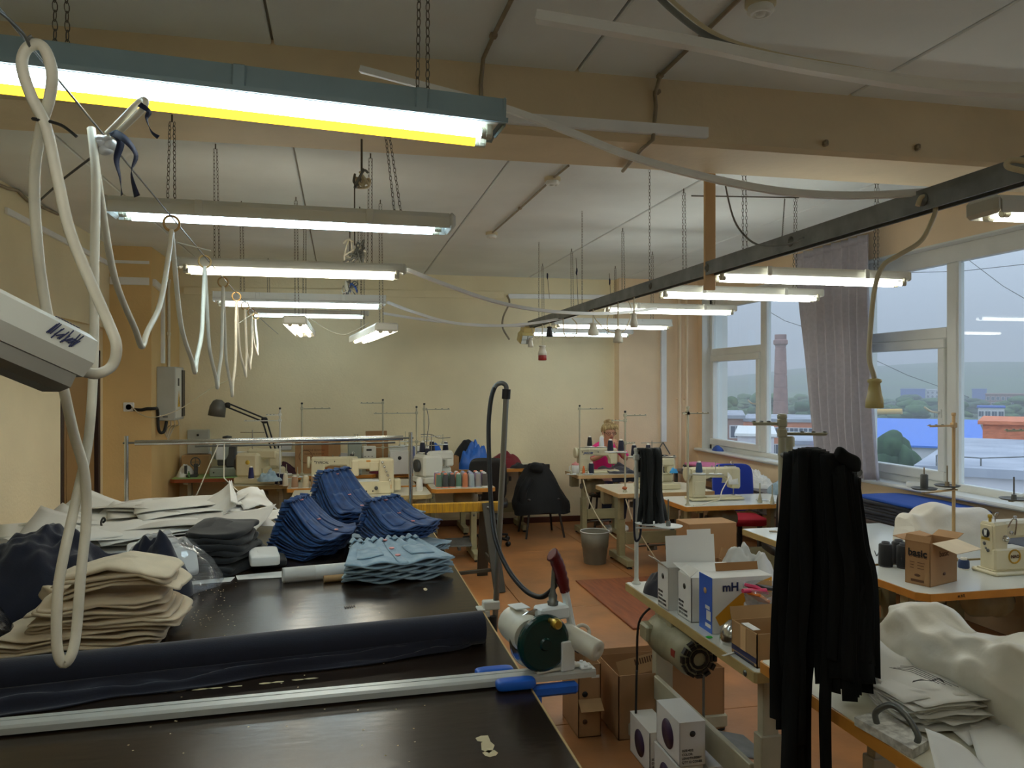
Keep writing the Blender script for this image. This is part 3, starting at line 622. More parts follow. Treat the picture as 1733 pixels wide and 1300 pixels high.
path = [le, ad(165, 632, 1.37), ad(190, 618, 1.4), ad(197, 585, 1.4), ad(183, 545, 1.4), ad(150, 470, 1.38), ad(118, 390, 1.36), ad(97, 300, 1.35), ad(78, 215, 1.34), ad(52, 160, 1.33), ad(37, 110, 1.33), ad(47, 80, 1.33), ad(72, 78, 1.33), ad(88, 120, 1.34), ad(84, 165, 1.36), ad(70, 215, 1.38), ad(58, 300, 1.42), ad(64, 420, 1.46), ad(78, 520, 1.5), ad(104, 640, 1.52), ad(124, 730, 1.54), ad(143, 800, 1.55), ad(146, 880, 1.55), ad(137, 970, 1.52), ad(130, 1060, 1.5), ad(122, 1105, 1.48), ad(107, 1122, 1.47), ad(96, 1090, 1.47), ad(98, 1000, 1.48), ad(110, 930, 1.5), ad(130, 840, 1.55), ad(150, 740, 1.6), ad(159, 600, 1.65), ad(160, 440, 1.68), ad(162, 300, 1.7), knot]
solo('white_cable', 'thick white cable looped from the tilted lamp down over the beige cloth stack', 'cable', MB().tube(spl(path, 5), .0095, 8), m_cable)
lows = [(240, 586, 2.2), (330, 630, 3.05), (368, 656, 3.8), (393, 670, 4.45), (416, 637, 5.0), (423, 624, 5.5), (436, 600, 6.0)]
hang = [knot] + rings
for k in range(7):
    a, b = hang[k], hang[k + 1]; m = ad(*lows[k]); q1 = a.lerp(m, .5) + Vector((.0, 0, .0)); drop = (a.z - m.z)
    pts = [a, a.lerp(m, .12) + Vector((0, 0, -.12 * drop)), a.lerp(m, .45) + Vector((-.006, 0, -.2 * drop)), m.lerp(a, .16) + Vector((0, 0, -.03)), m, m.lerp(b, .16) + Vector((0, 0, -.02)), m.lerp(b, .5) + Vector((.006, 0, -.14 * drop)), b.lerp(m, .12) + Vector((0, 0, -.1 * drop)), b]
    ordn = ['between the navy ribbons and the first wooden ring', 'between the first and second wooden rings', 'between the second and third wooden rings', 'between the third and fourth wooden rings', 'between the fourth and fifth wooden rings', 'between the fifth and sixth wooden rings', 'between the sixth and seventh wooden rings'][k]
    solo('cable_festoon', 'white cable loop hanging ' + ordn, 'cable', MB().tube(spl(pts, 6), .0085 if k < 3 else .008, 8), m_cable)
for k, (a, b) in enumerate((((300, 398), (357, 424)), ((404, 535), (427, 531)))):
    d = 2.68 if k == 0 else 4.7; solo('cable_tie', ['white cable tie tail on the first wooden ring', 'white cable tie tail on the fourth wooden ring'][k], 'cable tie', MB().tube([ad(a[0], a[1] + 12, d), ad(b[0], b[1], d)], .0025, 4), m_white)
solo('zip_tie', 'black zip tie closing the top loop of the thick white cable', 'cable tie', MB().at(T(ad(72, 203, 1.345)) @ RY(.1)).tube([(.014 * cos(a), .014 * sin(a), .004 * sin(a)) for a in [2 * pi * i / 12 for i in range(12)]], .0032, 5, closed=True).at(Matrix()).tube(spl([ad(84, 205, 1.33), ad(105, 212, 1.32), ad(122, 224, 1.31), ad(130, 231, 1.31)], 4), .0028, 5), m_black)
solo('tie_wire', 'dark wire knotted to the top of the white cable loop', 'wire', MB().tube(spl([ad(-20, 5, 1.2), ad(10, 28, 1.25), ad(40, 58, 1.3), ad(52, 82, 1.33), ad(48, 66, 1.32), ad(54, 60, 1.32)], 5), .003, 5), m_dsteel)
solo('tie_rope', 'thin black cord stretched from the ribbon knot to the left wall', 'cord', MB().tube([ad(160, 262, 1.75), ad(110, 300, 1.9), ad(66, 340, 2.1)], .003, 5), m_black)
m_navy = mat('navy_ribbon', (20, 28, 58), 0.8); m_tape = mat('white_sticky_tape', (216, 218, 222), 0.35)
def ribbon(name, label, pts, w, m, cat='ribbon', tw=0.0, up0=(0.3, -1, 0)):
    P = spl(pts, 6); N = len(P); V = []; 
    for i, p in enumerate(P):
        t = (P[min(i + 1, N - 1)] - P[max(i - 1, 0)]).normalized(); s = t.cross(Vector(up0)).normalized(); a = tw * i / N
        s = s * cos(a) + Vector(up0).normalized() * sin(a); V += [p - s * w / 2, p + s * w / 2]
    return solo(name, label, cat, MB().add(V, [(2 * i, 2 * i + 1, 2 * i + 3, 2 * i + 2) for i in range(N - 1)], True), m, solid=.0012)
ribbon('navy_ribbon', 'navy ribbon tail tied over the lit lamp end', [ad(236, 176, 1.68), ad(252, 188, 1.68), ad(248, 200, 1.68), ad(256, 222, 1.69), ad(268, 232, 1.69)], .012, m_navy, tw=2.2)
ribbon('navy_ribbon', 'longer navy ribbon tail hanging from the ring knot', [ad(190, 222, 1.7), ad(204, 240, 1.69), ad(197, 270, 1.69), ad(203, 300, 1.69), ad(206, 330, 1.69)], .017, m_navy, tw=1.8)
ribbon('navy_ribbon', 'wide navy ribbon bow loop beside the ring knot', [ad(192, 224, 1.7), ad(212, 236, 1.68), ad(230, 262, 1.68), ad(222, 292, 1.68), ad(232, 332, 1.68)], .02, m_navy, tw=2.2)
kn = MB()
for k in range(5): kn.soft(ad(168 + 5 * k, 236 + (k % 3) * 9, 1.74), (.03, .03, .022), 1, .006, 60, k, 12, 8)
solo('tape_knot', 'crumpled white tape binding the white cables at the wire', 'tape', kn, m_tape)
solo('bent_cable', 'white cable stub bent upward out of the tape knot', 'cable', MB().tube(spl([ad(182, 226, 1.73), ad(210, 198, 1.71), ad(236, 172, 1.7), ad(246, 170, 1.69), ad(243, 182, 1.69), ad(215, 210, 1.71), ad(192, 232, 1.73)], 5), .007, 8), m_cable)
# ================================================================ tilted near luminaire
E0, E1 = ad(116, 606, 1.36), ad(-330, 400, 1.0); M = frame(E1, E0); L = (E0 - E1).length / 2
hp = [(-.048, -.035), (-.062, -.01), (-.056, .03), (-.03, .045), (.03, .045), (.056, .03), (.062, -.01), (.048, -.035)]
dp = [(-.046, -.036), (.046, -.036), (.042, -.058), (.02, -.066), (-.02, -.066), (-.042, -.058)]
m_diff = mat('grey_lamp_diffuser', (150, 148, 140), 0.3); m_ink = mat('blue_ink_scrawl', (34, 40, 84), 0.5)
ink = MB().at(M); RI = random.Random(5)
for k in range(16):
    x = L - .10 + k * .0035; ink.beam((x, -.0595 - .002, .004 + RI.uniform(-.006, .002)), (x + .014, -.0595 - .001, .022 + RI.uniform(-.01, .006)), .002, .001, up=(0, -1, 0))
for k in range(8):
    x = L - .085 + k * .006; ink.beam((x, -.05, .0385), (x + .012, -.042, .0425), .002, .001, up=(0, -.5, 1))
thing('tilted_lamp', 'unlit white closed lamp hanging tilted at the left with blue ink scrawl', 'lamp', [('housing', MB().at(M).sweep([(-L, 0, 0), (L - .02, 0, 0), (L, 0, 0)], hp[::-1]), m_lb3, [('ink_scrawl', ink, m_ink, None, {'kind': 'stuff'})]), ('diffuser', MB().at(M).sweep([(-L, 0, 0), (L - .012, 0, 0)], dp[::-1]), m_diff),
    ('cable_gland', MB().at(M @ T(L, 0, 0) @ RY(pi / 2)).lathe([(.022, -.004), (.024, .008), (.016, .022), (.012, .024)], 14), m_lb3)])
# ================================================================ curtain
m_curt = mat('grey_mauve_curtain', (178, 174, 182), 0.9, var=.05, vs=30, sheen=.3, bump=.1, bs=200)
def cf(u, v):
    yl = 7.12 - .36 * v ** 1.3; yr = 6.02 - .12 * v ** 1.5; y = yl + (yr - yl) * u
    k = 7.5; ph = u ** 1.3 * k * 2 * pi + .6 * sin(v * 3); am = (.05 + .03 * v) * (.6 + .5 * noise.noise(Vector((u * 4, v * 2, 1))))
    x = 4.47 + am * sin(ph) + .015 * noise.noise(Vector((u * 9, v * 3, 5))) - .03 * v * sin(u * pi); return (x, y + .012 * cos(ph), 3.10 - (3.10 - .975) * v)
thing('curtain', 'grey curtain gathered between the two windows', 'curtain', [('cloth', MB().grid(cf, 150, 26), m_curt, None, {'solid': .003}), ('header_tape', MB().grid(lambda u, v: Vector(cf(u, v * .03)) + Vector((-.004, 0, .004)), 150, 1), m_curt, None, {'solid': .002}), ('curtain_track', MB().bx(4.43, 4.47, 5.9, 7.3, 3.115, 3.14, .004), m_white)])
# ================================================================ electric box on the pier
m_box = mat('grey_enamel_box', (176, 180, 172), 0.4, var=.03, vs=8)
bx0, by0, bz0, bz1 = -1.86, 8.72, 1.42, 1.98
thing('electric_box', 'grey electric control box with black vented side on the pier', 'electric box', [('case', MB().bx(bx0, -1.68, by0, by0 + .46, bz0, bz1, .006), m_box),
    ('front_cover', MB().bx(-1.685, -1.672, by0 + .02, by0 + .3, bz0 + .02, bz1 - .01, .004), m_lb3), ('vent_panel', MB().bx(-1.68, -1.665, by0 + .31, by0 + .455, bz0 + .03, bz1 - .03, .004), m_black),
    ('display', MB().bx(-1.674, -1.668, by0 + .1, by0 + .16, bz1 - .2, bz1 - .12), m_black), ('warning_sign', MB().at(T(-1.671, by0 + .15, 1.56) @ RZ(pi / 2) @ RX(pi / 2)).prism([(-.06, 0), (.06, 0), (.05, .02), (0, .17), (-.05, .02)], 0, .002), mat('warning_yellow', (220, 176, 40), .5), [('warning_mark', MB().at(T(-1.669, by0 + .15, 1.585) @ RZ(pi / 2) @ RX(pi / 2)).prism([(-.008, 0), (.012, .03), (.002, .035), (.015, .08), (-.012, .035), (0, .03)], 0, .002), m_black)]),
    ('label_plate', MB().bx(-1.80, -1.75, by0 - .002, by0 + .01, bz0 + .03, bz0 + .05), m_dsteel), ('badge', MB().at(T(-1.83, by0, bz0 + .05) @ RX(pi / 2)).lathe([(.012, 0), (.012, .002), (0, .003)], 12), m_white)])
solo('power_cable', 'black cable running over the ochre pier into the electric box', 'cable', MB().tube(spl([(-2.02, 8.48, 1.545), (-1.95, 8.475, 1.54), (-1.9, 8.475, 1.552), (-1.84, 8.477, 1.553), (-1.828, 8.52, 1.553), (-1.835, 8.62, 1.55), (-1.835, 8.66, 1.5), (-1.835, 8.68, 1.36), (-1.82, 8.7, 1.30), (-1.79, 8.74, 1.31), (-1.775, 8.78, 1.41)], 5), .016, 8), m_rubber)
solo('thin_cable', 'thin cream wire sagging from the pier socket past the electric box', 'cable', MB().tube(spl([(-2.04, 8.47, 1.58), (-1.95, 8.44, 1.5), (-1.8, 8.4, 1.47), (-1.6, 8.6, 1.55), (-1.4, 9.2, 1.75), (-1.2, 9.85, 1.9)], 8), .005, 6), m_cable2)
thing('wall_socket', 'white wall socket on the ochre pier', 'socket', [('plate', MB().box((-2.07, 8.493, 1.57), (.1, .014, .09), .004), m_white), ('face', MB().at(T(-2.07, 8.486, 1.57) @ RX(pi / 2)).lathe([(.036, 0), (.036, .004), (.03, .004), (.028, 0)], 16), m_white)])
cbm = MB()
for k in range(4): cbm.tube(spl([(-1.8 + .03 * k, 8.9 + .04 * k, 1.42), (-1.8 + .03 * k, 8.92 + .05 * k, 1.36), (-1.84 + .02 * k, 9.0 + .06 * k, 1.33), (-1.85, 9.1 + .04 * k, 1.25 - .02 * k)], 5), .008, 6)
solo('cable_bundle', 'grey white cables bunched below the electric box', 'cable', cbm, m_cable)
solo('wire_bundle', 'two white cables rising from the electric box to the ceiling', 'cable', MB().tube([(-1.84, 9.2, 1.97), (-1.84, 9.2, 2.6), (-1.845, 9.2, 2.8), (-1.84, 9.28, 2.95)], .012, 6).tube([(-1.84, 9.24, 1.97), (-1.84, 9.25, 2.6), (-1.845, 9.25, 2.8), (-1.84, 9.16, 2.95)], .012, 6).box((-1.842, 9.225, 2.35), (.03, .08, .04), .004), m_cable)

# ---------------------------------------------------------------- strings, tangles and small cables overhead
for k, (u, v0, v1) in enumerate(((926, 462, 505), (975, 436, 530), (1031, 462, 520))):
    p = az(u, v0, CZ); d_ = p.dot(Vector((ST, CT, 0))); q = ad(u + 4, v1, d_)
    thing('hanging_string', ['thin string with dark knot nearest the smoke detector side of the rail', 'long thin string with dark knot in front of the back wall trunking', 'thin string with dark knot above the large grey socket'][k], 'string', [('string', MB().cyl(p, q, .003, n=5), m_chain), ('knot', MB().soft(p.lerp(q, .25 if k else .1) , (.02, .02, .09), 1, .006, 40, k, 10, 8), m_navy)])
def tangle(label, u, v, d, n, sc, seed, mm):
    R = random.Random(seed); ps = []
    for k in range(n):
        pts = [ad(u + R.uniform(-22, 22) * sc, v + R.uniform(-26, 30) * sc, d + R.uniform(-.05, .05)) for _ in range(5)]; ps.append(('wire', MB().tube(spl(pts, 5), .006, 5), mm[k % len(mm)]))
    top = az(u, v - 40, CZ); top = Vector((ad(u, v, d).x, ad(u, v, d).y, CZ)); ps.append(('drop_wire', MB().tube([top, ad(u, v - 10, d)], .005, 5), m_chain)); thing('wire_tangle', label, 'wires', ps)
tangle('tangle of grey wires hanging behind the bluish tube lamp end', 600, 425, 5.2, 7, .9, 3, [m_steel, m_cable])
tangle('knot of pale cable tied above the bluish tube lamp', 612, 300, 3.5, 4, .6, 5, [m_cable2, m_steel])
tangle('drooping wires with blue scraps beside the cold tube lamp', 592, 490, 6.6, 5, .6, 8, [m_steel, m_cable, m_bluew])
solo('loose_wire', 'thin white wire sagging between the two lengthways lamps', 'wire', MB().tube(spl([ad(517, 532, 5.9), ad(550, 555, 5.9), ad(580, 566, 5.9), ad(600, 560, 5.9), ad(625, 545, 5.9)], 6), .004, 5), m_cable)
conduit('dull metal conduit bent along the top of the left wall', [ax(-30, 300, XL + .015), ax(12, 318, XL + .015), ax(30, 322, XL + .015), ax(48, 340, XL + .015), ax(98, 362, XL + .015)], .012)
solo('cable_coil', 'grey cable coil hooked on the near end of the steel rail', 'cable', MB().tube(spl([ad(1790, 290, 2.0), ad(1733, 272, 2.02), ad(1708, 272, 2.03), ad(1706, 282, 2.03), ad(1735, 290, 2.02), ad(1790, 306, 2.0)], 6), .008, 6), m_cable2)
# ================================================================ cutting table
m_top = mat('dark_brown_varnished_board', (44, 32, 22), 0.22, c2=(34, 25, 18), vs=2.0, bump=.06, bs=30, stretch=(.4, 1, 1), spec=.5)
m_edge = mat('table_edge_cream', (196, 168, 116), 0.5); m_chip = mat('chipped_board', (200, 186, 150), 0.8)
m_leg = mat('table_leg_grey', (86, 82, 74), 0.6)
TZ0 = 0.90
tp = [('top', MB().bx(-2.2, .55, .25, 5.4, .86, TZ0, .004), m_top), ('edge_strip', MB().bx(.55, .555, .25, 5.4, .862, .897), m_edge)]
for x in (-2.05, .35):
    for y in (.5, 2.2, 3.8, 5.2): tp.append(('leg', MB().bx(x - .035, x + .035, y - .035, y + .035, 0, .86, .004), m_leg))
for x in (-2.05, .35): tp.append(('apron', MB().bx(x - .015, x + .015, .54, 5.16, .78, .86, .003), m_leg))
ck = MB(); RC = random.Random(11)
def chipat(u, v, w, h):
    p = az(u, v, TZ0 + .0004); n = 7; ck.add([p + Vector((w * cos(2 * pi * i / n) * RC.uniform(.6, 1.1), h * sin(2 * pi * i / n) * RC.uniform(.6, 1.1), 0)) for i in range(n)], [tuple(range(n))])
for u, v in ((275, 1171), (300, 1169), (340, 1166), (365, 1164), (400, 1161), (448, 1156), (470, 1154), (505, 1150), (525, 1148)): chipat(u, v, .026, .007)
for u, v, w, h in ((720, 997, .01, .035), (826, 1262, .02, .045), (818, 1250, .025, .02), (830, 1275, .02, .02)): chipat(u, v, w, h)
for k in range(60): chipat(RC.uniform(200, 760), RC.uniform(1000, 1290), .003, .003)
for k in range(60): chipat(RC.uniform(300, 400), RC.uniform(980, 1060), .003, .003)
tp.append(('chipped_paint', ck, m_chip, None, {'kind': 'stuff'}))
sc = MB().tube(spl([az(583 + 2 * k, 1028 + (2 if k % 2 else -2) - .3 * k, TZ0 + .001) for k in range(10)], 3), .0012, 4); tp.append(('pen_scribble', sc, m_black))
thing('cutting_table', 'large dark brown varnished cutting table along the left wall', 'table', tp)
# ---------------------------------------------------------------- cutting rail with cutter
m_alu = mat('anodised_aluminium', (196, 200, 198), 0.35, metal=.25, var=.03, vs=5); m_bluep = mat('blue_plastic_clamp', (28, 96, 200), 0.4)
m_dkst = mat('dark_groove', (40, 42, 42), .6)
ra, rb = az(-420, 1264, TZ0 + .026), az(1003, 1128, TZ0 + .026); M = frame(ra, rb); hl = (rb - ra).length / 2
ru = [('extrusion', MB().at(M).sweep([(-hl, 0, 0), (hl, 0, 0)], [(-.031, -.02), (-.031, -.004), (-.025, .003), (.006, .003), (.006, -.006), (.011, -.006), (.011, .003), (.031, .003), (.031, -.02)][::-1]), m_alu),
      ('groove', MB().at(M).bx(-hl, hl - .05, .0062, .0108, -.0062, -.0030), m_dkst),
      ('end_plate', MB().at(M).box((hl - .03, 0, .007), (.035, .06, .006), .002).cyl((hl - .03, .02, .010), (hl - .03, .02, .015), .006, n=8).cyl((hl - .03, -.02, .010), (hl - .03, -.02, .015), .006, n=8), m_lb2)]
for y in (-.052, .052): ru.append(('clamp', MB().at(M @ T(hl - (.26 if y < 0 else .30), y, -.008)).soft((0, 0, .0), (.12, .045, .03), .4, nu=20, nv=10), m_bluep))
ru.append(('clamp_arm', MB().at(M @ T(hl - .15, -.03, -.045)).box((0, 0, 0), (.18, .03, .035), .008).box((-.04, 0, -.06), (.03, .03, .1), .008).cyl((-.04, 0, -.11), (-.04, 0, -.14), .022, n=12), m_bluep))
thing('cutting_rail', 'long grey aluminium guide rail lying across the cutting table', 'rail', ru)
m_teal = mat('dark_teal_guard', (6, 50, 48), 0.25); m_wcast = mat('white_cast_metal', (214, 212, 198), 0.35, var=.05, vs=20); m_grip = mat('dark_red_grip', (96, 16, 20), 0.35); m_brass = mat('brass_fitting', (190, 160, 70), 0.3, metal=.8)
p0 = rb + (ra - rb).normalized() * .15; p0.z = TZ0 + .030; M = T(p0) @ RZ(radians(14))
def Y2(M, y): return M @ T(0, y, 0) @ RX(pi / 2)  # lathe axis -> -y
cp = [('base_plate', MB().at(M).box((.03, .01, .006), (.15, .08, .01), .003), m_wcast),
      ('disc_guard', MB().at(Y2(M @ T(-.02, 0, .09), -.02)).lathe([(.0, .020), (.016, .020), (.02, .014), (.074, .014), (.082, .010), (.086, .004), (.086, -.006), (0, -.006)], 36, smooth=False), m_teal),
      ('round_blade', MB().at(Y2(M @ T(-.02, 0, .09), .03)).lathe([(.0, .004), (.086, .003), (.09, 0), (0, -.001)], 30), m_chrome),
      ('motor', MB().at(Y2(M @ T(-.055, 0, .125), .13) @ RX(.12)).lathe([(.0, .0), (.04, .0), (.052, .012), (.055, .03), (.055, .11), (.05, .125)], 22), m_wcast, [('name_plate', MB().at(M).box((-.055, .075, .1815), (.05, .06, .003), .001), m_trunk)]),
      ('end_cylinder', MB().at(Y2(M @ T(.075, 0, .10), .02) @ RX(.25) @ RY(.35)).lathe([(.0, .0), (.03, 0), (.032, .004), (.032, .13), (.029, .135), (.004, .135), (.003, .131), (0, .131)], 20), m_wcast),
      ('guard_bracket', MB().at(M).box((.055, -.035, .045), (.045, .012, .09), .003), m_lb2), ('pivot_block', MB().at(M).box((.045, .02, .05), (.05, .05, .09), .006).box((.035, .03, .165), (.1, .06, .04), .006), m_lb2),
      ('brass_knob', MB().at(Y2(M @ T(-.005, 0, .16), -.03)).lathe([(.008, 0), (.008, .03), (.016, .032), (.016, .05), (.012, .054)], 12), m_brass),
      ('cable_gland', MB().at(M @ T(.04, .03, .185)).lathe([(.016, 0), (.018, .012), (.013, .014), (.014, .03), (.009, .04), (.008, .05)], 12), m_steel, [('steel_stem', MB().at(M).tube([(.04, .03, .23), (.045, .03, .30)], .008, 8), m_steel)]),
      ('lever', MB().at(M).beam((.105, .02, .10), (.075, .02, .235), .018, .03, up=(0, 1, 0), b=.005), m_lb2),
      ('grip', MB().at(M).tube(spl([(.078, .02, .225), (.068, .02, .26), (.056, .02, .30), (.04, .02, .335), (.03, .02, .345)], 4), [.016] * 3 + [.019, .021, .018, .021, .019, .021, .02, .021, .019, .021, .02, .022, .024, .018][:14], 10), m_grip),
      ('black_bracket', MB().at(M).beam((.105, .02, .11), (.125, .02, .03), .02, .03, up=(0, 1, 0), b=.004), m_black),
      ('small_hose', MB().at(M).tube(spl([(.115, .03, .10), (.15, .04, .105), (.175, .04, .09), (.17, .03, .07), (.14, .02, .06)], 5), .006, 7), m_cable)]
thing('round_knife_cutter', 'white and green round knife cutter with red grip on the rail end', 'cutter', cp)
# ---------------------------------------------------------------- pole with hose
pb = az(838, 1030, TZ0); pb.x = .60; pt = ad(857, 662, 3.14); m_tube = mat('grey_steel_tube', (150, 148, 142), 0.3, metal=.8)
hose = spl([pt + Vector((0, 0, .0)), ad(856, 652, 3.14), ad(848, 648, 3.14), ad(838, 654, 3.14), ad(831, 676, 3.12), ad(827, 720, 3.1), ad(828, 780, 3.05), ad(831, 850, 3.0), ad(838, 910, 2.9), ad(858, 960, 2.8), ad(886, 996, 2.7), ad(912, 1010, 2.62), ad(930, 1002, 2.57), ad(944, 984, 2.52)], 6)
thing('cable_pole', 'grey tube pole clamped to the cutting table edge carrying a black hose', 'pole', [('tube', MB().cyl(pb + Vector((0, 0, -.12)), pt, .0115, n=12), m_tube), ('collar', MB().cyl(pt.lerp(pb, .035), pt.lerp(pb, -.01), .017, n=12), m_black), ('hose_guide', MB().tube(hose[:20], .0095, 8), m_dsteel), ('black_hose', MB().tube(hose[18:], .009, 8), m_rubber),
    ('bracket', MB().bx(.553, .62, pb.y - .02, pb.y + .02, .9, .935, .004).bx(.556, .58, pb.y - .02, pb.y + .02, .72, .9, .004).bx(.53, .56, pb.y - .03, pb.y + .03, .9, .908, .002), m_lb3), ('clamp_screw', MB().cyl((.59, pb.y - .03, .88), (.59, pb.y - .03, .80), .014, n=10).box((.575, pb.y - .025, .84), (.03, .02, .07), .004), m_black)])
# ---------------------------------------------------------------- cloth helpers
m_nroll = mat('navy_cotton', (14, 18, 38), 0.85, sheen=.25, var=.1, vs=30, bump=.08, bs=180)
m_beige = mat('beige_canvas', (214, 196, 166), 0.9, var=.05, vs=12, sheen=.15, bump=.08, bs=150)
m_char = mat('charcoal_jersey', (26, 28, 31), 0.9, var=.1, vs=25, sheen=.2, bump=.1, bs=150)
m_denim = mat('dark_blue_denim', (38, 80, 136), 0.85, c2=(28, 60, 108), vs=25, sheen=.15, bump=.12, bs=260)
m_lden = mat('light_blue_denim', (156, 180, 194), 0.85, c2=(130, 158, 178), vs=22, sheen=.15, bump=.12, bs=260)
m_gden = mat('grey_blue_denim', (92, 114, 132), 0.85, c2=(60, 78, 96), vs=8, sheen=.15, bump=.1, bs=200)
m_paper = mat('white_pattern_paper', (226, 226, 222), 0.8, var=.03, vs=3); m_paper2 = mat('greyish_pattern_paper', (206, 204, 198), 0.8, var=.03, vs=3)
m_kraft = mat('kraft_paper', (176, 140, 96), 0.8, var=.06, vs=6); m_pink = mat('pink_button', (226, 150, 146), 0.35)
def mound(cx, cy, lx, ly, h, z0, seed, rot=0, amp=.35, fr=9, nu=36, nv=30, sharp=1.6, ridge=.0):
    """crumpled heap: closed height field on its own footprint"""
    def fn(u, v):
        a = 2 * pi * u; r = v
        ex = r * (1 + .18 * noise.noise(Vector((cos(a) * 1.5, sin(a) * 1.5, seed))))
        x, y = cos(a) * ex * lx / 2, sin(a) * ex * ly / 2
        b = max(0, 1 - r ** sharp) ** .7
        n = noise.fractal(Vector((x * fr + seed * 3, y * fr, seed)), 1.0, 2.1, 3); rg = 1 - abs(noise.noise(Vector((x * fr * .9, y * fr * .9 + seed, 7)))) * 1.6
        z = h * b * (1 + amp * n + ridge * rg * .5)
        return Vector((cx + x * cos(rot) - y * sin(rot), cy + x * sin(rot) + y * cos(rot), z0 + max(z, .002 if r < 1 else .0)))
    return MB().grid(fn, nu, nv)
# fabric roll
r0, r1 = Vector((-2.0, 2.38, TZ0 + .056)), Vector((.48, 2.69, TZ0 + .056)); R = .055; d = (r1 - r0).normalized(); s = Vector((-d.y, d.x, 0))
body = MB(); rings = []
for i in range(34):
    t = i / 33; c = r0.lerp(r1, t); rings.append([c + s * (R * (1 + .02 * noise.noise(Vector((t * 9, a, 2)))) * cos(a)) + Vector((0, 0, R * sin(a))) for a in [2 * pi * k / 26 for k in range(26)]])
body.loft(rings)
bl = [(-120, 1240), (0, 1212), (90, 1200), (190, 1180), (270, 1172), (360, 1160), (450, 1143), (540, 1134), (640, 1122), (720, 1108), (780, 1098), (822, 1078)]
bott = spl([az(u, v, TZ0 + .004) for u, v in bl], 5); nb = len(bott) - 1
def dr(u, v):
    f_ = u * nb; i = min(nb - 1, int(f_)); e = bott[i].lerp(bott[i + 1], f_ - i); t = (e - r0).dot(d) / (r1 - r0).length; t = min(1, max(0, t)); c = r0.lerp(r1, t); a0 = c - s * (R * .95) + Vector((0, 0, -.01)); 
    p = a0.lerp(e, v); p.z = a0.z * (1 - v) ** 1.5 + e.z * (1 - (1 - v) ** 1.5)
    p.z += (.016 * max(0, sin(v * 9 + 5 * noise.noise(Vector((u * 4, 0, 3))) + u * 7)) + .014 * noise.noise(Vector((u * 14, v * 3, 1)))) * sin(pi * min(1, v * 1.02)); p.z = max(p.z, TZ0 + .003); return p
def cw(u, v): c = r1 + d * (-.01) ; k = 3 * u; return ad(760 + 70 * u, 1062 + 36 * v - 14 * sin(u * 3), 2.5) + Vector((0, 0, .0))
thing('fabric_roll', 'navy fabric roll lying across the cutting table with loose end spread in front', 'fabric roll', [('roll', body, m_nroll), ('loose_end', MB().grid(dr, 110, 16), m_nroll, None, {'solid': .003}), ('core_tube', MB().cyl(r1, r1 + d * .006, .02, n=16), m_kraft)])
# beige stack
Rb = random.Random(4); z = TZ0; bx_, by_ = -.82, 3.04
desc = ['lowest of the beige stack, corner trailing left', 'second from the bottom of the beige stack', 'third from the bottom of the beige stack', 'middle of the beige stack with folded hem', 'third from the top of the beige stack', 'just under the top of the beige stack', 'topmost of the beige stack, humped']
for k in range(7):
    th = (.03, .026, .034, .03, .032, .03, .045)[k]; lx = (.60, .56, .50, .46, .42, .40, .38)[k]; ly = (.36, .34, .34, .32, .30, .30, .28)[k]; cx = bx_ + (-.07, -.04, .0, .02, .03, .045, .055)[k] + Rb.uniform(-.012, .012); rot = (.06, .1, .0, .05, .1, .02, -.05)[k]
    mb = MB(); n = 2
    for j in range(n):
        hump = lambda x, y: (.055 * math.exp(-((x - .02) ** 2) / .02) if k >= 5 else .012 * math.exp(-((x) ** 2) / .03))
        zz = z + th * (j + .5) / n; t2 = th / n * .98; q = Rb.uniform(-.02, .02)
        sl = MB().soft((0, 0, 0), (lx - .012 * j, ly - .01 * j, t2), .3, .024, 6, k * 5 + j, 44, 8, ez=.5)
        # fold wave along the front + droop
        sl.v = [Vector((v.x, v.y, v.z + hump(v.x, v.y) + .006 * sin(v.x * 30 + k * 2 + j) * (1 if v.y < 0 else .4) - (.10 * max(0, -v.x - .2) if k < 3 else 0) * 0 - .25 * max(0, abs(v.x) - lx * .42) )) for v in sl.v]
        mb.at(T(cx + q, by_ + q, zz) @ RZ(rot)); mb.add(sl.v, sl.f, True); mb.m = Matrix()
    mb.v = [Vector((v.x, v.y, max(v.z, TZ0 + .002 + .001 * k))) for v in mb.v]
    solo('folded_cloth', 'beige canvas folded cloth, ' + desc[k], 'cloth', mb, m_beige); z += th + .001
def crumple(c, size, seed, fr=9, amp=.25, mean=.6):
    return mound(c[0], c[1], size[0], size[1], size[2], c[2], seed, amp=amp, fr=fr)
solo('fabric_scrap', 'beige crumpled cloth rolled end left of the beige stack', 'cloth', MB().soft((-1.02, 3.22, TZ0 + .12), (.14, .1, .07), .9, .03, 20, 3, 26, 14), m_beige)
solo('navy_heap', 'big navy crumpled fabric heap behind the beige stack', 'fabric', mound(-1.16, 3.52, .8, .56, .26, TZ0, 3, rot=.25, amp=.4, fr=6, ridge=.4, nu=60, nv=36), m_nroll)
solo('navy_scrap', 'navy cloth scrap peaking right of the big navy heap', 'fabric', mound(-.78, 3.60, .34, .3, .20, TZ0, 8, amp=.5, fr=10, ridge=.6, nu=50, nv=30), m_nroll)
solo('black_bag', 'black shiny plastic bag at the left end of the fabric roll', 'bag', mound(-1.32, 2.95, .5, .5, .20, TZ0, 5, amp=.4, fr=8, ridge=.5, nu=50, nv=30), mat('black_shiny_plastic', (20, 22, 28), .22, bump=.5, bs=25))
solo('denim_heap', 'grey blue denim garment crumpled beside the left wall', 'denim', mound(-1.62, 3.45, .52, .5, .27, TZ0, 6, amp=.4, fr=7, ridge=.4, nu=50, nv=30), m_gden)
solo('denim_piece', 'pale grey blue denim piece before the navy heap', 'denim', mound(-1.42, 3.12, .3, .26, .16, TZ0, 12, amp=.5, fr=9, ridge=.5), m_lden)
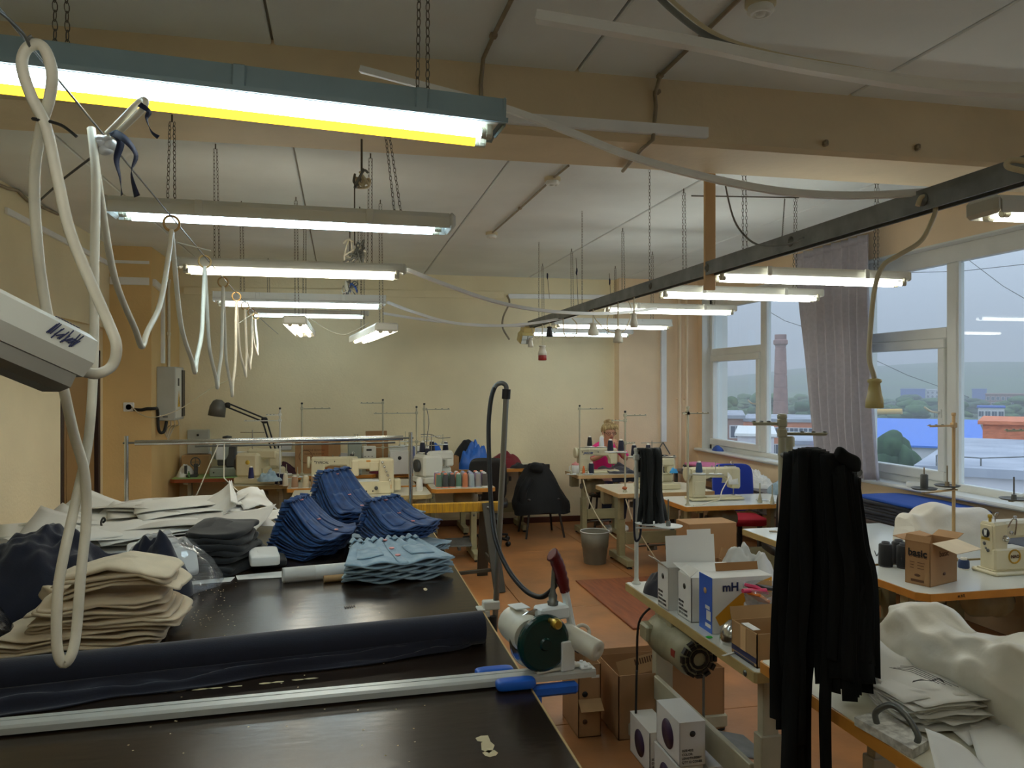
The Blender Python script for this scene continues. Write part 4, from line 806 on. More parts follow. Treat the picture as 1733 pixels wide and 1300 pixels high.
# charcoal folded garments
z = TZ0
for k in range(4):
    th = .05; mb = MB(); n = 2
    for j in range(n):
        sl = MB().soft((0, 0, 0), (.32 - .012 * k - .01 * (j % 2), .42 - .015 * k, th / n * 1.5), .4, .034, 7, 40 + k * 3 + j, 40, 12, ez=.5)
        sl.v = [Vector((v.x, v.y, v.z + .01 * sin(v.x * 14 + k) + .008 * sin(v.y * 11 + 2 * k))) for v in sl.v]; mb.at(T(-.58 + .012 * (k % 2), 4.08 + .008 * k, z + th * (j + .5) / n) @ RZ(-.35 + .05 * k)); mb.add(sl.v, sl.f, True); mb.m = Matrix()
    mb.v = [Vector((v.x, v.y, max(v.z, TZ0 + .003))) for v in mb.v]
    solo('folded_garment', 'charcoal folded garment, ' + ['lowest', 'second from the bottom', 'second from the top', 'topmost'][k] + ' of the charcoal stack', 'garment', mb, m_char); z += th + .001
# clear plastic bag with white sheets
m_poly = glassmat('clear_polythene', (.9, .92, .95), .08, rough=.12, haze=.12)
solo('paper_pack', 'white paper pack inside the clear plastic bag', 'paper', MB().at(T(-.80, 3.86, TZ0 + .10) @ RZ(.2) @ RY(-.05) @ RX(.3)).soft((0, 0, 0), (.30, .34, .03), .15, .003, 9, 2, 30, 8), m_paper)
bagm = mound(-.78, 3.80, .52, .52, .20, TZ0, 21, rot=.2, amp=.25, fr=11, ridge=.3, nu=60, nv=34)
solo('plastic_bag', 'clear plastic bag crumpled over white paper beside the charcoal stack', 'bag', bagm, m_poly)
# papers
Rp = random.Random(9)
def sheet(c, lx, ly, rot, bend=0, bend2=0, lift=None, seed=0, n=14, tilt=(0, 0)):
    M = T(*c) @ RZ(rot) @ RX(tilt[0]) @ RY(tilt[1]); mb = MB().at(M)
    def fn(u, v):
        x, y = (u - .5) * lx, (v - .5) * ly; z = bend * (u - .5) ** 2 * lx + bend2 * (v - .5) ** 2 * ly + .012 * noise.noise(Vector((u * 2.5, v * 2.5, seed)))
        if lift: k = max(0, (u * lift[0] + v * lift[1]) - lift[2]); z += lift[3] * k * k
        return (x, y, z)
    return mb.grid(fn, n, n)
n = 0
for k in range(26):
    cx = -1.7 + .036 * k + Rp.uniform(-.1, .1); cy = 4.75 + Rp.uniform(-.3, .3); zz = TZ0 + .02 + .0062 * k + Rp.uniform(0, .008) + (.03 if cy > 4.8 else 0)
    b1 = Rp.uniform(-.25, .1); b2 = Rp.uniform(-.2, .12); lf = Rp.choice([None, (1, .5, 1.0, Rp.uniform(.15, .45)), (-1, .6, -.05, Rp.uniform(.2, .4))])
    mb = sheet((cx, cy, zz), Rp.uniform(.55, .9), Rp.uniform(.4, .62), Rp.uniform(-.5, .5), b1, b2, lf, k)
    mb.v = [Vector((max(v.x, -2.19), min(v.y, 5.36), max(v.z, TZ0 + .004 + .0015 * k))) for v in mb.v]
    solo('pattern_sheet', 'large white pattern paper sheet in the loose pile at the table end', 'paper', mb, m_paper if k % 3 else m_paper2, 'pattern papers piled on the cutting table', solid=.0012)
def free(label, mb, m=None, **kw):
    mb.v = [Vector((v.x, v.y, max(v.z, TZ0 + .004))) for v in mb.v]; return solo('pattern_sheet', label, 'paper', mb, m or m_paper, solid=.0014, **kw)
def quadsheet(a, b, c, d_, wav=.01, seed=0, n=12, bow=0.0, bowdir=(0, 0, 1)):
    a, b, c, d_ = map(Vector, (a, b, c, d_)); D = Vector(bowdir)
    return MB().grid(lambda u, v: (a.lerp(b, u)).lerp(d_.lerp(c, u), v) + Vector((0, 0, wav * noise.noise(Vector((u * 3, v * 3, seed))))) + D * (bow * sin(pi * u)), n, n)
free('tall white paper fold peaking above the paper pile', quadsheet(ad(300, 862, 4.6), ad(392, 812, 4.75), ad(400, 856, 4.4), ad(318, 880, 4.3), .02, 1, bow=-.04))
free('white paper flap hanging from the tall paper peak', quadsheet(ad(388, 812, 4.75), ad(400, 836, 4.65), ad(402, 852, 4.4), ad(390, 848, 4.4), .004, 2))
free('white paper sheet raised right of the tall paper peak', quadsheet(ad(398, 836, 4.9), ad(436, 824, 5.1), ad(470, 862, 4.6), ad(412, 862, 4.5), .012, 3, bow=.02))
free('broad white paper sheet sloping under the tall peak', quadsheet(ad(270, 876, 4.7), ad(430, 856, 4.9), ad(435, 896, 4.25), ad(330, 900, 4.2), .015, 4))
free('long white paper sheet over the left of the pile', quadsheet(ad(95, 862, 4.6), ad(320, 848, 5.0), ad(290, 892, 4.35), ad(110, 905, 4.1), .02, 5))
free('white paper sheet tilted up before the denim shorts', quadsheet(ad(430, 872, 5.0), ad(520, 846, 5.2), ad(500, 866, 5.0), ad(440, 886, 4.8), .01, 6))
free('white torn paper pile beside the blue shorts', mound(-.13, 4.95, .42, .5, .12, TZ0, 31, amp=.4, fr=8, ridge=.3), m_paper)
free('pale grey paper sheet under the navy heap', quadsheet(ad(20, 930, 3.9), ad(110, 922, 4.1), ad(75, 985, 3.5), ad(-40, 1000, 3.3), .012, 8), m_paper2)
solo('paper_roll', 'rolled brownish paper by the left wall beyond the denim', 'paper roll', MB().cyl(az(5, 935, TZ0 + .075), az(92, 912, TZ0 + .075), .07, n=22), m_paper2)
solo('paper_roll', 'white paper scroll lying along the front of the paper pile', 'paper roll', MB().cyl(ad(105, 922, 4.05), ad(262, 893, 4.35), .028, n=14), m_paper)
solo('paper_roll', 'thin white paper tube in front of the paper scroll', 'paper roll', MB().cyl(ad(120, 934, 3.98), ad(255, 903, 4.3), .02, n=12), m_paper)
solo('pattern_hook', 'small black hook lying on the white papers', 'hook', MB().tube(spl([ad(173, 893, 4.2), ad(171, 884, 4.22), ad(175, 876, 4.24), ad(178, 880, 4.24), ad(174, 884, 4.24)], 4), .006, 6).tube([ad(142, 893, 4.2), ad(196, 892, 4.3)], .003, 5), m_black)
solo('yellow_tag', 'bright yellow paper tag near the white scroll', 'tag', MB().at(T(ad(128, 912, 4.0))).box((0, 0, 0), (.05, .03, .004), .001), mat('bright_yellow_paper', (226, 220, 40), .6))
# rolled white paper, pads, kraft rolls near the shorts
a, b = az(478, 974, TZ0 + .03), az(612, 962, TZ0 + .03)
thing('paper_roll', 'white rolled paper lying in front of the dark blue shorts', 'paper roll', [('outer_wrap', MB().cyl(a, b, .034, n=20, caps=False), m_paper, None, {'solid': .002}), ('inner_coil', MB().cyl(a + Vector((.004, 0, 0)), b, .022, n=16, caps=False), m_paper, None, {'solid': .002}), ('edge_flap', MB().cyl(a.lerp(b, .02), a.lerp(b, .4), .0355, n=20, caps=False), m_paper2)])
solo('white_pad', 'white folded fabric pad left of the dark blue shorts', 'pad', MB().at(T(az(448, 945, TZ0 + .06)) @ RZ(.15)).soft((0, .06, 0), (.14, .26, .05), .16, .004, 12, 1, 40, 12, ez=.3), m_paper)
solo('black_pad', 'black block under the white folded pad', 'pad', MB().at(T(az(448, 952, TZ0 + .017)) @ RZ(.15)).soft((.02, .05, 0), (.17, .22, .032), .3, .003, 9, 2, 26, 10), m_char)
solo('paper_strip', 'white paper strip beside the rolled paper', 'paper', MB().add([az(399, 974, TZ0 + .003), az(484, 966, TZ0 + .003), az(490, 976, TZ0 + .003), az(402, 981, TZ0 + .003)], [(3, 2, 1, 0)]), m_paper, solid=.002)
solo('paper_strip', 'longer white paper strip before the charcoal stack', 'paper', MB().add([az(300, 986, TZ0 + .003), az(398, 976, TZ0 + .003), az(390, 984, TZ0 + .003), az(325, 989, TZ0 + .003)], [(3, 2, 1, 0)]), m_paper, solid=.002)
for k in range(2):
    a = az(548 + 32 * k, 980 - 2 * k, TZ0 + .016); solo('kraft_roll', ['small kraft paper roll with a curled flap', 'small kraft paper roll tucked under the light blue shorts'][k], 'paper roll', MB().cyl(a, a + Vector((.085, .015, 0)), .016, n=14), m_kraft)
# ---------------------------------------------------------------- denim shorts
def shorts_mesh(lift, seed, top, dark):
    """local: waist at +y, hem at -y, lies on z=0; lift raises the waist"""
    w0, w1, L = .25, .40, .27; R = random.Random(seed)
    def zf(u, v): k = (1 - v) ** 1.7; return lift[0] * k + lift[1] * (1 - k) + lift[2] * sin(pi * v)
    def body(u, v):
        w = w0 + (w1 - w0) * v ** .8; x = (u - .5) * w; y = L * (.5 - v) - .035 * v * (1 - (2 * u - 1) ** 2) * 0 - .05 * v * v * abs(2 * u - 1) ** 2 * -1
        g = .008 * sin(u * 40 + seed) * (1 - v) ** 3 + .007 * sin(u * 15 + seed * 2) * v ** 2
        return Vector((x, y, zf(u, v) + g + .004 * noise.noise(Vector((u * 4, v * 4, seed)))))
    def band(u, v):
        w = w0 * 1.04; x = (u - .5) * w; y = L * .5 + .03 - .04 * v
        return Vector((x, y, zf(u, 0) + .006 + (.010 if not top else .006) * sin(u * 60 + seed) * (1 - .4 * v) + .004 * sin(u * 23)))
    cl = MB().grid(body, 26, 14); bn = MB().grid(band, 60, 3); out = [('cloth', cl, None), ('waistband', bn, None)]
    if top:
        for s in (-1, 1):
            def pk(u, v, s=s):
                uu = .5 + s * (.14 + .26 * u); vv = .30 + .38 * v + .05 * (1 - abs(2 * u - 1)) * (v > .5); p = body(uu, vv); p.z += .006; return p
            out.append(('pocket', MB().grid(pk, 8, 8), None))
        out.append(('placket', MB().grid(lambda u, v: body(.455 + .09 * u, v * .98) + Vector((0, 0, .0055)), 4, 14), None))
    if top or seed % 3 == 0:
        for v in ((.04, .36, .68) if top else (.1,)):
            p = body(.5, v); out.append(('button', MB().at(T(p.x, p.y, p.z + .007)).lathe([(.0095, 0), (.0105, .002), (.0095, .0045), (.006, .003), (0, .003)], 12), m_pink))
    return out
def shorts_stack(n, x, y, rot, m, dw, dh, what, bow=.0, z0=TZ0, fan=.5, showtop=False, grp=None, sc=1.0, sh=.007):
    for k in range(n):
        lift = (.012 + dw * k, .012 + dh * k, bow * k); top = (k == n - 1)
        ps = []
        for (nm, mb, mm) in shorts_mesh(lift, k + int(x * 100) % 7, top and showtop, m): ps.append((nm, mb, mm or m, None, {} if nm == 'button' else {'solid': .006 if nm == 'cloth' else .004 if nm == 'waistband' else .002}))
        lab = (what + ' shorts, topmost of ' if top else what + ' shorts inside ') + grp
        thing('denim_shorts', lab, 'shorts', ps, None if top else grp, local=True, loc=(x + .004 * math.sin(k * 2.1) + sin(rot) * sh * k, y - cos(rot) * sh * k, z0), sc=sc, rz=rot + fan * (k / n - .5) * .25 + .03 * sin(k * 3))
shorts_stack(9, .245, 3.74, radians(10), m_lden, .0115, .008, sc=1.28, sh=.003, what='light blue denim', grp='the front light blue pile', showtop=True)
shorts_stack(14, -.16, 4.33, radians(66), m_denim, .0190, .0075, sc=1.1, what='dark blue denim', bow=-.002, grp='the dark blue pile beside the white rolled paper', fan=.9, showtop=True)
shorts_stack(17, .00, 4.93, radians(46), m_denim, .0200, .0080, sc=1.1, what='dark blue denim', bow=-.002, grp='the tallest dark blue pile before the machines', fan=.9, showtop=True)
shorts_stack(5, .36, 4.22, radians(35), m_lden, .011, .009, 'light blue denim', grp='the light blue pile under the right dark blue one', fan=.6)
shorts_stack(12, .29, 4.30, radians(42), m_denim, .0165, .0065, sc=1.05, what='dark blue denim', bow=-.001, grp='the dark blue pile nearest the table edge', z0=TZ0 + .068, fan=.9, showtop=True)
shorts_stack(9, .30, 5.05, radians(40), m_lden, .0185, .008, what='light blue denim', grp='the light blue pile by the tube rack post', fan=.8, showtop=True)
shorts_stack(4, -.02, 4.58, radians(60), m_lden, .012, .009, 'light blue denim', grp='the small light blue pile between the dark blue ones', fan=.5)
# ---------------------------------------------------------------- tube rack
yl = 5.32; xl, xr = -1.31, .46
post = lambda x, bend: MB().tube(spl([(x + bend, yl - .0, TZ0 + .005), (x + bend * .3, yl, TZ0 + .03), (x, yl, TZ0 + .1), (x, yl, 1.2), (x, yl, 1.475)], 5), .013, 10)
thing('fabric_spreader_rack', 'chromed tube rack standing across the end of the cutting table', 'rack', [('post', post(xl, 0), m_chrome), ('post', post(xr, -.05), m_chrome), ('roller_bar', MB().cyl((xl + .05, yl, 1.43), (xr - .05, yl, 1.437), .017, n=14), m_chrome, [('bar_axle', MB().cyl((xl - .02, yl, 1.43), (xr + .02, yl, 1.437), .006, n=8), m_steel)]), ('thin_rod', MB().cyl((xl + .4, yl + .03, 1.40), (xr - .1, yl + .03, 1.405), .006, n=8), m_steel),
    ('string', MB().tube([(xl + .55, yl, 1.43), (xl + .42, yl - .03, 1.1), (xl + .38, yl - .03, TZ0 + .15)], .004, 5).tube([(xl + .58, yl, 1.43), (xl + .58, yl - .02, 1.2), (xl + .68, yl - .03, TZ0 + .2)], .004, 5), m_cable)])
# ================================================================ sewing tables
m_lam = mat('white_laminate', (214, 210, 190), 0.25, var=.03, vs=4, spec=.5); m_lam2 = mat('pale_grey_laminate', (216, 220, 216), 0.2, var=.02, vs=4)
m_oedge = mat('orange_wood_edge', (196, 132, 52), 0.45, var=.08, vs=10); m_bedge = mat('beige_edge', (196, 164, 118), 0.5, var=.05, vs=10); m_gedge = mat('yellow_grey_edge', (176, 156, 104), 0.5, var=.05, vs=10)
m_frame = mat('olive_grey_enamel', (164, 160, 126), 0.45, var=.06, vs=12); m_frame2 = mat('grey_beige_enamel', (178, 174, 150), 0.45, var=.06, vs=12)
m_cream = mat('cream_machine_enamel', (214, 206, 174), 0.35, var=.03, vs=10); m_grnm = mat('grey_green_machine', (150, 158, 148), 0.4); m_dkm = mat('dark_grey_machine', (70, 72, 72), 0.45)
m_motor = mat('motor_grey_beige', (150, 146, 118), 0.45, var=.08, vs=20)
def stable(label, loc, rz, L=1.2, D=.58, z=.75, edge=None, lam=None, fr=None, motor=True, box=True, pedal=True, group=None, legs=(-1, 1), corner=.05, ly=0.0, extra=None):
    edge, lam, fr = edge or m_oedge, lam or m_lam, fr or m_frame; h, k = L / 2, D / 2; c = corner
    poly = [(-h + c, -k), (h - c, -k), (h, -k + c), (h, k - .01), (h - .01, k), (-h + .01, k), (-h, k - .01), (-h, -k + c)]
    ins = [(x * (1 - .006 / abs(h)), y * (1 - .006 / abs(k))) for x, y in poly]
    ps = [('edge_band', MB().prism(poly, z - .04, z - .002), edge), ('tabletop', MB().prism(ins, z - .004, z), lam)]
    for s in legs:
        x = s * (h - .16)
        ps.append(('leg', MB().at(T(0, ly, 0)).bx(x - .03, x + .03, -.045, .045, .07, z - .30, .004).bx(x - .022, x + .022, -.033, .033, z - .34, z - .04, .003).bx(x - .03, x + .03, -k + .06 - ly, k - .06 - ly, z - .07, z - .04, .003), fr, [('bolt', MB().at(T(x, ly - .046, min(.5, z - .33)) @ RX(pi / 2)).lathe([(.012, 0), (.012, .006), (0, .008)], 8), m_steel)]))
        ps.append(('foot', MB().at(T(0, ly * .4, 0)).bx(x - .035, x + .035, -.27, .27, .02, .085, .006), fr))
        for t in (-.24, .24): ps.append(('rubber_pad', MB().at(T(x, t + ly * .4, 0)).lathe([(.028, 0), (.03, .006), (.018, .012), (.012, .022)], 10), m_black))
    if len(legs) == 2: ps.append(('crossbar', MB().at(T(0, ly, 0)).bx(-h + .19, h - .19, .035, .06, .20, .32, .004), fr))
    if pedal: ps.append(('pedal', MB().at(T(0, -.02, .16) @ RX(.25)).box((0, 0, 0), (.26, .20, .012), .004).box((0, .0, -.03), (.03, .2, .04), .004), m_dsteel))
    if motor:
        mp = MB().at(T(.10, .02, z - .16) @ RY(pi / 2)).lathe([(.0, -.14), (.06, -.14), (.075, -.125), (.08, -.05), (.08, .02), (.088, .025), (.088, .06), (.07, .10), (.05, .11), (.0, .11)], 20); mp.at(Matrix()).bx(.06, .14, -.02, .06, z - .09, z - .04, .004)
        ps.append(('motor', mp, m_motor, [('pulley', MB().at(T(.225, .02, z - .16) @ RY(pi / 2)).lathe([(.03, 0), (.032, .004), (.024, .01), (.032, .016), (.03, .02)], 16), m_dsteel)]))
    if box: ps.append(('control_box', MB().at(T(h - .10, -k + .10, z - .12)).box((0, 0, 0), (.1, .09, .14), .008), m_motor, [('switch', MB().box((h - .10, -k + .052, z - .12), (.03, .012, .05), .003), m_black)]))
    if extra: ps += extra
    return thing('sewing_table', label, 'table', ps, group, local=True, loc=loc, rz=rz)
def text_part(name, txt, size, M, m, **kw): return (name, text_mb(txt, size, M, **kw), m)
def lockstitch(label, loc, rz, txt=None, tcol=None, extra=None, m=None, name='sewing_machine', logo=None):
    m = m or m_cream
    rr = lambda x, hy, z0, z1, b=.014: [Vector((x, y, z)) for y, z in ((-hy + b, z0), (hy - b, z0), (hy, z0 + b), (hy, z1 - b), (hy - b, z1), (-hy + b, z1), (-hy, z1 - b), (-hy, z0 + b))]
    arm = MB().loft([rr(-.235, .045, .10, .275), rr(-.23, .052, .095, .285), rr(-.155, .054, .10, .29), rr(-.15, .05, .15, .29), rr(-.12, .045, .195, .29), rr(.05, .045, .20, .29), rr(.10, .05, .185, .292), rr(.115, .058, .02, .292), rr(.225, .06, .02, .29), rr(.235, .055, .03, .28)], smooth=False)
    ps = [('bed', MB().bx(-.26, .25, -.09, .09, 0, .022, .008).bx(-.25, .1, -.06, .06, .022, .03, .006), m), ('arm', arm, m),
          ('face_plate', MB().bx(-.241, -.234, -.04, .04, .11, .27, .003), m, [('screw', MB().at(T(-.241, .0, .14) @ RY(-pi / 2)).lathe([(.007, 0), (.007, .003), (0, .004)], 8), m_steel), ('screw', MB().at(T(-.241, .0, .24) @ RY(-pi / 2)).lathe([(.007, 0), (.007, .003), (0, .004)], 8), m_steel)]),
          ('needle_bar', MB().cyl((-.195, 0, .05), (-.195, 0, .10), .004, n=8).cyl((-.195, 0, .03), (-.195, 0, .05), .0015, n=6), m_chrome),
          ('presser_foot', MB().cyl((-.185, .012, .045), (-.185, .012, .10), .004, n=8).box((-.19, .0, .036), (.03, .035, .008), .002), m_chrome),
          ('handwheel', MB().at(T(.245, 0, .235) @ RY(pi / 2)).lathe([(.02, -.01), (.02, .0), (.055, .004), (.062, .01), (.062, .03), (.055, .034), (.03, .03), (.0, .032)], 22), m_cream),
          ('tension_unit', MB().at(T(-.17, -.055, .20) @ RX(pi / 2)).lathe([(.018, 0), (.018, .004), (.010, .006), (.016, .010), (.010, .02), (.0, .026)], 14).at(T(-.13, -.05, .23) @ RX(pi / 2)).lathe([(.01, 0), (.01, .01), (0, .012)], 10), m_chrome),
          ('stitch_dial', MB().at(T(.17, -.06, .13) @ RX(pi / 2)).lathe([(.026, 0), (.026, .008), (.02, .014), (0, .015)], 16), m_cream),
          ('thread_guide', MB().tube(spl([(-.20, -.02, .285), (-.20, -.02, .33), (-.18, -.02, .335), (-.18, -.01, .31)], 3), .003, 5).cyl((-.05, 0, .29), (-.05, 0, .31), .009, n=8).cyl((.02, 0, .29), (.02, 0, .305), .007, n=8), m_chrome),
          ('screws', MB().at(T(.0, -.0455, .245) @ RX(pi / 2)).lathe([(.006, 0), (.006, .002), (0, .003)], 8).at(T(.14, -.06, .245) @ RX(pi / 2)).lathe([(.006, 0), (.006, .002), (0, .003)], 8).at(T(.0, .0455, .245) @ RX(-pi / 2)).lathe([(.006, 0), (.006, .002), (0, .003)], 8).at(T(.14, .06, .16) @ RX(-pi / 2)).lathe([(.006, 0), (.006, .002), (0, .003)], 8).at(T(.20, .06, .25) @ RX(-pi / 2)).lathe([(.006, 0), (.006, .002), (0, .003)], 8), m_black, None, {'kind': 'stuff'}),
          ('rear_panel', MB().bx(.125, .22, .058, .063, .05, .17, .003), m)]
    if txt:
        ps.append(text_part('lettering', txt, .036, T(.13, .0605, .235) @ RZ(pi) @ RX(pi / 2), tcol or m_black, depth=.0006, shear=.25, bold=.0006))
    if extra: ps += extra
    return thing(name, label, 'sewing machine', ps, local=True, loc=loc, rz=rz)
def overlock(label, loc, rz, m=None, s=1.0, badge=False):
    m = m or m_cream
    ps = [('base', MB().bx(-.17, .17, -.12, .14, 0, .05, .008), m), ('body', MB().bx(-.02, .17, -.10, .12, .05, .24, .02).bx(-.16, 0, -.10, .0, .05, .12, .012), m), ('arm', MB().bx(-.15, .1, -.02, .06, .19, .27, .016).bx(-.16, -.08, -.03, .05, .13, .25, .012), m), ('front_cover', MB().bx(-.0, .165, -.112, -.10, .03, .20, .004), m_lb3, [('orange_sticker', MB().bx(.04, .10, -.114, -.111, .12, .15), mat('orange_sticker', (220, 130, 40), .5) if 'orange_sticker' not in MATS else MATS['orange_sticker'])]),
          ('presser_foot', MB().cyl((-.12, -.02, .06), (-.12, -.02, .14), .005, n=8).box((-.12, -.03, .06), (.03, .05, .008), .002), m_chrome), ('handwheel', MB().at(T(.17, .02, .15) @ RY(pi / 2)).lathe([(.02, 0), (.05, .004), (.055, .01), (.055, .03), (.045, .034), (0, .03)], 18), m_dkm)]
    if badge: ps.append(('yellow_badge', MB().at(T(.06, .121, .17) @ RX(-pi / 2)).lathe([(.018, 0), (.018, .002), (0, .003)], 16), mat('badge_yellow', (210, 180, 70), .5)))
    for k in range(4): ps.append(('tension_knob', MB().at(T(.02 + .035 * k, -.10, .225) @ RX(pi / 2 + .6)).lathe([(.011, 0), (.011, .006), (.007, .01), (.009, .018), (0, .02)], 10), m_chrome))
    ps.append(('thread_rod', MB().cyl((.06, .04, .24), (.06, .04, .42), .004, n=6).cyl((-.04, .04, .40), (.16, .04, .40), .003, n=6), m_chrome))
    o = thing('overlock_machine', label, 'sewing machine', ps, local=True, loc=loc, rz=rz); o.scale = (s, s, s); return o
def coverstitch(label, loc, rz):
    m = m_cream
    ps = [('base_box', MB().bx(-.25, .17, -.10, .10, 0, .12, .008), m, [('cover_seam', MB().bx(-.151, -.149, -.1015, -.099, .01, .11), m_dsteel)]), ('column', MB().bx(.06, .20, -.09, .09, .0, .33, .012), m),
          ('arm', MB().bx(-.20, .10, -.06, .06, .235, .33, .012).bx(-.20, -.13, -.065, .065, .17, .32, .01).bx(-.03, .06, -.07, .07, .215, .30, .008), m), ('cloth_plate', MB().bx(-.25, .06, -.10, .10, .12, .126, .002), m_lb2),
          ('needle_bar', MB().cyl((-.165, 0, .135), (-.165, 0, .18), .007, n=8).box((-.165, -.01, .135), (.04, .05, .012), .003), m_dkm), ('motor_housing', MB().bx(.20, .27, -.05, .07, .02, .13, .01), m_cream),
          ('orange_label', MB().bx(.11, .175, -.0925, -.089, .045, .085), m_oedge), ('blue_lettering', text_mb('MAUSER', .016, T(.14, -.0915, .105) @ RX(pi / 2)), mat('blue_print', (60, 96, 150), .5)), ('hand_knob', MB().at(T(.03, -.105, .06) @ RX(pi / 2)).lathe([(.012, 0), (.018, .01), (.018, .03), (.012, .036), (0, .036)], 12), m_dkm),
          ('warning_sticker', MB().bx(-.06, -.02, -.0625, -.059, .305, .32), m_oedge), ('screws', MB().at(T(.0, -.1, .03) @ RX(pi / 2)).lathe([(.007, 0), (.007, .004), (0, .005)], 8).at(T(-.06, -.1, .03) @ RX(pi / 2)).lathe([(.007, 0), (.007, .004), (0, .005)], 8), m_black, None, {'kind': 'stuff'})]
    for k in range(5): ps.append(('tension_knob', MB().at(T(.09 + .017 * k, -.09, .30 - .042 * k) @ RX(pi / 2)).lathe([(.013, 0), (.013, .006), (.007, .01), (.012, .02), (.008, .03), (0, .032)], 10), m_chrome))
    return thing('coverstitch_machine', label, 'sewing machine', ps, local=True, loc=loc, rz=rz)
def stand(label, loc, h, arms, rests=(), m=None, r=.009, name='thread_stand'):
    """arms: (z, angle, length); rests: (z, angle, length)"""
    m = m or m_frame2
    ps = [('pole', MB().at(Matrix()).cyl((0, 0, 0), (0, 0, h), r, n=10), m), ('base_nut', MB().lathe([(.024, 0), (.024, .008), (.014, .014), (.014, .024)], 12), m), ('cap', MB().at(T(0, 0, h)).lathe([(r * 1.05, -.006), (r * 1.3, 0), (r * 1.3, .010), (r, .014)], 10), m_black if r < .0095 else m)]
    for z, a, l in arms:
        M = T(0, 0, z) @ RZ(a); b = MB().at(M).beam((r, 0, 0), (l, 0, .0), .020, .004, b=.001).beam((r, .009, -.004), (l, .009, -.004), .003, .010).box((0, 0, 0), (.03, .03, .03), .004)
        subs = [('eyelet', MB().at(M @ T(l * f, 0, .002)).lathe([(.007, 0), (.007, .004), (.004, .005)], 8), m_steel) for f in (.45, .7, .95)]
        ps.append(('guide_arm', b, m, subs))
    for z, a, l in rests:
        M = T(0, 0, z) @ RZ(a); ps.append(('spool_rest', MB().at(M).beam((-l, 0, 0), (l, 0, 0), .022, .008, b=.002).box((0, 0, 0), (.032, .032, .035), .004), m))
        for s in (-1, 1):
            ps.append(('spool_disc', MB().at(M @ T(s * l, 0, .006)).lathe([(.0, 0), (.055, .0), (.06, .004), (.058, .006), (.0, .004)], 22), m_lb2, [('spool_pin', MB().at(M).cyl((s * l, 0, .008), (s * l, 0, .115), .004, n=8).at(M @ T(s * l, 0, .008)).lathe([(.018, 0), (.014, .02), (.008, .035)], 10), m_frame2)]))
    return thing(name, label, 'thread stand', ps, local=True, loc=loc)
CONES = {}
def cone(label, loc, c, h=.10, r=.026, group=None, taper=.72, tip=(230, 226, 214), name='thread_cone', lean=0):
    k = ('thread_%d_%d_%d' % c); m = MATS.get(k) or mat(k, c, .75, bump=.25, bs=90, stretch=(.2, .2, 6), sheen=.2); k2 = 'cone_%d_%d_%d' % tip; m2 = MATS.get(k2) or mat(k2, tip, .5)
    ps = [('thread', MB().lathe([(r * .9, .006), (r, .012), (r * (taper * .5 + .5), h * .55), (r * taper, h - .012), (r * taper * .85, h - .006)], 18), m), ('core', MB().lathe([(r * .95, 0), (r * .95, .006), (r * taper * .6, h - .007), (r * taper * .6, h + .006), (r * taper * .4, h + .007), (r * taper * .4, h - .01)], 14), m2)]
    return thing(name, label, 'thread', ps, group, local=True, loc=loc)
NV = (24, 28, 52); BK = (18, 19, 24)
# ---------------------------------------------------------------- left block
stable('white sewing table with cover stitch machine behind the denim piles', (.2, 7.75, 0), 0, 1.3, .6, .75, m_gedge)
coverstitch('cream cover stitch machine with column of tension knobs and orange label', (.30, 7.70, .75), 0)
stable('long sewing table with orange edge behind the cover stitch machine', (.12, 8.47, 0), pi, 1.3, .58, .75)
lockstitch('cream long arm machine lettered TYPICAL behind the cover stitch machine', (-.06, 8.42, .75), pi, 'TYPICAL', m_dkm)
stable('sewing table with orange edge carrying the tray of coloured threads', (1.19, 8.09, 0), 0, .64, .86, .77, legs=(1,), motor=True, box=False)
stable('sewing table against the back wall under the cardboard boxes', (-.35, 9.56, 0), 0, 1.5, .6, .75)
stable('second sewing table against the back wall with printed thread boxes', (.85, 9.56, 0), 0, .8, .6, .75)
stable('sewing table against the back wall heaped with dark red and blue garments', (1.83, 9.56, 0), 0, 1.05, .6, .78, m_oedge)
# green table in the corner
m_green = mat('pale_green_top', (150, 186, 118), .45); m_rbrown = mat('red_brown_edge', (142, 72, 38), .4)
stable('pale green topped table with red brown edge in the back corner', (-1.47, 9.55, 0), 0, .74, .62, .75, m_rbrown, m_green, m_frame2, motor=False, box=False)
p = Vector((-1.30, 9.5, .75))
thing('button_machine', 'dark grey buttonhole machine on the green topped table', 'sewing machine', [('base', MB().at(T(p)).bx(-.15, .15, -.12, .12, 0, .10, .01), m_grnm), ('column', MB().at(T(p)).bx(.02, .13, -.08, .08, .10, .34, .015), m_dkm), ('head', MB().at(T(p)).soft((-.03, -.02, .30), (.20, .16, .24), .6, .01, 14, 3, 20, 12), m_grnm), ('face', MB().at(T(p)).box((-.03, -.10, .28), (.10, .02, .18), .02), m_lb2), ('needle_block', MB().at(T(p)).bx(-.07, .02, -.06, .02, .12, .2, .01), m_dkm), ('top_wheel', MB().at(T(p + Vector((.03, 0, .43)))).lathe([(.05, 0), (.055, .01), (.05, .02), (0, .03)], 14), m_dkm), ('screws', MB().at(T(p) @ T(-.1, -.12, .05) @ RX(pi / 2)).lathe([(.008, 0), (.008, .004), (0, .005)], 8), m_black)])
